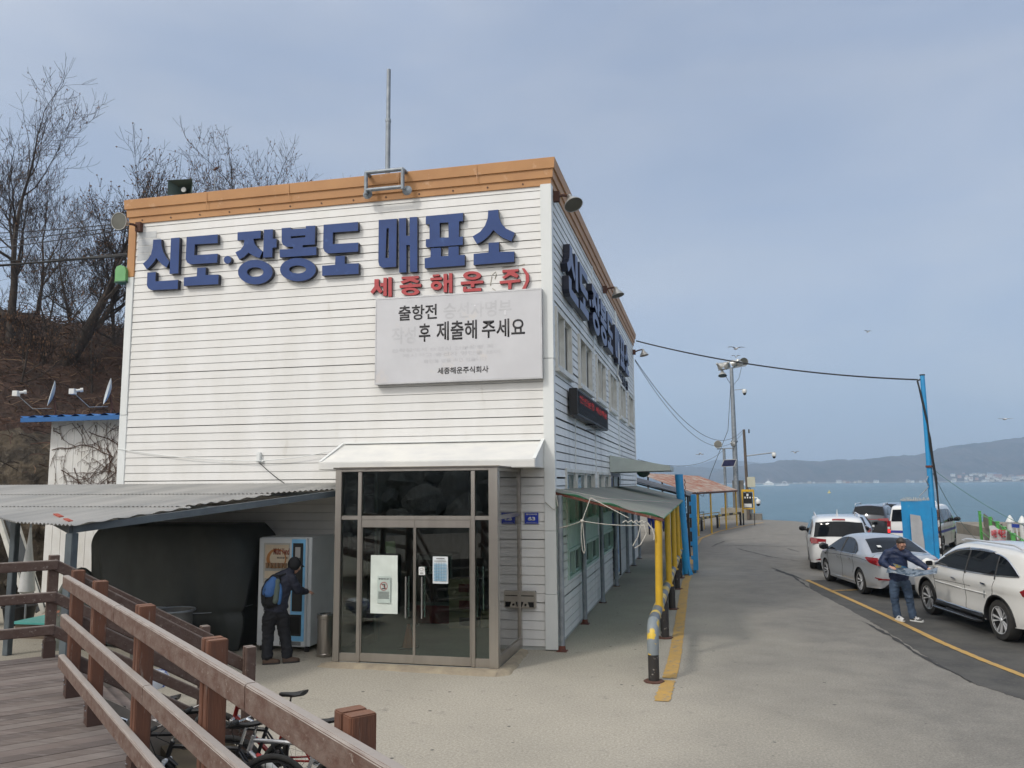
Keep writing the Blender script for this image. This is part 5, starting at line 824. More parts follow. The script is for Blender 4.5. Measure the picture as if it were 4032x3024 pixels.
# ================================================================ LEFT SIDE: CABIN, CANOPY, TARPAULIN
cb = thing('cabin', 'white ribbed site cabin with a blue tiled roof edge, overgrown with bare creepers', 'cabin', (-11.3, 4.4, 0))
M['cabw'] = mat('white_ribbed_panel', (.74, .74, .73), .5, c2=(.66, .65, .62), ns=2, c3=(.40, .36, .30), n3=2.5, r3=(.66, .8))
b = MB(); vs = []; x = -2.35
prof = []
while x < 2.0: prof += [(x, 0), (x+.215, 0), (x+.222, .012), (x+.238, .012), (x+.245, 0)]; x += .245
for u, o in prof: vs += [(u, -1.5+o, 0), (u, -1.5+o, 4.65)]
n = len(prof); b.add(vs, [(2*i, 2*i+2, 2*i+3, 2*i+1) for i in range(n-1)]); b.build('front_wall', M['cabw'], cb, fix=False)
b = MB(); b.box(-2.35, 2.0, -1.47, 1.5, 0, 4.6); b.build('shell', M['cabw'], cb); corr('tmp', plain('blue_roof_tiles', (.03, .17, .48), .4), None, [(-2.8, -2.05), (2.05, -2.05), (2.05, 1.6), (-2.8, 1.6)], lambda x, y: 4.73+.10*(y+2)*.5, .42, .035, 'x', .02, .05).name = 'roof_sheet'
o = bpy.data.objects['roof_sheet.001'] if 'roof_sheet.001' in bpy.data.objects else bpy.data.objects['roof_sheet']; o.parent = cb
b = MB(); b.box(-2.78, 2.03, -2.05, -1.98, 4.60, 4.71); b.build('eaves', plain('blue_eaves', (.025, .13, .36), .5), cb); MB().box(-.75, 1.1, -1.53, -1.505, .1, 2.55).build('cream_panel', plain('cream_board', (.72, .64, .50), .6), cb)
random.seed(11); b = MB()
def creeper(x, z, a, n, r):
    p = [(x, -1.515, z)]
    for i in range(n):
        a += random.uniform(-.35, .35); x += cos(a)*.1; z += sin(a)*.1
        if not (-2.3 < x < 1.95 and 2.5 < z < 4.6): break
        p.append((x, -1.515-random.random()*.02, z))
        if random.random() < .35 and r > .006: creeper(x, z, a+random.choice((-1, 1))*random.uniform(.5, 1.3), n//2, r*.6)
        if random.random() < .55: b.tube([(x, -1.52, z), (x+random.uniform(-.03, .03), -1.53, z-random.uniform(.04, .12))], .004, 3, cap=False)
    if len(p) > 1: b.tube(p, r, 4, cap=False)
for i in range(12): creeper(random.uniform(-2.3, 1.8), random.uniform(2.7, 4.5), random.choice((-.6, -.4, .1, 2.8, -.9)), 30, .012)
tag(b.build('creeper', plain('brown_creeper', (.10, .06, .045), .9)), 'bare brown creeper stems spread over the white cabin wall', 'creeper')
o.id_data; cre = [ob for ob in bpy.data.objects if ob.name.startswith('creeper')][0]; cre.location = (-11.3, 4.4, 0)
for i, (x, y) in enumerate(((-14.15, 3.4), (-12.45, 3.45))):
    t = thing('satellite_dish', ['left satellite dish seen edge on above the cabin roof', 'right satellite dish seen edge on above the cabin roof, next to the building'][i], 'satellite dish', (x, y, 4.5), .1, 'satellite dishes above the cabin')
    R = Matrix.Translation((0, 0, .95))@Vector((-.76, -.64, .20)).to_track_quat('Z', 'Y').to_matrix().to_4x4()
    MB().lathe([(0, -.05), (.16, -.035), (.28, .0), (.35, .03), (.355, .035), (.28, .010), (.16, -.022), (0, -.037)], 24, R).build('dish', plain('pale_dish', (.55, .60, .62), .5), t, smooth=50)
    MB().tube([(.06, 0, .0), (.12, 0, .5), (.05, 0, .9)], .025, 8).build('mount', M['oxide'], t); MB().tube([(.0, 0, .55), (-.34, -.26, .52), (-.62, -.46, .85)], .012, 6).build('feed_arm', M['galv'], t, smooth=60)
    b = MB(); b.box(-.74, -.60, -.54, -.42, .84, .98); b.tube([(-.60, -.46, .93), (-.52, -.40, .95)], .035, 8); b.tube([(-.52, -.40, .95), (-.47, -.36, .96)], .055, 10); b.build('receiver', M['whitepaint'], t)
cn = thing('lean_to_canopy', 'low corrugated grey roof on steel posts left of the entrance, over a covered load', 'canopy', (-7, -2, 2.6))
M['shedroof'] = mat('grey_corrugated_roof', (.40, .39, .37), .6, c2=(.30, .30, .29), ns=1.2, stretch=(2, .4, 1), c3=(.22, .19, .16), n3=3, r3=(.62, .76))
zs = lambda x, y: 2.99+.095*min(y, 0)+.018*(x+5) if False else 2.985+y*.092+(x+9)*-.002
corr('sheet', M['shedroof'], cn, [(-13.6, -.03), (-3.5, -.03), (-3.46, -1.0), (-4.9, -2.0), (-11.0, -2.0), (-12.8, -1.1)], lambda x, y: zs(x, y)+.024, .076, .012, 'x', .0127)
corr('sheet', M['shedroof'], cn, [(-11.3, -1.9), (-4.55, -1.9), (-4.75, -2.75), (-5.15, -3.7), (-9.0, -3.7)], lambda x, y: zs(x, y)+.010, .076, .012, 'x', .0127)
corr('sheet', M['shedroof'], cn, [(-9.3, -3.6), (-4.95, -3.6), (-5.1, -4.3), (-5.35, -5.55), (-6.5, -5.3)], lambda x, y: zs(x, y)-.004, .076, .012, 'x', .0127)
M['bluegrey'] = mat('blue_grey_steel', (.11, .135, .15), .5, c2=(.075, .09, .105), ns=3, c3=(.25, .24, .22), n3=4, r3=(.66, .76))
b = MB(); b.beam((-5.53, -5.35, 2.40), (-3.46, -1.2, 2.84), .06, .10); b.beam((-5.53, -5.35, 2.40), (-9.5, -2.24, 2.72), .08, .12); b.beam((-9.5, -2.24, 2.72), (-12.6, -.3, 2.88), .08, .12)
b.beam((-4.5, -3.3, 2.60), (-9.9, -2.0, 2.74), .05, .06); b.beam((-3.5, -1.3, 2.80), (-11.5, -1.0, 2.84), .05, .06); loc(b.build('beam', M['bluegrey']), cn)
for x, y, zt, w_ in ((-5.53, -5.35, 2.35, .115), (-9.5, -2.24, 2.66, .115), (-8.9, -.25, 2.9, .09)):
    b = MB(); b.box(x-w_/2, x+w_/2, y-w_/2, y+w_/2, 0, zt); loc(b.build('post', M['bluegrey'], bevel=.008), cn)
for f, g in ((.03, .10), (.16, .25)):
    b = MB(); a_ = Vector((-5.53, -5.35, 2.475)).lerp(Vector((-9.5, -2.24, 2.795)), f); c_ = Vector((-5.53, -5.35, 2.475)).lerp(Vector((-9.5, -2.24, 2.795)), g); b.beam(a_, c_, .06, .05); loc(b.build('red_packer', plain('red_oxide_packer', (.38, .07, .04), .7)), cn)
# big tarpaulin covered load
M['tarp'] = mat('black_tarpaulin', (.032, .036, .035), .6, bump=.012, bs=2.2, stretch=(1.6, 1.6, .9), c2=(.042, .048, .045), ns=2)
tp = thing('tarpaulin_load', 'large load wrapped in black tarpaulin under the lean-to roof left of the vending machine', 'covered load', (-7.2, -.6, 0))
b = MB(); nu, nv = 150, 44; vs = []
for j in range(nv+1):
    v = j/nv; z = 2.24*v
    for i in range(nu):
        a = 2*pi*i/nu; c_, s_ = cos(a), sin(a); e = .32
        x = 1.62*abs(c_)**e*(1 if c_ > 0 else -1); y = .72*abs(s_)**e*(1 if s_ > 0 else -1)
        k = 1-.10*max(0, (v-.82)/.18)**2*1.2; belt = -.10*math.exp(-((v-.30)/.03)**2)+.05*math.exp(-((v-.18)/.10)**2); sh_ = a*13+2.2*mnoise.noise((x*1.1, y*1.1, z*.5))*3; fold = .17*(.5-abs(mnoise.noise((x*1.9+z*.25, y*1.9, z*.30)))*2.2)*(1-v*.45)+.05*mnoise.noise((x*1.2, y*1.2, z*.9+5))
        r_ = k*(1+belt*.4+fold*.7+.06*sin(v*2.6)); hem = .10*sin(a*3+1)+.05*sin(a*7) if j == 0 else 0
        vs.append((x*r_-.05*(1-v), y*r_, max(.02, z+hem*(1-v)-.06*(abs(c_)**6)*max(0, v-.9)*10*(c_ < 0))))
b.add(vs, [(j*nu+i, j*nu+(i+1) % nu, (j+1)*nu+(i+1) % nu, (j+1)*nu+i) for j in range(nv) for i in range(nu)]+[tuple(range(nv*nu, nv*nu+nu))]); loc_o = b.build('sheet', M['tarp'], tp, smooth=80)
b = MB(); b.tube([(1.60*abs(cos(a))**.32*(1 if cos(a) > 0 else -1), .735*abs(sin(a))**.32*(1 if sin(a) > 0 else -1), .66+.10*cos(a)) for a in [2*pi*i/60+1e-3 for i in range(61)]], .008, 5); b.build('tie_rope', M['galv'], tp)
t = thing('small_covered_heap', 'small heap under a patterned grey cloth at the left foot of the tarpaulin load', 'covered heap', (-8.95, -1.2, 0)); MB().lathe([(.55, 0), (.52, .4), (.42, .9), (.25, 1.28), (.08, 1.42), (0, 1.44)], 18).build('cloth', mat('patterned_cloth', (.16, .17, .15), .9, c2=(.08, .09, .08), ns=6, c3=(.45, .18, .12), n3=3, r3=(.62, .66)), t, smooth=60)
for i, (x, y, r_, h, lab) in enumerate(((-6.15, -2.25, .33, .88, 'dented steel drum with an open rim in front of the tarpaulin'), (-6.75, -2.1, .30, .84, 'second drum half hidden behind the rimmed steel drum'))):
    t = thing('steel_drum', lab, 'drum', (x, y, 0), 0, 'drums by the tarpaulin'); MB().lathe([(0, .0), (r_*.9, .0), (r_*.9, h-.03), (r_, h-.02), (r_, h), (r_*.86, h), (r_*.84, h-.12), (0, h-.12)], 24).build('body', plain('worn_drum_steel', (.16, .16, .15), .5, .5), t, smooth=35); MB().tube([(r_*cos(a)*1.01, r_*sin(a)*1.01, h-.005) for a in [2*pi*k/24 for k in range(25)]], .018, 6).build('rim', M['galv'], t, smooth=40)
t = thing('teal_tray', 'teal plastic sheet lying on a low pallet under the lean-to', 'plastic sheet', (-9.9, -.35, 0), .05); MB().box(-.9, .9, -.5, .5, .28, .32).build('sheet', plain('teal_plastic', (.10, .42, .38), .45), t); MB().box(-.85, .85, -.45, .45, .0, .28).build('pallet', plain('pallet_wood', (.16, .12, .09), .9), t)
t = thing('printed_sacks', 'blue and white printed plastic sacks behind the ramp railing', 'sacks', (-4.5, -5.6, 0), .4)
for k in range(3): MB().lathe([(0, 0), (.24, .03), (.27, .12), (.22, .22), (0, .25)], 16, Matrix.Translation((.12*k-.1, .28*k-.2, .1+.12*k))@Matrix.Rotation(.3*k, 4, 'Z')@Matrix.Scale(1.5, 4, (1, 0, 0))).build('sack', mat('printed_sack', (.62, .64, .68), .5, c2=(.05, .10, .35), ns=7, nr=(.55, .58)), t, smooth=50)
t = thing('folded_umbrella', 'folded white parasol standing behind the left ramp rail', 'parasol', (-11.6, .3, 0)); MB().lathe([(.02, 2.1), (.05, 1.75), (.12, 1.2), (.17, .75), (.10, .7), (0, .7)], 10).build('folded_canopy', plain('white_canvas', (.62, .63, .63), .8), t, smooth=50); MB().tube([(0, 0, 0), (0, 0, 2.2)], .02, 8).build('pole', M['galv'], t)
t = thing('leaning_frames', 'white window frames leaning in a bundle against the cabin corner', 'window frames', (-13.0, 1.6, 0)); b = MB()
for k in range(2): b.beam((-.55+.35*k, -.35+.1*k, 2.55), (.75+.30*k, -.5+.1*k, .15), .06, .13); 
b.beam((.10, -.2, 1.7), (.55, -.25, 1.0), .05, .12); b.build('frame', M['frame'], t); MB().beam((-.3, -.28, 2.5), (.95, -.4, .2), .02, .30).build('glass', plain('dull_glass', (.10, .11, .12), .15), t)
for i, (x, y, r_, h, mm, lab) in enumerate(((-12.6, .25, .23, .42, 'galv', 'pale grey bucket by the rock foot behind the left rail'), (-12.0, .55, .33, .40, 'black', 'wide black plastic tub beside the pale grey bucket'), (-12.2, -1.6, .40, .7, 'black', 'black planter tub at the far left edge with wire baskets on it'))):
    t = thing('tub' if i else 'bucket', lab, 'tub' if i else 'bucket', (x, y, 0)); MB().lathe([(0, 0), (r_*.8, 0), (r_, h), (r_*1.06, h), (r_*1.06, h-.03), (r_*.97, h-.03), (r_*.78, .03), (0, .03)], 20).build('body', M['galv'] if mm == 'galv' else M['black'], t, smooth=40)
    MB().tube([(r_*1.04*cos(a), r_*1.04*sin(a), h) for a in [2*pi*k/20 for k in range(21)]], .012, 6).build('rim', M['galv'] if i != 1 else M['black'], t, smooth=40)
# ================================================================ VENDING MACHINE, BIN, BARRIER POLE
vm = thing('vending_machine', 'grey and blue coffee vending machine with an orange cup poster beside the porch', 'vending machine', (-4.79, -.55, .0))
M['vmgrey'] = mat('pale_grey_enamel', (.66, .69, .71), .4, c2=(.58, .61, .63), ns=2); M['vmblue'] = plain('light_blue_enamel', (.22, .55, .88), .4)
b = MB(); b.box(-.50, .52, -.44, .50, .10, 2.02); b.build('cabinet', M['vmgrey'], vm, bevel=.01); b = MB(); b.box(-.50, .46, -.50, -.442, .10, 2.01); dr = b.build('door', M['vmgrey'], vm, bevel=.012)
b = MB(); b.box(.16, .43, -.512, -.501, .20, 1.99); b.build('blue_strip', M['vmblue'], dr); b = MB(); b.box(.19, .39, -.524, -.513, .72, 1.92); b.build('control_panel', M['black'], dr, bevel=.004)
b = MB(); b.box(-.40, .12, -.508, -.501, 1.20, 1.92); b.build('display_frame', plain('pale_frame', (.50, .50, .47), .4), dr)
b = MB(); b.box(-.37, .10, -.5125, -.5085, 1.24, 1.89); b.build('poster', mat('cream_poster', (.66, .56, .42), .4, c2=(.56, .46, .34), ns=3), dr)
fv = lambda u, v, d: (u, -.5128-d, v)
b = MB(); b.prism([(-.14+.20*cos(a), 1.63+.19*sin(a)) for a in [2*pi*i/30 for i in range(30)]], fv, 0, .0012, holes=[[(-.12+.155*cos(a), 1.64+.15*sin(a)) for a in [2*pi*i/26 for i in range(26)]]]); b.build('ring_print', plain('orange_print', (.48, .20, .06), .5), dr)
text('Multi Vend', -.20, .115, 1.71, 1.83, lambda u, v, d: (u, -.5142-d, v), plain('red_brown_print', (.28, .05, .03), .5), 'lettering', dr, .001, .03); text('커피+유자차+율무+드링크', -.13, .09, 1.635, 1.675, fv, M['text'], 'lettering', dr, .001, .03)
b = MB(); b.box(-.36, .09, -.52, -.513, 1.42, 1.47); b.box(-.36, .09, -.52, -.513, 1.25, 1.29); b.build('shelf', plain('grey_shelf', (.4, .4, .38), .4), dr); b = MB()
for i in range(6): b.lathe([(0, 0), (.025, 0), (.03, .09), (0, .09)], 10, Matrix.Translation((-.31+i*.072, -.535, 1.475)))
b.build('sample_cups', plain('brown_cups', (.30, .18, .10), .5), dr)
b = MB(); b.box(.24, .34, -.529, -.525, 1.66, 1.85); b.build('price_card', plain('pale_card', (.48, .48, .47), .6), dr); b = MB(); b.box(.22, .35, -.529, -.525, 1.46, 1.53); b.box(.22, .32, -.55, -.525, 1.24, 1.27); b.build('coin_slot', M['chrome'], dr)
b = MB(); b.box(-.02, .38, -.516, -.5135, .29, .66); b.build('hatch', M['black'], dr); b = MB(); b.box(.02, .34, -.52, -.5165, .33, .62); b.build('hatch_flap', M['dark'], dr)
b = MB()
for z in (.125, .215):
    for i in range(20): b.box(-.04+i*.021, -.03+i*.021, -.506, -.5015, z, z+.065)
b.build('vent', M['dark'], dr); b = MB()
for x in (-.44, .44): b.box(x-.03, x+.03, -.42, -.36, 0, .10); b.box(x-.03, x+.03, .38, .44, 0, .10)
b.build('foot', M['black'], vm)
bn = thing('litter_bin', 'cylindrical stainless steel litter bin between the vending machine and the porch', 'litter bin', (-3.87, -1.20, 0)); MB().lathe([(0, .01), (.145, .01), (.15, .03), (.15, .05), (.142, .06), (.142, .64), (.15, .65), (.152, .70), (.14, .715), (.125, .70), (.125, .6), (0, .6)], 28).build('body', M['steel'], bn, smooth=35); MB().lathe([(.1, .712), (.15, .715), (.152, .725), (.1, .722)], 28).build('rim', M['chrome'], bn, smooth=35)
t = thing('safety_cone_pole', 'thin red and white banded safety stick behind the litter bin', 'barrier pole', (-3.62, -.6, 0))
for i in range(7): MB().tube([(0, 0, .1+i*.14), (0, 0, .24+i*.14)], .028-.002*i, 10).build('band', [plain('red_band', (.5, .06, .03), .5), M['whitepaint']][i % 2], t)
MB().tube([(0, 0, 1.08), (.02, .0, 1.75)], .01, 6).build('stick', M['black'], t); MB().lathe([(0, 0), (.12, 0), (.11, .04), (.03, .10), (0, .1)], 14).build('base', M['rubber'], t)
# ================================================================ FENCES ON THE RIGHT
gf = thing('green_fence', 'bright green steel fence hung with fishing nets at the quay edge', 'fence', (15.5, 26, 0)); M['green'] = plain('bright_green_paint', (.10, .42, .09), .5); M['net'] = mat('brown_fishing_net', (.24, .21, .16), .95, c2=(.12, .115, .09), ns=6)
gp_ = lambda px, D: W2((px-2016)/3178.6*D, D)
gpts = [gp_(3830, 39.9), gp_(3869, 34.2), gp_(3896, 31), gp_(3919, 28), gp_(3952, 25), gp_(3990, 22.5)]
for i, (x, y) in enumerate(gpts): b = MB(); b.box(x-.05, x+.05, y-.05, y+.05, 0, 1.44-.03*i); b.box(x-.07, x+.07, y-.07, y+.07, 1.44-.03*i, 1.46-.03*i); loc(b.build('post', M['green']), gf)
b = MB(); 
for (xa, ya), (xb, yb) in zip(gpts, gpts[1:]):
    for z in (.5, 1.34): b.beam((xa, ya, z), (xb, yb, z-.02), .02, .025)
loc(b.build('rail', M['green']), gf)
b = MB(); random.seed(8); vs = []; n = 60; K = 10
for i in range(n+1):
    q_ = i/n*(len(gpts)-1); a = min(int(q_), len(gpts)-2); f = q_-a; x = gpts[a][0]*(1-f)+gpts[a+1][0]*f; y = gpts[a][1]*(1-f)+gpts[a+1][1]*f
    for k in range(K+1): z = .03+k/K*(1.28-.04*q_+.07*sin(i*.9)); vs.append((x+.12+.10*random.random(), y+random.uniform(-.05, .05), z))
b.add(vs, [(i*(K+1)+k, (i+1)*(K+1)+k, (i+1)*(K+1)+k+1, i*(K+1)+k+1) for i in range(n) for k in range(K)]); o = b.build('fishing_net', M['net'], fix=False, smooth=60); tag(o, 'brown fishing net draped along the green fence', 'fishing net')
bn_ = thing('protest_banner', 'white banner with red Korean letters tied to the green fence', 'banner', (14.0, 22.2, .2)); A_, B_ = Vector(gp_(3862, 27.6)+(0,)), Vector(gp_(3928, 27.6)+(0,)); b = MB(); vs = []
for i in range(21):
    for k in range(13): p = A_.lerp(B_, i/20); vs.append((p.x-.02*sin(i*.9+k*.5), p.y, .62+(.78-.12*(i/20))*k/12+.06*sin(i/20*pi*2)))
b.add(vs, [(i*13+k, (i+1)*13+k, (i+1)*13+k+1, i*13+k+1) for i in range(20) for k in range(12)]); loc(b.build('cloth', plain('white_cloth', (.70, .69, .70), .8), fix=False, smooth=60), bn_)
fB = lambda u, v, d: (A_.x+(B_.x-A_.x)*u+.012, A_.y+(B_.y-A_.y)*u-.05-d, v); M['redtext'] = plain('red_banner_print', (.62, .05, .07), .6)
loc(text('어민 생존권', .06, .90, 1.03, 1.30, fB, M['redtext'], 'lettering', None, .004, .05), bn_); loc(text('보장하라', .08, .88, .70, .97, fB, M['redtext'], 'lettering', None, .004, .05), bn_)
M['bluerail'] = plain('blue_rail', (.03, .07, .40), .4)
wf = thing('white_blue_fence', 'white railing with pointed post caps and a blue top rail at the right edge', 'fence', (12, 13, 0)); wp = [gp_(3946, 29.2), gp_(3993, 28.6), gp_(4042, 28.0), gp_(4095, 27.3), gp_(4150, 26.6)]
for i, (x, y) in enumerate(wp): b = MB(); b.lathe([(0, 0), (.10, 0), (.095, 1.42), (.10, 1.44), (.145, 1.45), (.145, 1.48), (.10, 1.56), (.05, 1.66), (.02, 1.70), (0, 1.71)], 20, Matrix.Translation((x, y, 0))); loc(b.build('post', M['whitepaint'], smooth=40), wf)
b = MB(); w2 = MB()
for (xa, ya), (xb, yb) in zip(wp, wp[1:]):
    b.beam((xa, ya, 1.34), (xb, yb, 1.34), .05, .12); w2.beam((xa, ya, .3), (xb, yb, .3), .04, .05)
    for k in range(1, 2): f = k/2; w2.beam((xa+(xb-xa)*f, ya+(yb-ya)*f, .3), (xa+(xb-xa)*f, ya+(yb-ya)*f, 1.3), .035, .035, up=(0, 1, 0))
loc(b.build('top_rail', M['bluerail']), wf); loc(w2.build('balusters', M['whitepaint']), wf)
b = MB(); b.prism([(16.8, 30.5), (19.5, 26.4), (26, 12), (30, 12), (30, 40), (17.5, 40)], lambda u, v, d: (u, v, d), -3.2, .45); struct(b.build('sea_wall', mat('sea_wall_stone', (.25, .22, .17), .9, c2=(.17, .15, .12), ns=1), bevel=.05))
# ================================================================ TIMBER RAMP DECK IN THE FOREGROUND
Ld = Vector((.760, -.650, 0)); Sd = Vector((.650, .760, 0)); P0 = Vector((-4.12, -7.18, 0)); DZ = 1.18
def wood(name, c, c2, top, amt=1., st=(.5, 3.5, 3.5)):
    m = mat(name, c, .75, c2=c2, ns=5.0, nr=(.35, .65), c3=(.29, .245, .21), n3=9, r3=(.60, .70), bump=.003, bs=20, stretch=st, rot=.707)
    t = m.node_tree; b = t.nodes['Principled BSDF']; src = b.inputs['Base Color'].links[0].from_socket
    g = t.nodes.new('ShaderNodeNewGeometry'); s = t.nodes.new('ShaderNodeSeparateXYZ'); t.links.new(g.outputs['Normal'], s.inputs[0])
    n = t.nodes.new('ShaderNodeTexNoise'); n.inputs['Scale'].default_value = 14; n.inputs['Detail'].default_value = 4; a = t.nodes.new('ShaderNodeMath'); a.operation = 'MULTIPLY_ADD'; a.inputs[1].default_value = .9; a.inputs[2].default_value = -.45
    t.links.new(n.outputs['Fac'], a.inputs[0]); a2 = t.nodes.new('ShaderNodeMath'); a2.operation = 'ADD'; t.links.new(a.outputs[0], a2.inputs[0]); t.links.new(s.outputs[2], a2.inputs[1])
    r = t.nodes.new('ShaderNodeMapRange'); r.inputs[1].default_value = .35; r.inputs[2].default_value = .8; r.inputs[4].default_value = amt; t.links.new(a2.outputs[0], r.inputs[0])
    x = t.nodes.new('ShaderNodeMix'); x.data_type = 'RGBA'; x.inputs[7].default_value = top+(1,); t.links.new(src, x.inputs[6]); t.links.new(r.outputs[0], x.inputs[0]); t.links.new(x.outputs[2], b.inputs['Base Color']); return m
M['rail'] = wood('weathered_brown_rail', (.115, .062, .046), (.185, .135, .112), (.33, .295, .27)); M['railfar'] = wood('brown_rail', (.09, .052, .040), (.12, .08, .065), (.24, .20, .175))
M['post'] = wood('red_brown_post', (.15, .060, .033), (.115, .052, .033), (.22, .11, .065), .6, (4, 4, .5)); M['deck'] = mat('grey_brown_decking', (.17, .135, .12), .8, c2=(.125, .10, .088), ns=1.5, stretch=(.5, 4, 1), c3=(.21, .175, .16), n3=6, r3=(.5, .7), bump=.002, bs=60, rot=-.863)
dk_ = thing('timber_deck', 'grey brown planked timber deck in the bottom left corner', 'deck', tuple(P0))
inv = lambda p: Vector(p)
b = MB(); wpl = .142; random.seed(2)
nplank = int(9.2/wpl); mats = []
for i in range(nplank):
    a = P0+Ld*(-.08+i*wpl); L_ = 9.5
    a0 = a+Sd*(.10); dz = random.uniform(-.002, .002)
    c0 = a0; c1 = a0-Sd*L_; w_ = wpl-.007; vs = [c0, c0+Ld*w_, c1+Ld*w_, c1]
    b.add([(p.x, p.y, DZ-.03+dz) for p in vs]+[(p.x, p.y, DZ+dz) for p in vs], [(3, 2, 1, 0), (4, 5, 6, 7), (0, 1, 5, 4), (1, 2, 6, 5), (2, 3, 7, 6), (3, 0, 4, 7)], i % 4)
dm = [M['deck']]+[mat('decking_%s' % n, c, .8, c2=tuple(q_*.75 for q_ in c), ns=1.3+k*.3, stretch=(.5, 4, 1), rot=-.863, c3=(.22, .19, .175), n3=5+k, r3=(.52, .7), bump=.002, bs=60) for k, (n, c) in enumerate((('dark', (.125, .10, .09)), ('mid', (.155, .125, .11)), ('light', (.20, .168, .15))))]
loc(b.build('plank', dm), dk_)
b = MB()
def slabL(a0, a1, s0, s1, z0, z1, bb, m=0):
    ps = [P0+Ld*a0+Sd*s0, P0+Ld*a1+Sd*s0, P0+Ld*a1+Sd*s1, P0+Ld*a0+Sd*s1]; bb.add([(p.x, p.y, z0) for p in ps]+[(p.x, p.y, z1) for p in ps], [(3, 2, 1, 0), (4, 5, 6, 7), (0, 1, 5, 4), (1, 2, 6, 5), (2, 3, 7, 6), (3, 0, 4, 7)], m)
slabL(-.1, 9.3, .10, .15, DZ-.22, DZ-.012, b); slabL(-.13, -.09, -9, .1, DZ-.22, DZ-.02, b)
for i in range(6): slabL(.1+i*1.8, .2+i*1.8, -.4, -.3, 0, DZ-.031, b)
loc(b.build('fascia_board', M['railfar']), dk_)
def half_post(p, z0, z1, name, parent, mm, shoe=None, w_=.128, d_=.095):
    b = MB()
    for sgn_ in (-1, 1):
        q0 = p+Ld*(sgn_*(w_/4+.002)); b.beam((q0.x, q0.y, z0), (q0.x, q0.y, z1), w_/2-.006, d_, up=tuple(Sd), ch=.006)
    o = b.build(name, mm, bevel=.004); loc(o, parent)
    if shoe is not None:
        b = MB(); b.beam((p.x, p.y, shoe), (p.x, p.y, shoe+.17), w_+.016, d_+.016, up=tuple(Sd)); s_ = b.build('post_shoe', plain('brown_steel_shoe', (.075, .04, .03), .6), bevel=.003); loc(s_, parent)
        b = MB()
        for dx, z in ((-.03, .13), (.03, .11), (-.0, .05)): c = p+Ld*dx-Sd*(d_/2+.008); b.tube([c+Vector((0, 0, shoe+z)), c-Sd*.01+Vector((0, 0, shoe+z))], .008, 8)
        loc(b.build('bolt', M['chrome'], smooth=40), parent)
    return o
def rails(parent, a, c, tops, off, th=.048, h=.105, mm='rail', cuts=()):
    for k, zt in enumerate(tops):
        pts = [0]+[x+.12*k for x in cuts]+[1]; n_ = off
        for f0, f1 in zip(pts, pts[1:]):
            A_ = Vector(a).lerp(Vector(c), f0); C_ = Vector(a).lerp(Vector(c), f1); d = (C_-A_).normalized()*.002
            b = MB(); b.beam(A_+n_+d+Vector((0, 0, zt-h/2)), C_+n_-d+Vector((0, 0, zt-h/2)), th, h, ch=.008); loc(b.build('rail', M[mm], bevel=.003), parent)
nr_ = thing('ramp_railing', 'nearest weathered brown timber railing running across the bottom left foreground', 'railing', tuple(P0))
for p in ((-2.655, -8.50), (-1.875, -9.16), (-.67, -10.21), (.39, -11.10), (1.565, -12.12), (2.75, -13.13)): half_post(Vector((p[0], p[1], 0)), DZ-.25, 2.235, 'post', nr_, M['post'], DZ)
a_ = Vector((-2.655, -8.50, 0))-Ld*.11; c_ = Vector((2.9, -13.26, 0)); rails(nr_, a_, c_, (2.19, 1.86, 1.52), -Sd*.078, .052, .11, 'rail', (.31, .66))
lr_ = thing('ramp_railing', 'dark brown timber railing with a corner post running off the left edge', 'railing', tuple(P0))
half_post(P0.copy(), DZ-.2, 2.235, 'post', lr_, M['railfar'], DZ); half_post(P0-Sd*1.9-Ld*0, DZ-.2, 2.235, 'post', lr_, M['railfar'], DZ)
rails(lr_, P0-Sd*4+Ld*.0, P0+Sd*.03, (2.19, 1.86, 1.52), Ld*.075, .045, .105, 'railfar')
def stair_rail(lab, top, n_off, L_, zb=1.33):
    t = thing('stair_railing', lab, 'railing', tuple(top)); e = top+Sd*L_
    for k, zt in enumerate((2.19, 1.86, 1.52)):
        b = MB(); b.beam(top+n_off+Vector((0, 0, zt-.05)), e+n_off+Sd*.06+Vector((0, 0, zt-.05-.93*(L_+.06)/L_)), .045, .11, ch=.008); loc(b.build('rail', M['railfar'], bevel=.003), t)
    half_post(e, .0, zb, 'post', t, M['railfar'], .02); half_post(top+Sd*(L_*.02), .2, 2.2, 'newel', t, M['railfar']) if False else None
stair_rail('far stair railing sloping down to the right from the corner post', P0.copy(), Ld*.06, 1.60); stair_rail('near stair railing sloping down behind the foreground railing', Vector((-2.655, -8.50, 0)), -Ld*.06, 1.52, 1.41)
st = thing('stair', 'short flight of timber steps between the two stair railings', 'steps', tuple(P0)); b = MB()
for i in range(6): slabL(.08, 1.86, .12+i*.26, .12+(i+1)*.26+.02, DZ-.19*(i+1)-.04, DZ-.19*(i+1)+0, b)
loc(b.build('tread', M['deck'], bevel=.004), st)
for a0 in (.03, 1.88):
    b = MB(); A_ = P0+Ld*a0; b.beam(A_+Sd*.1+Vector((0, 0, DZ-.14)), A_+Sd*1.75+Vector((0, 0, .0)), .045, .24); loc(b.build('stringer', mat('pale_stringer', (.30, .26, .22), .8, c2=(.22, .19, .16), ns=3)), st)
tag(slab([(-2.2, -7.9), (-1.55, -8.5), (-1.15, -8.1), (-1.8, -7.5)], 0, .62, 'timber_planter', mat('mossy_planter_wood', (.085, .065, .045), .9, c2=(.12, .10, .06), ns=3), bevel=.01), 'low dark timber planter box between the stairs and the bicycles', 'planter')
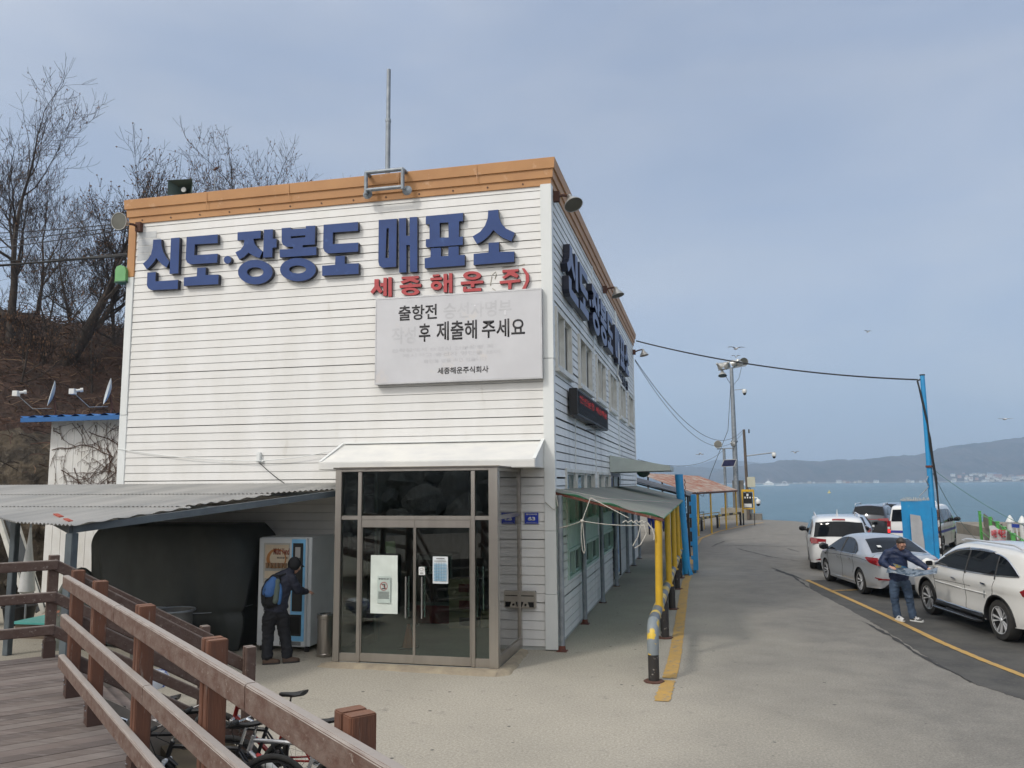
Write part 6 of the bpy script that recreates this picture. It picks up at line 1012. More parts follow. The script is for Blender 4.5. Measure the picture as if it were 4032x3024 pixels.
# ================================================================ BICYCLES
def bike(loc_, rz, lean, frame, lab, fork, bar=.62, bottle=False, words=None):
    t = thing('bicycle', lab, 'bicycle', loc_, rz, 'bicycles parked below the ramp'); t.rotation_euler = (lean, 0, rz)
    R_ = .335; rh, fh = Vector((-.53, 0, .345)), Vector((.55, 0, .345)); bb_ = Vector((-.09, 0, .30)); stp = Vector((-.24, 0, .74)); ht = Vector((.335, 0, .80)); hb = Vector((.375, 0, .67))
    for h, nm in ((rh, 'rear_wheel'), (fh, 'front_wheel')):
        b = MB(); b.tube([(h.x+R_*cos(a), 0, h.z+R_*sin(a)) for a in [2*pi*i/40 for i in range(41)]], .024, 8, cap=False); w_ = b.build(nm, M['rubber'], t, smooth=60)
        b = MB(); b.tube([(h.x+(R_-.035)*cos(a), 0, h.z+(R_-.035)*sin(a)) for a in [2*pi*i/40 for i in range(41)]], .013, 6, cap=False); b.build('rim', M['black'], w_, smooth=60)
        b = MB()
        for i in range(24): a = 2*pi*i/24; b.tube([(h.x+.02*cos(a+1), .03*(-1)**i, h.z+.02*sin(a+1)), (h.x+(R_-.04)*cos(a), 0, h.z+(R_-.04)*sin(a))], .0016, 3, cap=False)
        b.tube([(h.x, -.05, h.z), (h.x, .05, h.z)], .02, 10); b.lathe([(.03, .04), (.08, .04), (.08, .043), (.03, .043)], 20, Matrix.Translation(h)@Matrix.Rotation(pi/2, 4, 'X')); b.build('spokes', M['chrome'], w_)
    b = MB()
    for p, r_ in (((hb, bb_), .021), ((ht-Vector((0, 0, .04)), stp), .018), ((bb_, stp+Vector((-.01, 0, .04))), .017), ((ht, hb), .022)): b.tube(p, r_, 10)
    for s_ in (-1, 1): b.tube([bb_+Vector((0, .03*s_, 0)), rh+Vector((0, .06*s_, 0))], .011, 8); b.tube([stp+Vector((0, .02*s_, -.02)), rh+Vector((0, .06*s_, 0))], .009, 8)
    b.build('frame', frame, t, smooth=40)
    b = MB()
    for s_ in (-1, 1): b.tube([hb+Vector((.0, .055*s_, -.02)), hb+Vector((.04, .055*s_, -.14)), fh+Vector((0, .055*s_, 0))], [.018, .018, .013], 10)
    b.tube([hb+Vector((0, -.06, -.02)), hb+Vector((0, .06, -.02))], .02, 8); b.build('fork', fork, t, smooth=40)
    b = MB(); b.tube([ht, ht+Vector((-.02, 0, .09)), ht+Vector((.08, 0, .13))], .016, 8); b.tube([ht+Vector((.08, -bar/2, .14)), ht+Vector((.09, -.1, .13)), ht+Vector((.09, .1, .13)), ht+Vector((.08, bar/2, .14))], .011, 8); hb_ = b.build('handlebar', M['chrome'], t, smooth=40)
    b = MB()
    for s_ in (-1, 1): b.tube([ht+Vector((.075, s_*bar/2, .14)), ht+Vector((.082, s_*(bar/2-.13), .14))], .018, 10); b.tube([ht+Vector((.10, s_*(bar/2-.15), .13)), ht+Vector((.15, s_*(bar/2-.06), .10))], .008, 6); b.tube([ht+Vector((.08, s_*bar/2, .14)), ht+Vector((.16, s_*(bar/2+.0), .17))], .014, 8)
    b.tube([ht+Vector((.1, .2, .12)), ht+Vector((.16, .1, .04)), hb+Vector((.05, .03, -.05))], .004, 5); b.tube([ht+Vector((.1, -.2, .12)), ht+Vector((.17, -.05, .02)), ht+Vector((-.1, .02, -.06)), stp], .004, 5); b.build('grip', M['rubber'], hb_, smooth=40)
    b = MB(); b.tube([stp, stp+Vector((-.045, 0, .17))], .014, 8); b.build('seatpost', M['chrome'], t, smooth=40)
    b = MB(); sp_ = stp+Vector((-.05, 0, .19)); b.v = []; pr = [(-.14, .075, .03), (-.09, .078, .02), (-.02, .045, .005), (.06, .022, .0), (.13, .014, -.005), (.145, .004, -.012)]; vs = []
    for x, w_, dz in pr: vs += [sp_+Vector((x, w_*cos(a), dz+.018*sin(a)*(1 if sin(a) > 0 else 1.5))) for a in [2*pi*i/10 for i in range(10)]]
    b.add(vs, [(i*10+j, i*10+(j+1) % 10, (i+1)*10+(j+1) % 10, (i+1)*10+j) for i in range(5) for j in range(10)]+[tuple(range(10))[::-1], tuple(range(50, 60))]); b.build('saddle', M['black'], t, smooth=60)
    b = MB(); b.lathe([(.02, -.01), (.095, -.004), (.095, .004), (.02, .01)], 28, Matrix.Translation(bb_+Vector((0, -.05, 0)))@Matrix.Rotation(pi/2, 4, 'X')); b.tube([bb_+Vector((0, -.06, 0)), bb_+Vector((.10, -.07, -.13))], .01, 8); b.tube([bb_+Vector((0, .06, 0)), bb_+Vector((-.10, .07, .13))], .01, 8); b.box(bb_.x+.06, bb_.x+.14, -.16, -.08, bb_.z-.145, bb_.z-.125); b.box(bb_.x-.14, bb_.x-.06, .08, .16, bb_.z+.12, bb_.z+.14); b.build('crankset', M['black'], t, smooth=40)
    if bottle:
        d = (bb_-hb).normalized(); p = hb+d*.16+Vector((.02, 0, .055)); q_ = p+d*.19; b = MB(); b.tube([p, p+d*.05, p+d*.055, q_], [.030, .033, .037, .037], 16); bo = b.build('bottle', M['whitepaint'], t, smooth=40); MB().tube([p-d*.04, p-d*.015, p], [.012, .02, .031], 14).build('cap', plain('red_bottle_cap', (.55, .03, .03), .4), bo, smooth=40)
        b = MB(); b.tube([p+d*.09+Vector((0, .039*cos(a), .039*sin(a))) for a in [2*pi*i/16 for i in range(17)]], .004, 5); b.build('cage', M['black'], bo)
    if words:
        d = (bb_-hb).normalized(); up = Vector((-d.z, 0, d.x)); up = up if up.z > 0 else -up
        o = text(words, .03, .40, -.013, .013, lambda u, v, e: tuple(hb+d*u+up*v+Vector((0, -.0212-e, 0))), M['text'] if words != 'NTR' else M['whitepaint'], 'lettering', t, .001, .04)
    return t
M['bsilver'] = plain('silver_frame_paint', (.55, .55, .56), .25, .6); M['bblack'] = plain('black_frame_paint', (.015, .015, .017), .3); M['bred'] = plain('red_frame_paint', (.22, .015, .012), .3); M['bwhite'] = plain('white_frame_paint', (.72, .73, .75), .3)
x, y = gp_(1160, 7.2); bike((x, y, .01), pi+.10, .10, M['bsilver'], 'silver bicycle with a red and white bottle, nearest the open concrete', M['bblack'], .62, True, 'SUUNA')
x, y = gp_(865, 7.1); bike((x, y, .01), pi+.20, .08, M['bblack'], 'black bicycle with a white suspension fork behind the second big railing post', M['bwhite'], .6)
x, y = gp_(1090, 8.3); bike((x, y, .01), pi-.10, -.06, M['bred'], 'red and black bicycle behind the silver one', M['bsilver'], .6)
x, y = gp_(560, 7.9); bike((x, y, .01), pi+.35, .05, M['bwhite'], 'white bicycle mostly hidden behind the second railing post', M['bblack'], .62)
x, y = gp_(985, 7.7); bike((x, y, .01), pi+.05, .02, M['bblack'], 'matt black bicycle squeezed between the silver and the white forked bicycles', M['bblack'], .58)
x, y = gp_(690, 7.5); bike((x, y, .01), pi+.45, .06, M['bblack'], 'dark bicycle with black grips, farthest left of the parked bicycles', M['bsilver'], .6)
# ================================================================ PEOPLE
def skin(nodes, edges, root=0, sub=1):       # tapered closed limbs, later fused into one surface
    b = MB(); N_ = 14; R2 = [(n[1] if isinstance(n[1], (tuple, list)) else (n[1], n[1])) for n in nodes]
    for i, j in edges:
        a, c = Vector(nodes[i][0]), Vector(nodes[j][0]); d = (c-a)
        if d.length < 1e-6: continue
        d.normalize(); ax_ = Vector((1, 0, 0)) if abs(d.x) < .85 else Vector((0, 1, 0)); u = (ax_-d*ax_.dot(d)).normalized(); v = d.cross(u); vs = []
        ra, rc = R2[i], R2[j]; rings = []
        for t in (-1, -.87, -.5): k = sqrt(max(1-t*t, .02)); rings.append((a+d*(t*min(ra)), ra[0]*k, ra[1]*k))
        for t in (0, .33, .67, 1): s_ = t*t*(3-2*t); rings.append((a.lerp(c, t), ra[0]+(rc[0]-ra[0])*s_, ra[1]+(rc[1]-ra[1])*s_))
        for t in (.5, .87, 1): k = sqrt(max(1-t*t, .02)); rings.append((c+d*(t*min(rc)), rc[0]*k, rc[1]*k))
        for p, r1, r2 in rings: vs += [p+u*(r1*cos(2*pi*q/N_))+v*(r2*sin(2*pi*q/N_)) for q in range(N_)]
        b.add(vs, [(k*N_+q, k*N_+(q+1) % N_, (k+1)*N_+(q+1) % N_, (k+1)*N_+q) for k in range(len(rings)-1) for q in range(N_)]+[tuple(range(N_))[::-1], tuple(range((len(rings)-1)*N_, len(rings)*N_))])
    me = bpy.data.meshes.new('limb'); me.from_pydata(b.v, [], b.f); bm = bmesh.new(); bm.from_mesh(me); bmesh.ops.recalc_face_normals(bm, faces=bm.faces); bm.to_mesh(me); bm.free(); return me
def fuse(meshes, name, m, parent, voxel=.008, wr=0, ws=9, smooth_it=2, seed=0):
    bm = bmesh.new()
    for me in meshes: bm.from_mesh(me)
    me = bpy.data.meshes.new(name); bm.to_mesh(me); bm.free(); o = bpy.data.objects.new(name, me); col.objects.link(o)
    md = o.modifiers.new('r', 'REMESH'); md.mode = 'VOXEL'; md.voxel_size = voxel; md.use_smooth_shade = True
    if smooth_it: s_ = o.modifiers.new('sm', 'SMOOTH'); s_.iterations = smooth_it; s_.factor = .5
    apply_mods(o); me = o.data
    if wr:
        for v in me.vertices:
            p = v.co; q_ = Vector((p.x*ws, p.y*ws, p.z*ws*1.7+seed)); v.co += v.normal*wr*(mnoise.noise(q_)+.5*mnoise.noise(q_*2.1))
    me.materials.clear(); me.materials.append(m); me.polygons.foreach_set('use_smooth', [True]*len(me.polygons)); o.parent = parent; return o
def ell(c, r, R=None, n=16, k=12):
    b = MB(); vs = []
    for j in range(1, k):
        th = pi*j/k
        for i in range(n): ph = 2*pi*i/n; p = Vector((r[0]*sin(th)*cos(ph), r[1]*sin(th)*sin(ph), r[2]*cos(th))); vs.append(Vector(c)+(R@p if R else p))
    t_ = Vector((0, 0, r[2])); vs += [Vector(c)+(R@t_ if R else t_), Vector(c)-(R@t_ if R else t_)]; m_ = (k-1)*n
    fs = [(j*n+i, j*n+(i+1) % n, (j+1)*n+(i+1) % n, (j+1)*n+i) for j in range(k-2) for i in range(n)]+[(m_, (i+1) % n, i) for i in range(n)]+[(m_+1, (k-2)*n+i, (k-2)*n+(i+1) % n) for i in range(n)]
    b.add(vs, fs[:]); me = bpy.data.meshes.new('e'); me.from_pydata(b.v, [], b.f); bm = bmesh.new(); bm.from_mesh(me); bmesh.ops.recalc_face_normals(bm, faces=bm.faces); bm.to_mesh(me); bm.free(); return me
def hand(w_, d, palm_n, side, curl=.5, s=1.):
    # wrist w_, direction d, palm normal, thumb side vector; five separate fingers
    w_ = Vector(w_); d = Vector(d).normalized(); pn = Vector(palm_n); pn = (pn-d*pn.dot(d)).normalized(); sd_ = d.cross(pn)*side; out_ = []
    kn = [w_+d*.085*s+sd_*x*s for x in (.032, .011, -.011, -.030)]; root_ = w_+d*.03*s
    nodes = [(w_-d*.03*s, .026*s), (root_, (.030*s, .022*s)), (w_+d*.06*s, (.036*s, .018*s))]; edges = [(0, 1), (1, 2)]
    out_.append(skin(nodes, edges)); L4 = (.072, .080, .075, .058)
    for q_, L_ in zip(kn, L4):
        a = curl; p = [q_-d*.03*s, q_]; dd = d.copy()
        for seg in (.45, .33, .25): dd = (dd*cos(a*.6)+pn*sin(a*.6)).normalized(); p.append(p[-1]+dd*L_*seg*s)
        out_.append(skin([(x, r*s) for x, r in zip(p, (.011, .010, .0092, .0085, .0072))], [(i, i+1) for i in range(4)]))
    tb = w_+d*.025*s+sd_*.025*s; p = [tb, tb+(d*.6+sd_*.8).normalized()*.035*s]; p += [p[-1]+(d*.85+sd_*.35+pn*.35).normalized()*.03*s]; p += [p[-1]+(d*.9+pn*.5).normalized()*.025*s]
    out_.append(skin([(x, r*s) for x, r in zip(p, (.014, .012, .010, .008))], [(0, 1), (1, 2), (2, 3)])); return out_
def head(c, fwd, up, s=1.):
    c = Vector(c); f = Vector(fwd).normalized(); u = Vector(up); u = (u-f*u.dot(f)).normalized(); r = f.cross(u); R = Matrix((r, f, u)).transposed()
    P = lambda x, y, z: c+R@(Vector((x, y, z))*s)
    parts = [ell(c, (.076*s, .094*s, .105*s), R), ell(P(0, .028, -.065), (.056*s, .062*s, .056*s), R), ell(P(0, .05, -.095), (.03*s, .03*s, .024*s), R)]
    parts.append(skin([(P(0, .085, .018), .009*s), (P(0, .100, -.01), .012*s), (P(0, .108, -.030), .016*s)], [(0, 1), (1, 2)]))
    for sx in (-1, 1):
        parts.append(ell(P(sx*.016, .096, -.033), (.010*s, .012*s, .009*s), R, 8, 6)); parts.append(ell(P(sx*.032, .082, .038), (.024*s, .014*s, .007*s), R, 8, 6)); parts.append(ell(P(sx*.040, .07, -.025), (.022*s, .022*s, .020*s), R, 10, 8))
        parts.append(ell(P(sx*.079, -.005, -.005), (.010*s, .020*s, .032*s), R, 10, 8))
    parts.append(ell(P(0, .090, -.058), (.026*s, .012*s, .006*s), R, 10, 6)); parts.append(ell(P(0, .087, -.071), (.022*s, .013*s, .007*s), R, 10, 6))
    return parts, P, R
M['skin'] = mat('skin', (.50, .28, .20), .5, c2=(.45, .235, .165), ns=12); M['hair'] = mat('black_hair', (.018, .015, .014), .55, c2=(.045, .035, .03), ns=30)
M['navy'] = mat('navy_padded_jacket', (.012, .026, .078), .6, c2=(.008, .016, .05), ns=7); M['jeans'] = mat('faded_blue_jeans', (.038, .065, .115), .85, c2=(.065, .10, .16), ns=3, nr=(.4, .7))
# ---- man reading a map
mx_, my_ = 6.70, 4.43; man = thing('person', 'man in a navy jacket and jeans reading an open map beside the white SUV', 'person', (mx_, my_, .012), -.209)
V = Vector
hc = V((.045, -.20, 1.615)); fw_ = V((.42, -.62, -.62)); hp, HP, HR = head(hc, fw_, V((.2, -.5, .8)), 1.05)
bodyn = [(V((-.03, .0, .93)), (.13, .10)), (V((-.04, -.0, 1.12)), (.13, .10)), (V((-.055, -.03, 1.32)), (.15, .10)), (V((-.04, -.06, 1.44)), (.09, .075)), (V((-.01, -.11, 1.52)), .055), (V((.03, -.16, 1.58)), .055),
         (V((-.22, -.05, 1.40)), .06), (V((-.33, -.10, 1.20)), .045), (V((-.20, -.32, 1.135)), .032), (V((.14, -.09, 1.40)), .06), (V((.32, -.14, 1.24)), .045), (V((.50, -.26, 1.13)), .032),
         (V((-.12, .0, .88)), .06), (V((-.14, -.03, .50)), .055), (V((-.11, .03, .12)), .04), (V((.05, .0, .88)), .06), (V((.11, -.04, .50)), .055), (V((.17, .01, .12)), .04), (V((-.11, .02, .08)), .03), (V((.18, .0, .08)), .03)]
be = [(0, 1), (1, 2), (2, 3), (3, 4), (4, 5), (3, 6), (6, 7), (7, 8), (3, 9), (9, 10), (10, 11), (0, 12), (12, 13), (13, 14), (0, 15), (15, 16), (16, 17), (14, 18), (17, 19)]
h1 = hand((-.20, -.32, 1.135), (.75, -.55, -.12), (.3, .2, -1), -1, .9); h2 = hand((.50, -.26, 1.13), (.75, -.35, -.45), (-.3, .2, -1), 1, .8)
fuse([skin([(a, (r if isinstance(r, tuple) else (r, r))) for a, r in bodyn], be)]+hp+h1+h2, 'body', M['skin'], man, .0065, smooth_it=1)
jn = [(V((-.035, .0, .90)), (.20, .15)), (V((-.045, -.0, 1.02)), (.205, .155)), (V((-.055, -.01, 1.18)), (.205, .15)), (V((-.055, -.03, 1.33)), (.20, .145)), (V((-.045, -.055, 1.43)), (.13, .11)), (V((-.02, -.10, 1.52)), (.082, .08)),
      (V((-.225, -.045, 1.385)), .10), (V((-.30, -.06, 1.29)), .088), (V((-.345, -.10, 1.20)), .078), (V((-.27, -.22, 1.16)), .064), (V((-.215, -.30, 1.14)), .052), (V((.13, -.085, 1.385)), .098), (V((.23, -.11, 1.31)), .084), (V((.33, -.14, 1.24)), .074), (V((.42, -.20, 1.18)), .062), (V((.49, -.25, 1.135)), .050)]
fuse([skin(jn, [(0, 1), (1, 2), (2, 3), (3, 4), (4, 5), (4, 6), (6, 7), (7, 8), (8, 9), (9, 10), (4, 11), (11, 12), (12, 13), (13, 14), (14, 15)])], 'jacket', M['navy'], man, .010, .013, 7, 3)
tn_ = [(V((-.035, .0, .95)), (.165, .125)), (V((-.035, .0, .86)), (.165, .13)), (V((-.135, -.0, .76)), .108), (V((-.15, -.03, .50)), .088), (V((-.14, .0, .30)), .076), (V((-.115, .02, .085)), .078), (V((.085, .0, .76)), .108), (V((.125, -.04, .50)), .088), (V((.155, .0, .30)), .076), (V((.18, .0, .085)), .078)]
fuse([skin(tn_, [(0, 1), (1, 2), (2, 3), (3, 4), (4, 5), (1, 6), (6, 7), (7, 8), (8, 9)])], 'jeans', M['jeans'], man, .010, .014, 11, 2, 4)
hm = ell(HP(0, -.016, .030), (.086*1.05, .100*1.05, .098*1.05), HR); bm = bmesh.new(); bm.from_mesh(hm)
kill = [v for v in bm.verts if (HR.transposed()@(v.co-hc)).z < -.02 or ((HR.transposed()@(v.co-hc)).y > .055 and (HR.transposed()@(v.co-hc)).z < .065)]
bmesh.ops.delete(bm, geom=kill, context='VERTS'); bmesh.ops.solidify(bm, geom=bm.faces[:], thickness=.006)
for v in bm.verts: v.co += v.normal*.006*mnoise.noise(v.co*40)
bm.to_mesh(hm); bm.free(); hm.materials.append(M['hair']); hm.polygons.foreach_set('use_smooth', [True]*len(hm.polygons)); o = bpy.data.objects.new('hair', hm); col.objects.link(o); o.parent = man
b = MB()
for sx in (-1, 1): b.tube([HP(sx*.033+.024*cos(a), .104, .012+.017*sin(a)) for a in [2*pi*i/16 for i in range(17)]], .0022, 5); b.tube([HP(sx*.057, .100, .016), HP(sx*.080, .03, .012), HP(sx*.083, -.005, .01)], .002, 5)
b.tube([HP(-.010, .106, .014), HP(.010, .106, .014)], .002, 5); b.build('glasses', M['oxide'], man)
b = MB()
for sx in (-1, 1): b.tube([HP(sx*.020, .095, .009), HP(sx*.033, .098, .007), HP(sx*.046, .093, .009)], [.002, .0045, .002], 6)
b.build('eyes', M['dark'], man); b = MB(); b.tube([HP(-.022, .101, -.064), HP(0, .105, -.0635), HP(.022, .101, -.064)], [.0015, .003, .0015], 6); b.build('mouth_line', plain('lip', (.25, .08, .07), .5), man)
b = MB(); b.tube([(.0, -.145, 1.46), (.02, -.16, 1.36)], [.026, .012], 8); b.tube([(-.02, -.13, 1.48), (.01, -.15, 1.50), (.05, -.16, 1.48)], .024, 8); b.build('shirt_collar', plain('dark_red_shirt', (.16, .02, .02), .8), man, smooth=60)
def shoe(parent, p, ang, up_m, sole_m, L_=.28, w_=.052, flip=0):
    R = Matrix.Translation(p)@Matrix.Rotation(ang, 4, 'Z'); sh = [(-.08, .6, .0), (-.06, .85, 0), (.0, .88, 0), (.08, .98, 0), (.14, .98, 0), (.18, .75, 0), (.20, .35, 0)]; tops_ = (.075, .095, .085, .07, .055, .045, .028); b = MB(); vs = []
    for (x, k_, _), h in zip(sh, tops_): vs += [R@Vector((x, w_*k_*cos(a), .022+h*max(0, sin(a))**.7)) for a in [pi*i/8 for i in range(9)]]
    b.add(vs, [(i*9+j, i*9+j+1, (i+1)*9+j+1, (i+1)*9+j) for i in range(6) for j in range(8)]+[tuple(range(9)), tuple(range(54, 63))[::-1]]); o = b.build('shoe', up_m, parent, smooth=60)
    b = MB(); pl_ = [(x, w_*k_*1.06) for x, k_, _ in sh]; pl_ = pl_+[(x, -y_) for x, y_ in pl_[::-1]]; b.prism(pl_, lambda u, v, d: tuple(R@Vector((u, v, d))), 0.0, .026); b.build('sole', sole_m, o); return o
M['wshoe'] = mat('black_and_white_shoe', (.62, .62, .62), .5, c2=(.02, .02, .02), ns=9, nr=(.52, .56)); shoe(man, (-.10, -.02, 0), -1.05, M['wshoe'], M['whitepaint']); shoe(man, (.20, -.03, 0), -.55, M['wshoe'], M['whitepaint'])
mp_ = thing('map', 'open printed map held out in both hands by the man in the navy jacket', 'map', (mx_, my_, .012), -.209); b = MB(); n = 24; vs = []; uv = []
for j in range(n+1):
    for i in range(n+1):
        u, v = i/n, j/n; x = -.27+.92*u+.05*v; y = -.36-.30*(1-v)+.05*sin(u*6); z = 1.08+.05*v-.03*sin(u*3.1)*1.4+.018*sin(u*9+v*4)-.06*(1-v)*(.6+.4*u)+.06*max(0, .25-u)*v*2+.03*u; vs.append((x, y, z))
b.add(vs, [(j*(n+1)+i, j*(n+1)+i+1, (j+1)*(n+1)+i+1, (j+1)*(n+1)+i) for j in range(n) for i in range(n)]); ms_ = b.build('sheet', mat('printed_map', (.16, .20, .25), .6, c2=(.035, .06, .09), ns=7, nr=(.46, .54), c3=(.40, .42, .43), n3=9, r3=(.58, .62)), mp_, smooth=60, fix=False)
b = MB(); vs = []
for j in range(9):
    for i in range(9): u, v = i/8, j/8; vs.append((-.15+.22*u-.06*v+.07, -.40-.02*v-.03*u, 1.13+.09*v*(1-u*.7)+.01*u))
b.add(vs, [(j*9+i, j*9+i+1, (j+1)*9+i+1, (j+1)*9+i) for j in range(8) for i in range(8)]); b.build('folded_corner', mat('map_corner', (.42, .33, .10), .6, c2=(.06, .25, .48), ns=6, nr=(.48, .52)), mp_, smooth=60, fix=False)
# ---- man with the rucksack at the vending machine
vx, vy = -4.40, -1.88; wm = thing('person', 'person in a dark hooded jacket with a blue rucksack leaning toward the vending machine', 'person', (vx, vy, .0), .51); S_ = 1.03
M['parka'] = mat('dark_navy_parka', (.014, .016, .030), .7, c2=(.02, .023, .04), ns=6); M['trou'] = plain('black_trousers', (.010, .011, .015), .8); M['hood'] = plain('black_hood', (.008, .008, .010), .8)
hc2 = V((.25, .16, 1.58)); hp2, HP2, HR2 = head(hc2, V((.75, .62, -.45)), V((.25, .2, .9)), 1.03)
bn2 = [(V((-.05, 0, .93)), (.13, .10)), (V((-.03, .02, 1.12)), (.13, .10)), (V((.02, .05, 1.30)), (.14, .10)), (V((.10, .09, 1.42)), (.09, .08)), (V((.17, .12, 1.50)), .055), (V((.21, .14, 1.54)), .055), (V((-.04, .14, 1.38)), .06), (V((.02, .30, 1.18)), .045), (V((.12, .40, 1.08)), .035),
       (V((.19, .02, 1.38)), .06), (V((.29, .04, 1.19)), .048), (V((.46, .24, 1.12)), .034), (V((-.13, 0, .86)), .09), (V((-.15, .03, .48)), .07), (V((-.16, -.03, .10)), .048), (V((.04, .0, .86)), .09), (V((.09, .06, .48)), .07), (V((.15, .0, .10)), .048)]
fuse([skin(bn2, [(0, 1), (1, 2), (2, 3), (3, 4), (4, 5), (3, 6), (6, 7), (7, 8), (3, 9), (9, 10), (10, 11), (0, 12), (12, 13), (13, 14), (0, 15), (15, 16), (16, 17)])]+hp2+hand((.46, .24, 1.12), (.75, .6, -.1), (-.2, .3, -.9), -1, .35), 'body', M['skin'], wm, .007, smooth_it=1)
jn2 = [(V((-.05, .0, .92)), (.20, .15)), (V((-.04, .01, 1.05)), (.20, .155)), (V((-.01, .03, 1.20)), (.20, .15)), (V((.04, .06, 1.34)), (.185, .145)), (V((.11, .095, 1.43)), (.12, .11)), (V((.17, .12, 1.49)), (.085, .08)), (V((-.05, .13, 1.36)), .095), (V((.0, .28, 1.20)), .078), (V((.09, .37, 1.10)), .06), (V((.19, .02, 1.36)), .10), (V((.25, .02, 1.26)), .088), (V((.30, .05, 1.18)), .078), (V((.38, .15, 1.14)), .064), (V((.45, .23, 1.12)), .05)]
fuse([skin(jn2, [(0, 1), (1, 2), (2, 3), (3, 4), (4, 5), (4, 6), (6, 7), (7, 8), (4, 9), (9, 10), (10, 11), (11, 12), (12, 13)])], 'jacket', M['parka'], wm, .011, .016, 8, 2)
tn2 = [(V((-.05, .0, .97)), (.17, .13)), (V((-.05, .0, .88)), (.175, .135)), (V((-.15, .0, .76)), .118), (V((-.165, .02, .50)), .102), (V((-.17, .0, .30)), .092), (V((-.165, -.02, .12)), .092), (V((.06, .02, .76)), .118), (V((.095, .05, .50)), .102), (V((.13, .03, .30)), .092), (V((.155, .0, .12)), .092)]
fuse([skin(tn2, [(0, 1), (1, 2), (2, 3), (3, 4), (4, 5), (1, 6), (6, 7), (7, 8), (8, 9)])], 'trousers', M['trou'], wm, .011, .014, 10, 2, 3)
hd = ell(HP2(0, -.028, .018), (.108, .118, .125), HR2); bm = bmesh.new(); bm.from_mesh(hd); bmesh.ops.delete(bm, geom=[v for v in bm.verts if (HR2.transposed()@(v.co-hc2)).y > .055], context='VERTS'); bmesh.ops.solidify(bm, geom=bm.faces[:], thickness=.010)
for v in bm.verts: v.co += v.normal*.012*mnoise.noise(v.co*14)
bm.to_mesh(hd); bm.free(); hd.materials.append(M['hood']); hd.polygons.foreach_set('use_smooth', [True]*len(hd.polygons)); o = bpy.data.objects.new('hood', hd); col.objects.link(o); o.parent = wm
b = MB(); b.add([HP2(x, y_, z) for x, y_, z in ((-.05, .09, .05), (.05, .09, .05), (.045, .17, .035), (-.045, .17, .035), (-.05, .09, .06), (.05, .09, .06), (.045, .17, .043), (-.045, .17, .043))], [(3, 2, 1, 0), (4, 5, 6, 7), (0, 1, 5, 4), (1, 2, 6, 5), (2, 3, 7, 6), (3, 0, 4, 7)]); b.build('cap_peak', M['hood'], wm, bevel=.004)
M['boot'] = mat('brown_hiking_shoe', (.10, .055, .032), .7, c2=(.06, .035, .022), ns=9); shoe(wm, (-.16, -.04, 0), -.25+.25, M['boot'], M['rubber'], w_=.058); shoe(wm, (.16, -.03, 0), .1, M['boot'], M['rubber'], w_=.058)
rk = thing('rucksack', 'blue, grey and black rucksack worn by the person at the vending machine', 'rucksack', (vx, vy, 0), .51)
bp1 = skin([(V((-.14, -.13, 1.02)), (.15, .10)), (V((-.15, -.14, 1.16)), (.155, .115)), (V((-.12, -.12, 1.30)), (.14, .10)), (V((-.07, -.09, 1.40)), (.10, .075))], [(0, 1), (1, 2), (2, 3)]); fuse([bp1], 'pack_body', M['hood'], rk, .010, .010, 9, 1)
fuse([skin([(V((-.17, -.19, 1.18)), (.11, .085)), (V((-.14, -.17, 1.30)), (.10, .08)), (V((-.10, -.14, 1.38)), (.07, .06))], [(0, 1), (1, 2)])], 'lid', plain('blue_ripstop', (.045, .13, .34), .7), rk, .010, .008, 9, 1)
fuse([skin([(V((-.06, -.21, 1.05)), .05), (V((-.05, -.20, 1.20)), .055), (V((-.04, -.17, 1.36)), .045)], [(0, 1), (1, 2)])], 'side_pocket', plain('grey_green_fabric', (.11, .14, .12), .8), rk, .008, .008, 9, 1)
fuse([skin([(V((.0, -.19, 1.02)), .035), (V((.01, -.18, 1.16)), .04), (V((.0, -.15, 1.30)), .03)], [(0, 1), (1, 2)])], 'stretch_pocket', plain('blue_ripstop_pocket', (.05, .15, .36), .7), rk, .008, .008, 9, 1)
b = MB(); b.tube([(-.20, -.22, .98), (-.24, -.24, .92), (-.22, -.2, .84)], .008, 6); b.tube([(-.02, -.1, 1.44), (.10, .0, 1.46), (.16, .06, 1.36), (.12, .0, 1.15), (.0, -.08, 1.02)], .018, 6); b.tube([(-.23, -.24, 1.26), (-.24, -.26, 1.06)], .006, 6); b.build('strap', M['hood'], rk, smooth=60)
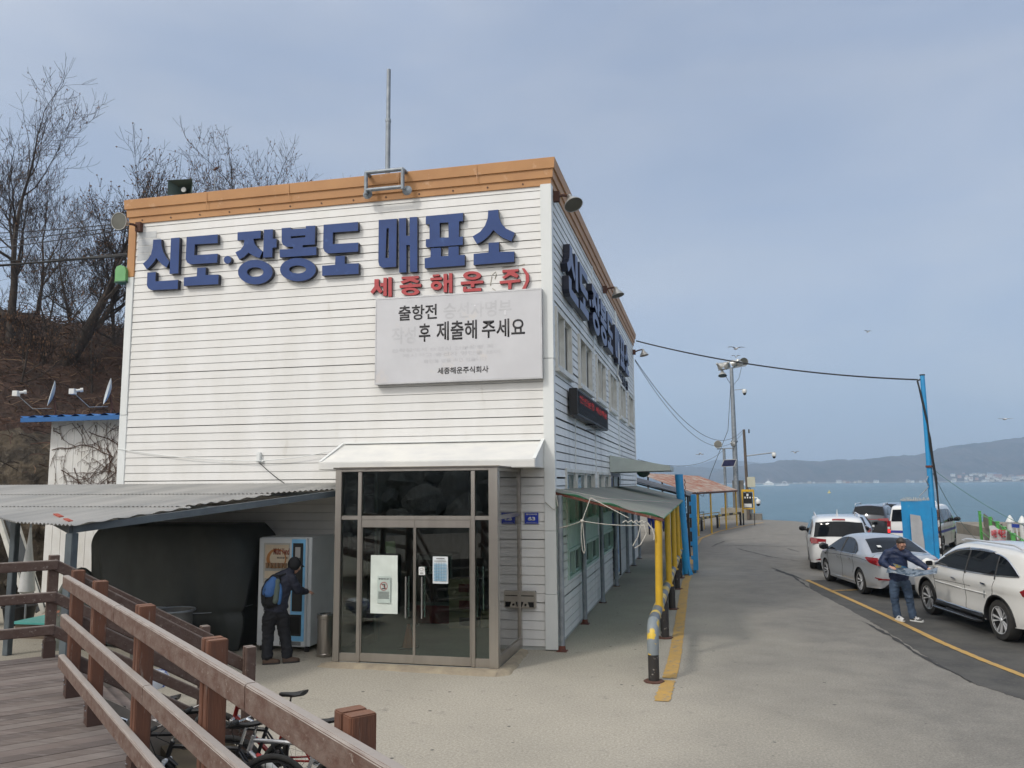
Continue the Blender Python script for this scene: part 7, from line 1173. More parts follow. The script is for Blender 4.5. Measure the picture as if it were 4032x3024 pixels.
# ================================================================ VEHICLES
def smooth_curve(pts, n=6):     # Catmull-Rom through control points
    P = [Vector(p) for p in pts]; out_ = []
    for i in range(len(P)-1):
        p0, p1, p2, p3 = P[max(i-1, 0)], P[i], P[i+1], P[min(i+2, len(P)-1)]
        for k in range(n):
            t = k/n; out_.append(.5*((2*p1)+(p2-p0)*t+(2*p0-5*p1+4*p2-p3)*t*t+(3*p1-p0-3*p2+p3)*t**3))
    return out_+[P[-1]]
class Car:
    def __init__(s, name, label, loc_, head, spec, paint, sc_=(1, 1, 1)):
        s.sp = spec; s.t = thing(name, label, spec.get('cat', 'car'), (loc_[0], loc_[1], loc_[2] if len(loc_) > 2 else .012), head, 'cars parked in the queue by the water'); s.t.scale = sc_; s.paint = paint; s.shell()
    def shell(s):
        sp = s.sp; top = smooth_curve(sp['top'], 7); zs_ = sp['sill']; xr, xf, ra = sp['axles'][0], sp['axles'][1], sp['arch']; zw = sp['wheel']
        def arch(xc, x_dir):
            h = zs_-zw; a0 = math.asin(max(-1, min(1, h/ra))); return [Vector((xc+ra*cos(a), zw+ra*sin(a))) for a in np.linspace(a0, pi-a0, 15)]
        fb, rb = top[-1], top[0]; bot = [Vector((fb.x-.06, zs_+.02))]+arch(xf, 1)+[Vector((xf+(xr-xf)*k/10-(ra if k == 0 else 0), zs_)) for k in range(1, 10) if xf-ra-.05 > xf+(xr-xf)*k/10 > xr+ra+.05]+arch(xr, 1)+[Vector((rb.x+.05, zs_+.03))]
        nt_ = len(top); loop = [Vector((p.x, p.y)) for p in top]+bot; s.loop = loop; s.nt = nt_; n = len(loop); A = np.array([(p.x, p.y) for p in loop]); B = np.roll(A, -1, 0); s.segA, s.segB = A, B
        g = sp.get('grid', .07); x0, x1 = A[:, 0].min(), A[:, 0].max(); z0, z1 = A[:, 1].min(), A[:, 1].max(); pts = [Vector(p) for p in A]; ins = []
        def inside(x, z):
            c = False; j = n-1
            for i in range(n):
                if (A[i, 1] > z) != (A[j, 1] > z) and x < (A[j, 0]-A[i, 0])*(z-A[i, 1])/(A[j, 1]-A[i, 1])+A[i, 0]: c = not c
                j = i
            return c
        s.inside = inside
        for rr in (.025, .06):    # inward offset rings for the rounded edge
            for i in range(n):
                a, c = A[i-1], A[(i+1) % n]; t = c-a; L_ = np.hypot(*t)
                if L_ < 1e-6: continue
                for sg in (1,): nn = np.array((t[1], -t[0]))/L_*sg; q_ = A[i]+nn*rr
                if inside(*q_) and s.edged(q_[0], q_[1], all_=True) > rr*.8: ins.append(q_)
        xx = x0+.03
        while xx < x1:
            zz = z0+.03
            while zz < z1:
                if inside(xx, zz) and s.edged(xx, zz, all_=True) > .075: ins.append(np.array((xx, zz)))
                zz += g
            xx += g
        vv, ee, ff, _, _, _ = delaunay_2d_cdt([Vector(p) for p in A]+[Vector(p) for p in ins], [(i, (i+1) % n) for i in range(n)], [], 1, 1e-5)
        b = MB(); v2 = [(p.x, p.y) for p in vv]
        Yv = [s.side(x, z) for x, z in v2]
        b.add([(x, y, z) for (x, z), y in zip(v2, Yv)], [tuple(t) for t in ff]); b.add([(x, -y, z) for (x, z), y in zip(v2, Yv)], [tuple(t)[::-1] for t in ff])
        K = 10
        for i in range(n):
            j = (i+1) % n; top_ = i < nt_-1; m_ = 0 if top_ else 1
            r0 = s.cross(i, K); r1 = s.cross(j, K); b.add(r0+r1, [(k, k+1, K+2+k, K+1+k) for k in range(K)], m_)
        o = b.build('body', [s.paint, M['black']], s.t, fix=False)
        bm = bmesh.new(); bm.from_mesh(o.data); bmesh.ops.remove_doubles(bm, verts=bm.verts, dist=.0015); bmesh.ops.recalc_face_normals(bm, faces=bm.faces); bm.to_mesh(o.data); bm.free()
        o.data.polygons.foreach_set('use_smooth', [True]*len(o.data.polygons)); o.data.set_sharp_from_angle(angle=radians(42)); s.body = o
    def edged(s, x, z, all_=False):
        A, B = s.segA, s.segB
        if not all_: A, B = A[:s.nt-1], B[:s.nt-1]
        P = np.array((x, z)); d = B-A; L2 = (d**2).sum(1)+1e-12; t = np.clip(((P-A)*d).sum(1)/L2, 0, 1); q_ = A+d*t[:, None]-P; return math.sqrt((q_**2).sum(1).min())
    def W(s, x, z):
        sp = s.sp; w_ = sp['hw']; zb = sp['belt']; xc = sp.get('xc', 0); hl = sp['len']/2
        if z > zb: w_ -= sp['tumble']*(z-zb)/(sp['h']-zb)*(1+.35*(z-zb))
        else: w_ -= .05*max(0, (zb-.12-z)/(zb))**1.5*0+.035*max(0, (.50-z)/.3)**1.5; w_ += .022*math.exp(-((z-zb+.10)/.07)**2)-.012*math.exp(-((z-.62)/.10)**2)*(abs(x) < 1.3)
        u = abs((x-xc)/hl); w_ -= sp.get('taper', .20)*u**7; w_ -= .05*u**3; return w_
    def side(s, x, z):
        r = s.sp.get('round', .11); d = min(s.edged(x, z), r)/r; return s.W(x, z)-r*(1-sqrt(max(0, 1-(1-d)**2)))
    def cross(s, i, K=10):
        p = s.loop[i]; we = s.side(p.x, p.y); n = len(s.loop); a, c = s.loop[i-1], s.loop[(i+1) % n]; t = c-a; nn = Vector((t.y, -t.x)); nn = nn.normalized() if nn.length > 0 else nn
        nn = -nn
        crown = (.028+.085*abs(nn.x)) if i < s.nt else 0
        if i in (0, s.nt-1): crown *= .9
        return [(p.x+nn.x*crown*(1-(-1+2*k/K)**2), we*(-1+2*k/K), p.y+nn.y*crown*(1-(-1+2*k/K)**2)) for k in range(K+1)]
    def idx(s, x, z):
        return min(range(s.nt), key=lambda i: (s.loop[i].x-x)**2+(s.loop[i].y-z)**2)
    def spoint(s, f, y):             # on the top skin: float index along the outline, y across
        i = int(f); i = min(i, s.nt-2); t = f-i; out_ = []
        for k in (i, i+1):
            p = s.loop[k]; we = max(s.side(p.x, p.y), .05); n = len(s.loop); a, c = s.loop[k-1], s.loop[(k+1) % n]; tt = c-a; nn = -Vector((tt.y, -tt.x)).normalized(); cr_ = .028+.085*abs(nn.x); q_ = 1-min(1, abs(y)/we)**2; out_.append((Vector((p.x+nn.x*cr_*q_, y, p.y+nn.y*cr_*q_)), Vector((nn.x, 0, nn.y))))
        return out_[0][0].lerp(out_[1][0], t), out_[0][1].lerp(out_[1][1], t)
    def skin_patch(s, name, a, c, ya, yc, m, parent=None, off=.007, n=14, inset=None):   # a,c=(x,z) start/end on outline; ya/yc half widths (or fraction if <0)
        ia, ic = s.idx(*a), s.idx(*c); b = MB(); vs = []
        for j in range(n+1):
            f = ia+(ic-ia)*j/n; p = s.loop[min(int(f), s.nt-1)]; w_ = ya+(yc-ya)*j/n
            for k in range(n+1): q_, nn = s.spoint(f, w_*(-1+2*k/n)); vs.append(q_+nn*off)
        b.add(vs, [(j*(n+1)+k, j*(n+1)+k+1, (j+1)*(n+1)+k+1, (j+1)*(n+1)+k) for j in range(n) for k in range(n)]); return b.build(name, m, parent or s.t, smooth=70)
    def end_patch(s, name, poly, m, rear=True, off=.008, parent=None, g=.05):     # poly in (y,z) on the rear or front face
        zs_ = [p[1] for p in poly]; tops = s.loop[:s.nt]
        def f(y, z):
            rng = range(0, s.nt-1) if rear else range(s.nt-2, -1, -1)
            for i in rng:
                a, c = tops[i].y, tops[i+1].y
                if (a-z)*(c-z) <= 0 and a != c: q_, nn = s.spoint(i+(z-a)/(c-a), y); return q_+nn*off
            q_, nn = s.spoint(0 if rear else s.nt-1, y); q_.z = z; return q_+nn*off
        return s.patch(name, poly, f, m, parent, g)
    def side_patch(s, name, poly, m, sgn, off=.007, parent=None, g=.06):
        return s.patch(name, poly, lambda x, z: Vector((x, sgn*(s.side(x, z)+off), z)), m, parent, g)
    def patch(s, name, poly, f, m, parent, g):
        n = len(poly); pts = []; 
        for i in range(n):
            a, c = Vector(poly[i]), Vector(poly[(i+1) % n]); k = max(1, int((c-a).length/g)); pts += [a.lerp(c, j/k) for j in range(k)]
        nb = len(pts); xs = [p.x for p in pts]; zs_ = [p.y for p in pts]
        def ins(x, z):
            c = False; j = nb-1
            for i in range(nb):
                if (zs_[i] > z) != (zs_[j] > z) and x < (xs[j]-xs[i])*(z-zs_[i])/(zs_[j]-zs_[i])+xs[i]: c = not c
                j = i
            return c
        ex = []; x = min(xs)+g/2
        while x < max(xs):
            z = min(zs_)+g/2
            while z < max(zs_):
                if ins(x, z) and min((x-a)**2+(z-c)**2 for a, c in zip(xs, zs_)) > (g*.4)**2: ex.append(Vector((x, z)))
                z += g
            x += g
        vv, ee, ff, _, _, _ = delaunay_2d_cdt(pts+ex, [(i, (i+1) % nb) for i in range(nb)], [], 1, 1e-5); b = MB(); b.add([f(p.x, p.y) for p in vv], [tuple(t) for t in ff]); o = b.build(name, m, parent or s.t, smooth=60); return o
    def line(s, name, pts, r, m, sgn, off=.004, parent=None):
        P = smooth_curve(pts, 5) if len(pts) > 2 else [Vector(pts[0]).lerp(Vector(pts[1]), k/8) for k in range(9)]; return MB().tube([(p.x, sgn*(s.side(p.x, p.y)+off), p.y) for p in P], r, 6).build(name, m, parent or s.t, smooth=60)
    def wheels(s, R_, spokes, m_rim, two=True):
        sp = s.sp
        for x in sp['axles']:
            for sg in (-1, 1):
                yo = s.sp['hw']-.035; T = Matrix.Translation((x, sg*yo, R_))@Matrix.Rotation(-sg*pi/2, 4, 'X'); w_ = .225; rr = R_*.70
                o = MB().lathe([(rr, -w_), (R_*.93, -w_), (R_, -w_+.03), (R_, -.03), (R_*.95, 0), (rr+.01, .004), (rr, -.012)], 40, T).build('wheel', M['rubber'], s.t, smooth=35)
                MB().lathe([(rr*.98, -.10), (rr, -.008), (rr*1.01, .004), (rr*.96, .003), (rr*.93, -.035), (rr*.2, -.07), (0, -.07)], 40, T).build('rim_well', M['black'], o, smooth=35)
                b = MB(); b.lathe([(rr*.94, -.02), (rr*.985, .006), (rr*.93, .002)], 40, T)
                for k in range(spokes):
                    a0 = 2*pi*k/spokes
                    for da, wd in (((-.13, .5), (.13, .5)) if two else ((0, 1),)):
                        w1, w2 = (.085, .13) if two else (.14, .16); a1 = a0+da*1.6; vs = []
                        for r_, ww, z in ((rr*.13, w1*1.6, -.03), (rr*.55, w1*.75, -.022), (rr*.955, w2*.62, -.008)):
                            for dz in (0, -.03): vs += [T@Vector((r_*cos(a1-ww), r_*sin(a1-ww), z+dz)), T@Vector((r_*cos(a1+ww), r_*sin(a1+ww), z+dz))]
                        b.add(vs, [(0, 1, 5, 4), (4, 5, 9, 8), (2, 6, 7, 3), (6, 10, 11, 7), (0, 4, 6, 2), (4, 8, 10, 6), (1, 3, 7, 5), (5, 7, 11, 9)])
                b.lathe([(0, -.012), (rr*.13, -.016), (rr*.17, -.03)], 16, T); b.build('rim', m_rim, o, smooth=30)
    def mirror(s, x, z, m=None):
        for sg in (-1, 1):
            y = s.side(x, z); me = fuse_simple([((x, sg*(y+.02), z+.02), .03), ((x+.01, sg*(y+.07), z+.08), (.07, .085)), ((x+.0, sg*(y+.16), z+.09), (.075, .105)), ((x-.0, sg*(y+.22), z+.085), (.05, .08))], m or s.paint, s.t, 'mirror')
            MB().box(x-.080, x-.058, sg*(y+.15)-.07, sg*(y+.15)+.07, z+.035, z+.135).build('mirror_glass', M['carglass'], me, bevel=.03)
    def handle(s, x, z, m=None):
        for sg in (-1, 1):
            y = sg*(s.side(x, z)+.022); me = MB().beam((x-.085, y, z), (x+.085, y, z+.01), .018, .028).build('door_handle', m or M['chrome'], s.t, bevel=.006)
def fuse_simple(nodes, m, parent, name): return fuse([skin([(Vector(p), r) for p, r in nodes], [(i, i+1) for i in range(len(nodes)-1)])], name, m, parent, .012, 0, 9, 3)
def paint(name, c, metal=0., rough=.35):
    m = mat(name, c, rough, metal, c2=tuple(a*.97 for a in c), ns=2, coat=1.); return m
M['carglass'] = plain('dark_car_glass', (.008, .010, .013), .03); M['carglass'].node_tree.nodes['Principled BSDF'].inputs['Specular IOR Level'].default_value = .22
M['tail'] = mat('red_tail_lamp', (.30, .008, .012), .15, c2=(.16, .004, .008), ns=8, coat=.5); M['tailclear'] = plain('clear_lamp', (.62, .60, .60), .15); M['brake'] = mat('lit_brake_lamp', (.7, .02, .02), .2, emit=(1, .03, .03, .9))
M['alloy'] = plain('alloy_wheel', (.74, .75, .77), .25, .35); M['seam'] = plain('panel_gap', (.02, .02, .02), .8); M['plate'] = plain('number_plate', (.66, .68, .70), .5)
def common(c, seams=(), glass_poly=None, fuel=None):
    for sg in (-1, 1):
        for ln in seams: c.line('panel_gap', ln, .0045, M['seam'], sg, .001, c.body)
def clad(c, sill, z1, m=None):       # dark sill and arch trims
    pass
def plate(c, z, y=0., words='12가 3456', w_=.26, h=.075, rear=True): c.end_patch('number_plate', [(y-w_, z-h), (y+w_, z-h), (y+w_, z+h), (y-w_, z+h)], M['plate'], rear, .02)
# ---------------- white SUV, nearest, running out of the right edge
suv = dict(cat='car', len=4.78, hw=.945, h=1.70, belt=1.06, tumble=.20, sill=.30, axles=(-1.37, 1.41), arch=.43, wheel=.37, taper=.16, round=.12, xc=.05,
    top=[(-2.30, .36), (-2.36, .60), (-2.35, .95), (-2.26, 1.25), (-2.12, 1.50), (-1.98, 1.645), (-1.5, 1.69), (-.8, 1.71), (-.1, 1.705), (.35, 1.65), (.75, 1.44), (1.12, 1.19), (1.28, 1.11), (1.6, 1.075), (2.0, 1.01), (2.28, .88), (2.40, .68), (2.42, .45), (2.36, .34)])
pw = paint('pearl_white_paint', (.74, .735, .71)); head = atan2(3.09, -.53); fx, fy_, rx_, ry_ = 7.44, 5.45, 7.93, 2.38
ax = Vector((fx-rx_, fy_-ry_)).normalized(); rt = Vector((ax.y, -ax.x)); hd_ = atan2(ax.y, ax.x); cx_, cy_ = (fx+rx_)/2+rt.x*.93-ax.x*.02, (fy_+ry_)/2+rt.y*.93-ax.y*.02
c = Car('parked_car', 'white SUV nearest the camera, cut off by the right edge', (cx_, cy_), hd_, suv, pw, (1.09, 1.03, .985))
SG = [(.98, 1.165), (.62, 1.345), (.22, 1.50), (-.25, 1.575), (-.8, 1.59), (-1.25, 1.565), (-1.55, 1.49), (-1.80, 1.35), (-1.95, 1.235), (-1.2, 1.185), (0, 1.155)]
for sg in (-1, 1):
    c.side_patch('side_window', SG, M['carglass'], sg, .008)
    c.line('window_trim', SG[:9], .014, M['chrome'], sg, .006); c.line('window_trim', [(.98, 1.155), (0, 1.142), (-1.2, 1.172), (-1.95, 1.222)], .010, M['chrome'], sg, .006)
    c.line('rain_visor', [(.62, 1.37), (.22, 1.53), (-.25, 1.605)], .022, M['chrome'], sg, .014); c.line('rain_visor', [(-.28, 1.605), (-.8, 1.615), (-1.15, 1.59)], .022, M['chrome'], sg, .014)
    c.line('pillar', [(-.28, 1.57), (-.30, 1.11)], .018, M['black'], sg, .006); c.line('pillar', [(-1.28, 1.54), (-1.33, 1.11)], .014, M['black'], sg, .006)
    c.line('side_moulding', [(.95, .80), (-.15, .79)], .011, pw, sg, .008); c.line('side_moulding', [(-.22, .79), (-1.05, .80)], .011, pw, sg, .008); c.line('door_guard', [(-1.0, .86), (-.97, .72)], .010, M['galv'], sg, .008)
    c.line('lower_trim', [(.92, .40), (-.88, .40)], .022, M['chrome'], sg, .002); c.line('black_sill', [(.95, .345), (-.90, .345)], .05, M['black'], sg, -.01)
    MB().tube([(1.0, sg*.99, .27), (.8, sg*1.02, .265), (-.8, sg*1.02, .265), (-.95, sg*.99, .27)], [.02, .035, .035, .02], 8).build('side_step', M['black'], c.t, smooth=40); MB().tube([(.85, sg*1.058, .275), (-.85, sg*1.058, .275)], .008, 6).build('step_trim', M['chrome'], c.t)
    MB().tube([(.3, sg*.64, 1.72), (.1, sg*.655, 1.765), (-1.6, sg*.665, 1.765), (-1.85, sg*.66, 1.70)], .02, 8).build('roof_rail', M['alloy'], c.t, smooth=40)
    for xa in (1.41, -1.37): MB().tube([(xa+.445*cos(a), sg*(c.W(xa+.44*cos(a), .37+.44*sin(a))-.006), .37+.445*sin(a)) for a in np.linspace(-.1, pi+.1, 22)], .022, 6).build('arch_trim', M['black'], c.t, smooth=60)
    c.side_patch('tail_lamp', [(-2.32, .82), (-2.06, .90), (-2.02, .98), (-2.12, 1.04), (-2.33, 1.05)], M['tail'], sg, .008); c.side_patch('head_lamp', [(2.30, .72), (2.33, .84), (1.95, .95), (2.05, .80)], M['tailclear'], sg, .008); c.side_patch('fuel_flap', [(-1.40, .87), (-1.40, 1.03), (-1.62, 1.03), (-1.62, .87)], pw, -sg, .006) if sg < 0 else None
common(c, [[(.97, 1.10), (.99, .75), (.94, .42)], [(-.27, 1.10), (-.29, .7), (-.27, .40)], [(-1.32, 1.08), (-1.22, .8), (-.98, .62), (-.92, .42)], [(.98, .84), (.2, .87), (-.5, .88)]])
c.skin_patch('windscreen', (.36, 1.65), (1.14, 1.18), .66, .72, M['carglass']); c.skin_patch('rear_window', (-2.26, 1.25), (-2.02, 1.61), .66, .62, M['carglass']); c.skin_patch('roof_panel', (-1.9, 1.66), (.25, 1.67), .55, .55, M['seam'], None, .004) if False else None
c.end_patch('tail_lamp', [(-.86, .86), (-.5, .88), (-.5, 1.0), (-.86, 1.04)], M['tail']); c.end_patch('tail_lamp', [(.86, .86), (.5, .88), (.5, 1.0), (.86, 1.04)], M['tail']); plate(c, .72)
c.wheels(.37, 5, M['alloy']); c.mirror(.93, 1.10); c.handle(.08, .96); c.handle(-1.02, .99)
# ---------------- silver sedan
sedan = dict(cat='car', len=4.84, hw=.915, h=1.455, belt=.97, tumble=.26, sill=.21, axles=(-1.37, 1.42), arch=.37, wheel=.325, taper=.17, round=.12, xc=0,
    top=[(-2.34, .28), (-2.40, .48), (-2.41, .72), (-2.37, .92), (-2.33, 1.03), (-2.05, 1.07), (-1.82, 1.085), (-1.45, 1.22), (-1.0, 1.38), (-.5, 1.45), (0, 1.46), (.4, 1.42), (.85, 1.24), (1.25, 1.03), (1.45, .96), (1.9, .87), (2.25, .74), (2.40, .56), (2.41, .36), (2.36, .26)])
silver = paint('silver_metallic_paint', (.50, .52, .55), .45, .35)
fx, fy_, rx_, ry_ = 6.12, 11.42, 6.58, 8.68; ax = Vector((fx-rx_, fy_-ry_)).normalized(); rt = Vector((ax.y, -ax.x)); hd_ = atan2(ax.y, ax.x); cx_, cy_ = (fx+rx_)/2+rt.x*.90-ax.x*.02, (fy_+ry_)/2+rt.y*.90-ax.y*.02
def sedan_details(c, pm):
    SW = [(1.12, 1.0), (.75, 1.19), (.35, 1.335), (-.1, 1.385), (-.55, 1.36), (-.95, 1.25), (-1.22, 1.10), (-1.18, 1.03), (-.9, 1.01), (0, 1.0)]
    for sg in (-1, 1):
        c.side_patch('side_window', SW, M['carglass'], sg, .008); c.line('window_trim', SW[:7], .008, M['black'], sg, .006); c.line('window_trim', [(1.12, .99), (0, .985), (-.9, .995), (-1.2, 1.02)], .008, M['chrome'], sg, .006); c.line('pillar', [(-.02, 1.385), (-.10, 1.0)], .020, M['black'], sg, .008); c.line('pillar', [(-.86, 1.29), (-1.0, 1.02)], .008, M['black'], sg, .008)
        c.side_patch('tail_lamp', [(-2.37, .80), (-2.05, .86), (-1.80, .97), (-1.84, .995), (-2.34, 1.0)], M['tail'], sg, .008); c.side_patch('head_lamp', [(2.30, .60), (1.8, .80), (1.9, .70), (2.2, .56)], M['tailclear'], sg, .008); c.side_patch('fender_vent', [(1.36, .80), (1.20, .82), (1.22, .86), (1.36, .85)], M['black'], sg, .006); c.side_patch('rear_reflector', [(-2.37, .47), (-2.20, .49), (-2.20, .515), (-2.37, .50)], M['tail'], sg, .008)
        c.line('sill_line', [(.95, .27), (-.95, .29)], .016, pm, sg, .002)
    common(c, [[(1.10, .98), (1.12, .6), (1.0, .26)], [(-.08, .98), (-.10, .6), (-.08, .26)], [(-.98, .98), (-1.0, .78), (-.92, .5)], [(1.05, .86), (0, .90), (-1.3, .93), (-1.9, .9)], [(-2.08, 1.05), (-2.10, .95)]])
    c.skin_patch('windscreen', (.42, 1.41), (1.28, 1.02), .58, .72, M['carglass']); c.skin_patch('rear_window', (-1.80, 1.095), (-1.0, 1.38), .70, .56, M['carglass'])
    for sy in (-1, 1): c.end_patch('tail_lamp', [(sy*.80, .82), (sy*.45, .80), (sy*.47, .95), (sy*.80, .985)], M['tail']); c.end_patch('tail_lamp_clear', [(sy*.70, .90), (sy*.46, .90), (sy*.47, .945), (sy*.70, .96)], M['tailclear'], off=.012); c.end_patch('reflector', [(sy*.80, .46), (sy*.45, .46), (sy*.45, .49), (sy*.80, .50)], M['tail'])
    c.end_patch('lower_valance', [(-.62, .28), (.62, .28), (.52, .40), (-.52, .40)], M['black']); plate(c, .68); c.line('boot_trim', [(-2.33, 1.02), (-2.3, 1.03)], .004, M['chrome'], 1)
    c.wheels(.325, 5, M['alloy']); c.mirror(1.0, .97, M['black']); c.handle(.12, .84); c.handle(-.82, .86)
c = Car('parked_car', 'silver sedan directly behind the man with the map, its red tail lamp beside his arm', (cx_, cy_), hd_, sedan, silver); sedan_details(c, silver)
c.skin_patch('sticker', (-1.62, 1.155), (-1.50, 1.20), .05, .05, M['whitepaint'], None, .012, 4); st_ = [o for o in c.t.children if o.name.startswith('sticker')][0]; st_.location.y = .42
# ---------------- white minivan seen from behind
mpv = dict(cat='car', len=5.1, hw=.985, h=1.74, belt=1.10, tumble=.19, sill=.24, axles=(-1.50, 1.56), arch=.38, wheel=.34, taper=.14, round=.13, xc=0,
    top=[(-2.44, .30), (-2.50, .50), (-2.52, .80), (-2.48, 1.08), (-2.43, 1.32), (-2.36, 1.56), (-2.25, 1.69), (-1.9, 1.745), (-1, 1.76), (0, 1.75), (.5, 1.69), (1.0, 1.45), (1.5, 1.16), (1.75, 1.07), (2.2, .98), (2.48, .78), (2.53, .5), (2.48, .28)])
x, y = 6.30, 15.55; hd_ = atan2(.995, .10); ax = Vector((cos(hd_), sin(hd_))); rt = Vector((ax.y, -ax.x)); cx_, cy_ = 5.98+rt.x*1.0+ax.x*2.35, 14.35+rt.y*1.0+ax.y*2.35
pw2 = paint('clear_white_paint', (.78, .78, .77)); c = Car('parked_car', 'white minivan seen squarely from behind with a roof aerial and a wide dark rear window', (cx_, cy_), hd_, mpv, pw2)
SM = [(1.35, 1.17), (1.0, 1.40), (.6, 1.56), (0, 1.62), (-1.0, 1.62), (-1.8, 1.58), (-2.08, 1.45), (-2.18, 1.18), (-1, 1.13)]
for sg in (-1, 1):
    c.side_patch('side_window', SM, M['carglass'], sg, .008); c.side_patch('tail_lamp', [(-2.46, .92), (-2.20, .95), (-2.22, 1.05), (-2.44, 1.10)], M['tail'], sg, .008); MB().tube([(-1.75, sg*.68, 1.75), (-1.65, sg*.69, 1.81), (.2, sg*.69, 1.83), (.4, sg*.68, 1.74)], .022, 8).build('roof_rail', M['alloy'], c.t, smooth=40)
    c.end_patch('tail_lamp', [(sg*.90, .90), (sg*.44, .90), (sg*.42, 1.03), (sg*.90, 1.10)], M['tail']); c.end_patch('reverse_lamp', [(sg*.66, .905), (sg*.46, .905), (sg*.45, .95), (sg*.66, .95)], M['tailclear'], off=.013); c.end_patch('reflector', [(sg*.80, .36), (sg*.60, .44), (sg*.55, .52), (sg*.60, .36)], M['tail'])
common(c, [[(1.3, 1.12), (1.3, .7), (1.2, .3)], [(0, 1.12), (0, .3)], [(-1.15, 1.12), (-1.2, .8)]])
c.skin_patch('rear_window', (-2.47, 1.13), (-2.345, 1.59), .80, .72, M['carglass']); c.skin_patch('windscreen', (.55, 1.67), (1.5, 1.16), .66, .78, M['carglass']); c.skin_patch('brake_lamp', (-2.335, 1.615), (-2.30, 1.645), .20, .20, M['tail'], None, .014, 6)
c.end_patch('chrome_strip', [(-.38, .80), (.38, .80), (.38, .825), (-.38, .825)], M['chrome'], off=.02); c.end_patch('emblem', [(.08*cos(a), .93+.038*sin(a)) for a in [2*pi*i/18 for i in range(18)]], M['chrome'], off=.018, g=.03); c.end_patch('emblem_field', [(.062*cos(a), .93+.024*sin(a)) for a in [2*pi*i/18 for i in range(18)]], M['plate'], off=.021, g=.03); plate(c, .68)
zfp = lambda u, v, d: tuple(c.spoint(c.idx(-2.47, 1.0), u)[0]*0+Vector((-2.535-.08-d, u, v)))
text('KIA', .045, -.045, .918, .942, zfp, M['chrome'], 'emblem_lettering', c.t, .004, .03); c.end_patch('tailgate_gap', [(-.78, .55), (-.765, .55), (-.68, .42), (-.66, .42), (-.75, .56), (-.775, .88), (-.79, .88)], M['seam'], off=.004)
c.end_patch('badge', [(-.70, .60), (-.44, .60), (-.44, .625), (-.70, .625)], M['galv'], off=.014); MB().tube([(-1.55, .0, 1.77), (-1.62, 0, 1.83), (-1.75, .0, 2.0)], [.05, .02, .005], 8).build('aerial', pw2, c.t, smooth=40); MB().tube([(-2.55, .05, 1.17), (-2.53, -.25, 1.165)], .012, 6).build('wiper', M['black'], c.t)
c.wheels(.34, 5, M['alloy']); c.mirror(1.45, 1.10, M['black']); c.handle(.2, .95)
# ---------------- pale blue saloon and charcoal SUV further on
x, y = gp_(3322, 36.6); c = Car('parked_car', 'pale blue grey sedan half hidden beyond the white minivan', (x, y), pi/2-.18, dict(sedan, grid=.10), paint('pale_blue_metallic', (.38, .44, .52), .4, .35)); sedan_details(c, c.paint)
x, y = gp_(3420, 43.6); c = Car('parked_car', 'charcoal SUV with roof rails, farthest of the dark cars near the water', (x, y), pi/2-.30, dict(suv, grid=.10), paint('charcoal_metallic', (.055, .058, .068), .5, .3), (1, 1.02, 1.0))
for sg in (-1, 1):
    c.side_patch('side_window', SG, M['carglass'], sg, .008); MB().tube([(.3, sg*.64, 1.72), (.1, sg*.655, 1.78), (-1.6, sg*.665, 1.78), (-1.85, sg*.66, 1.70)], .025, 8).build('roof_rail', M['alloy'], c.t, smooth=40); c.end_patch('tail_lamp', [(sg*.90, .92), (sg*.42, .96), (sg*.42, 1.04), (sg*.90, 1.08)], M['tail']); c.side_patch('tail_lamp', [(-2.33, .90), (-2.06, .95), (-2.10, 1.05), (-2.30, 1.08)], M['tail'], sg, .008)
c.end_patch('tail_lamp_strip', [(-.42, .985), (.42, .985), (.42, 1.01), (-.42, 1.01)], M['tail']); c.skin_patch('rear_window', (-2.27, 1.22), (-2.02, 1.61), .72, .64, M['carglass']); c.skin_patch('brake_lamp', (-2.0, 1.635), (-1.96, 1.65), .18, .18, M['tail'], None, .014, 4); c.skin_patch('windscreen', (.36, 1.65), (1.14, 1.18), .66, .72, M['carglass']); plate(c, .72); c.wheels(.37, 5, M['alloy']); c.mirror(.93, 1.06); common(c, [[(-.27, 1.1), (-.27, .4)]])
x, y = gp_(3500, 47.5); c = Car('parked_car', 'dark blue car showing between the charcoal SUV and the white van', (x, y), pi/2-.34, dict(suv, grid=.12), paint('dark_blue_metallic', (.07, .09, .16), .5, .3), (1, 1, .98))
for sg in (-1, 1): c.side_patch('side_window', SG, M['carglass'], sg, .008)
c.skin_patch('rear_window', (-2.27, 1.22), (-2.02, 1.61), .72, .64, M['carglass']); c.wheels(.37, 5, M['alloy']); c.mirror(.93, 1.06)
# ---------------- white van with a blue stripe behind the blue gate
van = dict(cat='van', len=5.12, hw=.96, h=1.93, belt=1.12, tumble=.13, sill=.27, axles=(-1.60, 1.60), arch=.36, wheel=.34, taper=.10, round=.10, xc=0,
    top=[(-2.50, .32), (-2.54, .60), (-2.53, 1.0), (-2.49, 1.35), (-2.43, 1.70), (-2.36, 1.85), (-2.1, 1.91), (-1.0, 1.94), (.3, 1.93), (.9, 1.87), (1.35, 1.62), (1.85, 1.22), (2.05, 1.10), (2.35, .98), (2.50, .75), (2.53, .5), (2.48, .3)])
ax = Vector((sin(.40), cos(.40))); rt = Vector((ax.y, -ax.x)); cx_, cy_ = 12.25-rt.x*1.0+ax.x*1.6, 22.45-rt.y*1.0+ax.y*1.6
pw3 = paint('van_white_paint', (.76, .76, .75)); c = Car('parked_van', 'white van with a blue stripe and lit tail lamps, behind the blue gate', (cx_, cy_), atan2(ax.y, ax.x), van, pw3, (1.04, 1.04, 1.0))
M['bstripe'] = plain('blue_stripe', (.05, .06, .30), .4)
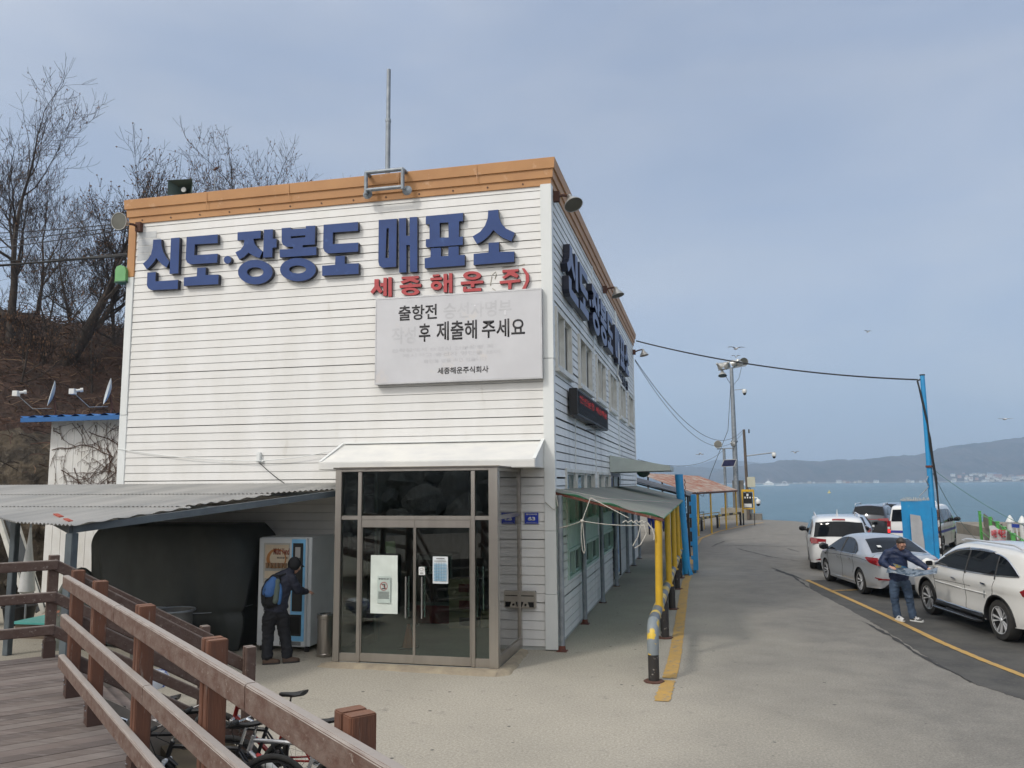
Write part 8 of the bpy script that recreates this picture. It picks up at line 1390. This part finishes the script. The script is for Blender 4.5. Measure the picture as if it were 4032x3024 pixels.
for sg in (-1, 1):
    c.side_patch('side_window', [(-2.30, 1.20), (-2.22, 1.72), (-1.25, 1.74), (-1.25, 1.18)], M['carglass'], sg, .008); c.side_patch('side_window', [(-1.15, 1.18), (-1.15, 1.74), (.15, 1.73), (.30, 1.18)], M['carglass'], sg, .008); c.side_patch('side_window', [(.42, 1.18), (.28, 1.72), (.82, 1.68), (1.22, 1.44), (1.55, 1.18)], M['carglass'], sg, .008)
    c.side_patch('side_stripe', [(-2.5, .80), (-2.5, .90), (2.2, .90), (2.2, .80)], M['bstripe'], sg, .005); c.side_patch('lower_panel', [(-2.45, .30), (-2.45, .56), (-2.0, .56), (-1.96, .40), (-1.96, .30)], plain('grey_bumper', (.33, .34, .35), .5), sg, .006)
    c.side_patch('tail_lamp', [(-2.50, .78), (-2.44, .78), (-2.40, 1.25), (-2.47, 1.28)], M['brake'], sg, .008); c.end_patch('tail_lamp', [(sg*.90, .78), (sg*.78, .78), (sg*.76, 1.28), (sg*.90, 1.28)], M['tail']); c.end_patch('brake_lamp', [(sg*.885, .80), (sg*.79, .80), (sg*.79, .93), (sg*.885, .93)], M['brake'], off=.014); c.end_patch('reverse_lamp', [(sg*.885, .95), (sg*.79, .95), (sg*.79, 1.04), (sg*.885, 1.04)], M['tailclear'], off=.014)
c.end_patch('rear_window', [(-.74, 1.26), (.74, 1.26), (.68, 1.74), (-.68, 1.74)], M['carglass']); c.end_patch('rear_stripe', [(-.78, .80), (.78, .80), (.78, .90), (-.78, .90)], M['bstripe']); c.end_patch('chrome_strip', [(-.55, 1.06), (.2, 1.06), (.2, 1.085), (-.55, 1.085)], M['chrome'], off=.014); plate(c, .60); c.skin_patch('windscreen', (.95, 1.86), (1.85, 1.22), .70, .80, M['carglass'])
common(c, [[(.40, 1.75), (.42, 1.1), (.40, .35)], [(-1.2, 1.75), (-1.2, .75)], [(1.58, 1.1), (1.3, .75)]]); c.wheels(.34, 5, M['alloy'], False); c.mirror(1.45, 1.16, M['black']); c.handle(.55, .98); b = MB(); b.tube([(.2, -.5, 1.95), (.2, -.5, 2.03), (.2, .5, 2.03), (.2, .5, 1.95)], .03, 8); b.build('roof_bar', pw3, c.t, smooth=40)
# ================================================================ BARE TREES ON THE SLOPE
M['bark'] = mat('grey_brown_bark', (.075, .06, .05), .95, c2=(.04, .032, .028), ns=6); M['twig'] = plain('dark_twigs', (.038, .03, .027), .9); M['dry'] = mat('dry_brown_pods', (.17, .095, .055), .9, c2=(.09, .05, .03), ns=9)
def tree(lab, base, hgt, lean, r0, seed, spread=.5, pods=.5, depth=6, kind='leafless_tree', upright=.12, seedheads=False, levels_from=.3):
    rnd = random.Random(seed); t = thing(kind, lab, 'tree', base, 0, 'bare trees on the hillside'); tb, cb_, pb = MB(), MB(), MB(); cnt = [0]
    def grow(p, d, L_, r, lv):
        n = 4 if lv < 2 else 3; pts = [p]; rs = [r]; q_ = p.copy(); dd = d.copy()
        for i in range(n):
            dd = (dd+Vector((rnd.uniform(-1, 1), rnd.uniform(-1, 1), rnd.uniform(-.6, .8)))*(.10+.035*lv)+Vector((0, 0, upright))).normalized(); q_ = q_+dd*(L_/n); pts.append(q_.copy()); rs.append(r*(1-.42*(i+1)/n))
        rs = [max(q3, .0052) for q3 in rs]; (tb if lv < 2 else cb_).tube(pts, rs, 7 if lv < 1 else (5 if lv < 3 else 3), cap=False); cnt[0] += 1
        if lv >= depth-1:
            for pt in pts[1:]:
                if rnd.random() < pods:
                    for _ in range(2):
                        o = Vector((rnd.uniform(-.05, .05), rnd.uniform(-.05, .05), 0)); a = rnd.uniform(0, 6); w_ = .018; h = rnd.uniform(.06, .13); c_ = pt+o; e = Vector((cos(a)*w_, sin(a)*w_, 0))
                        pb.add([c_, c_+e-Vector((0, 0, h*.5)), c_-Vector((0, 0, h)), c_-e-Vector((0, 0, h*.5))], [(0, 1, 2, 3)])
            if seedheads and rnd.random() < .22: pb.lathe([(0, -.03), (.035, 0), (0, .035)], 5, Matrix.Translation(pts[-1]))
        if lv >= depth: return
        nb = rnd.choice((2, 3, 3)) if lv > 0 else 4
        for k in range(nb):
            i = rnd.randint(max(1, int(n*(levels_from if lv == 0 else .35))), n); f = pts[i]; ax_ = Vector((rnd.uniform(-1, 1), rnd.uniform(-1, 1), rnd.uniform(-.3, .3))); ax_ = (ax_-dd*ax_.dot(dd)).normalized(); ang = rnd.uniform(.35, .95)*(1+spread*.4)
            nd = (dd*cos(ang)+ax_*sin(ang)).normalized(); grow(f, nd, L_*rnd.uniform(.58, .80), rs[i]*rnd.uniform(.48, .68), lv+1)
        grow(pts[-1], dd, L_*rnd.uniform(.6, .8), rs[-1]*.95, lv+1)
    grow(Vector((0, 0, -.3)), Vector(lean).normalized(), hgt*.36, r0, 0)
    tb.build('trunk', M['bark'], t, fix=False, smooth=60); cr_ = cb_.build('crown', M['twig'], t, fix=False)
    if pb.v: tag(pb.build('dry_pods', M['dry'], cr_, fix=False), kind='stuff')
    return t
def on_hill(px, D): x, y = gp_(px, D); return (x, y, hillz(x, y))
tree('big bare tree with clustered dry leaves at the far left edge', on_hill(10, 28), 9.0, (.06, 0, 1), .17, 21, .6, .05, 6)
tree('bare tree with a thick leaning trunk and round dark seed heads', on_hill(235, 28.5), 7.4, (.62, .12, 1), .26, 5, .6, .0, 6, upright=.10, seedheads=True)
tree('spreading bare tree rising behind the left part of the ochre roof edge', on_hill(872, 33), 11.0, (.02, 0, 1), .17, 33, .8, .14, 6, levels_from=.75)
tree('slender bare tree just left of the leaning one', on_hill(150, 28), 5.0, (.1, 0, 1), .065, 41, .5, .06, 5); tree('thin bare tree close to the left corner of the building', on_hill(430, 30), 5.6, (-.05, 0, 1), .075, 42, .5, .06, 5)
tree('low bare sapling with rusty leaves at the left edge above the rock', on_hill(60, 26), 3.0, (.3, 0, 1), .05, 43, .6, .12, 5); tree('bare sapling between the leaning trunk and the building', on_hill(345, 28), 3.6, (.15, 0, 1), .05, 44, .5, .05, 5)
tree('small bare tree behind the leaning trunk', on_hill(250, 34), 5.6, (-.1, 0, 1), .07, 45, .6, .06, 5); tree('tall bare tree farther back beyond the left edge trees', on_hill(110, 36), 8.0, (.0, 0, 1), .10, 46, .6, .08, 5)
# tangled brush and dead creeper on the slope
random.seed(17); b = MB(); tries = 0; made = 0
while made < 7500 and tries < 60000:
    tries += 1; x = random.uniform(-27, -8.5); y = random.uniform(-3, 24); s = footdist(x, y)
    if s < .9: continue
    if s < 2.2 and random.random() < .75: continue
    z = hillz(x, y); a = random.uniform(0, 2*pi); L_ = random.uniform(.3, 1.1); p = Vector((x, y, z+random.uniform(0, .12))); pts = [p]; el = random.uniform(-.1, .9)
    for k in range(3): a += random.uniform(-.7, .7); el -= random.uniform(0, .5); p = p+Vector((cos(a)*cos(el), sin(a)*cos(el), sin(el)))*L_/3; pts.append(p)
    b.tube(pts, random.uniform(.008, .020), 3, m=random.choice((0, 0, 1, 2)), cap=False); made += 1
tag(b.build('hillside_brush', [plain('dead_brush', (.085, .045, .032), .95), plain('pale_dead_stems', (.20, .13, .085), .95), plain('dark_dead_stems', (.035, .024, .02), .95)], fix=False), 'tangle of dead brown brush and creepers covering the slope on the left', 'brush', kind='stuff')
# loose rocks on the foot of the cliff
b = MB(); random.seed(5)
for k in range(150):
    i = random.randint(1, 5); f = random.random(); p = Vector(foot[i]).lerp(Vector(foot[i+1]), f); s = random.uniform(.12, .42); q_ = Vector((p.x+random.uniform(-1.0, .4), p.y+random.uniform(-.5, .5))); z = max(hillz(q_.x, q_.y), 0); pv = []
    R = Matrix.Rotation(random.uniform(0, 6), 3, Vector((random.random(), random.random(), 1)).normalized())
    for a in range(4):
        for c_ in range(6): th = pi*(a+.6)/4.4; ph = 2*pi*c_/6; rr = s*random.uniform(.7, 1.15); w_ = R@Vector((rr*sin(th)*cos(ph), rr*sin(th)*sin(ph), rr*cos(th)*.8)); pv.append((q_.x+w_.x, q_.y+w_.y, z+w_.z))
    b.add(pv, [(a*6+c_, a*6+(c_+1) % 6, (a+1)*6+(c_+1) % 6, (a+1)*6+c_) for a in range(3) for c_ in range(6)]+[tuple(range(6))[::-1], tuple(range(18, 24))])
tag(b.build('rock_outcrop', M['rock']), 'broken brown rocks along the foot of the slope', 'rocks', kind='stuff')
# ================================================================ GULLS, FERRY, BUOY, TOWN
M['gull'] = plain('white_feathers', (.62, .62, .63), .8); M['gullw'] = mat('grey_wing', (.28, .29, .31), .8, c2=(.12, .12, .13), ns=5)
def gull(px, py, D, span, flap, rz, lab):
    lat = (px-2016)/3178.6*D; x, y = W2(lat, D); z = CAM.z+(1906-.0082*(px-2016)-py)/3178.6*D*1.008; t = thing('gull', lab, 'gull', (x, y, z), rz, 'gulls flying over the quay'); s = span/1.3
    b = MB(); b.tube([Vector(p)*s for p in ((-.30, 0, 0), (-.2, 0, .0), (-.05, 0, 0), (.1, 0, .01), (.2, 0, .03), (.26, 0, .03), (.32, 0, .01))], [a*s for a in (.01, .04, .07, .065, .04, .04, .008)], 8); b.build('body', M['gull'], t, smooth=60)
    for sg in (-1, 1):
        P = [Vector(p)*s for p in ((.08, 0, .02), (.12, sg*.22, .02+flap*.8), (.05, sg*.42, .02+flap*.9), (-.10, sg*.66, .02+flap*.35), (-.12, sg*.42, flap*.8), (-.10, sg*.2, flap*.7), (-.08, 0, .02))]
        b = MB(); b.add(P+[p-Vector((0, 0, .012)) for p in P], [tuple(range(7)), tuple(range(7, 14))[::-1]]+[(i, (i+1) % 7, (i+1) % 7+7, i+7) for i in range(7)]); b.build('wing', M['gullw'], t)
gull(2910, 1375, 55, 1.35, .16, 2.0, 'gull with wide wings above the floodlight mast'); gull(2909, 1408, 75, .95, .30, 1.9, 'smaller gull just over the floodlights with raised wings'); gull(2752, 1787, 60, .75, -.25, .9, 'gull banking over the rusty shelter, left of the mast'); gull(3125, 1785, 75, 1.0, .2, .8, 'gull low above the islands right of the camera pole'); gull(3958, 1654, 50, 1.0, .06, 1.9, 'gull gliding level at the far right of the sky'); gull(3440, 1308, 70, .8, .3, 2.1, 'faint gull high in the sky above the cars')
fx, fy2 = W2((2980-2016)/3178.6*1150, 1150); fe = thing('ferry', 'white car ferry with a tall bridge on the water before the far islands', 'ferry', (fx, fy2, -3), -.20); fe.scale = (.58, .58, .58)
s = 1150/3178.6*1.; M['ship'] = plain('ship_white', (.72, .74, .76), .5)
b = MB(); b.prism([(-34, .2), (34, .2), (38, 3.2), (-38, 3.2)], lambda u, v, d: (u, d, v), -6, 6); b.build('hull', plain('ship_hull', (.35, .45, .52), .5), fe); b = MB(); b.box(10, 33, -4, 4, 3.2, 7.2); b.box(14, 30, -3.5, 3.5, 7.2, 10); b.box(17, 24, -3, 3, 10, 12.4); b.box(-37, -25, -5, 5, 3.2, 5); b.build('superstructure', M['ship'], fe)
b = MB(); b.tube([(20, 0, 12.4), (20, 0, 19)], .4, 6); b.tube([(22, -2, 12.4), (22, -2, 15)], .3, 6); b.tube([(-30+7*cos(a), 0, 4+6.5*sin(a)) for a in np.linspace(0, pi, 12)], .9, 6); b.tube([(-36, 0, 4), (-35, 0, 12), (-34, 0, 4)], .6, 6); b.build('mast', M['ship'], fe); b = MB()
for i in range(8): b.box(11+i*2.6, 12.6+i*2.6, -4.1, -4.01, 4.8, 6.2)
b.build('window', M['carglass'], fe)
bx_, by_ = W2((3062-2016)/3178.6*1300, 1300); f2 = thing('ferry', 'second small ferry ramp bow showing right of the white ferry', 'ferry', (bx_, by_, -3), -.2); f2.scale = (.6, .6, .6); b = MB(); b.prism([(-16, .2), (18, .2), (24, 3), (-16, 2.6)], lambda u, v, d: (u, d, v), -5, 5); b.build('hull', M['ship'], f2); MB().tube([(10+7*cos(a), 0, 3+8*sin(a)) for a in np.linspace(0, pi, 12)], .8, 6).build('gantry', M['ship'], f2)
bx_, by_ = W2((3250-2016)/3178.6*420, 420); t = thing('buoy', 'small yellow buoy on the water', 'buoy', (bx_, by_, -3)); MB().lathe([(.9, -.3), (.9, .3), (.3, .5), (.15, 1.5), (0, 1.6)], 12).build('float', plain('buoy_yellow', (.6, .5, .15), .5), t, smooth=40)
random.seed(23); M['hw'] = [plain('far_wall_white', (.62, .62, .60), .8), plain('far_wall_cream', (.52, .48, .42), .8), plain('far_wall_brick', (.42, .25, .20), .8)]; M['hr'] = [plain('far_roof_grey', (.22, .22, .24), .8), plain('far_roof_blue', (.15, .22, .32), .8), plain('far_roof_red', (.32, .15, .12), .8)]
spots = [(3290, 1, 16, 9), (3310, 1, 9, 6), (3325, 0, 12, 7), (3355, 1, 8, 5), (3372, 2, 10, 6), (3400, 0, 7, 5), (3436, 1, 15, 8), (3560, 2, 12, 6), (3578, 1, 10, 6), (3610, 1, 9, 5), (3627, 2, 8, 6), (3175, 1, 10, 7), (3192, 1, 6, 5), (3120, 0, 12, 4), (3140, 0, 8, 4)]
spots += [(3730+random.uniform(0, 300), random.random()*14, random.uniform(7, 14), random.uniform(4, 7)) for _ in range(46)]+[(3890, 9, 26, 13), (3912, 8, 22, 12), (4000, 6, 20, 9), (4020, 7, 22, 9), (3975, 5, 14, 8)]
wordz = ['white', 'cream', 'brick red']
for i, (px, up_, w_, h) in enumerate(spots):
    D = 2540+up_*9; x, y = W2((px-2016)/3178.6*D, D); k = 0 if random.random() < .6 else random.choice((1, 2)); z = -2.4+up_*1.9; o = thing('far_house', 'tiny %s house among the village on the far shore' % wordz[k], 'house', (x, y, z), random.uniform(-.5, .2), 'village houses on the far shore')
    b = MB(); b.box(-w_/2, w_/2, -4, 4, -4, h*.72); wl_ = b.build('wall', M['hw'][k], o); kk = random.choice((0, 0, 1, 2)); b = MB(); b.prism([(-w_/2-.5, h*.72), (w_/2+.5, h*.72), (w_/2-1, h), (-w_/2+1, h)], lambda u, v, d: (u, d, v), -4.5, 4.5); b.build('roof', M['hr'][kk], o)
    b = MB(); n = max(2, int(w_/4))
    for q_ in range(n): b.box(-w_/2+1+q_*(w_-2)/n, -w_/2+2.4+q_*(w_-2)/n, -4.06, -4.01, h*.3, h*.55)
    b.build('windows', M['carglass'], o)
# ================================================================ HAZE
hz = MB(); hz.box(-3010, 5610, -420, 5610, -6.5, 420); ho = hz.build('haze', None) if False else None
me = bpy.data.meshes.new('haze'); me.from_pydata(hz.v, [], hz.f); ho = bpy.data.objects.new('haze', me); col.objects.link(ho); tag(ho, kind='stuff', label='pale sea haze over the water', cat='haze')
hm_ = bpy.data.materials.new('haze_volume'); hm_.use_nodes = True; t = hm_.node_tree; t.nodes.clear(); o_ = t.nodes.new('ShaderNodeOutputMaterial'); v_ = t.nodes.new('ShaderNodeVolumePrincipled'); v_.inputs['Color'].default_value = (.68, .83, 1.0, 1); v_.inputs['Density'].default_value = HAZE; v_.inputs['Anisotropy'].default_value = .3
t.links.new(v_.outputs[0], o_.inputs['Volume']); me.materials.append(hm_)
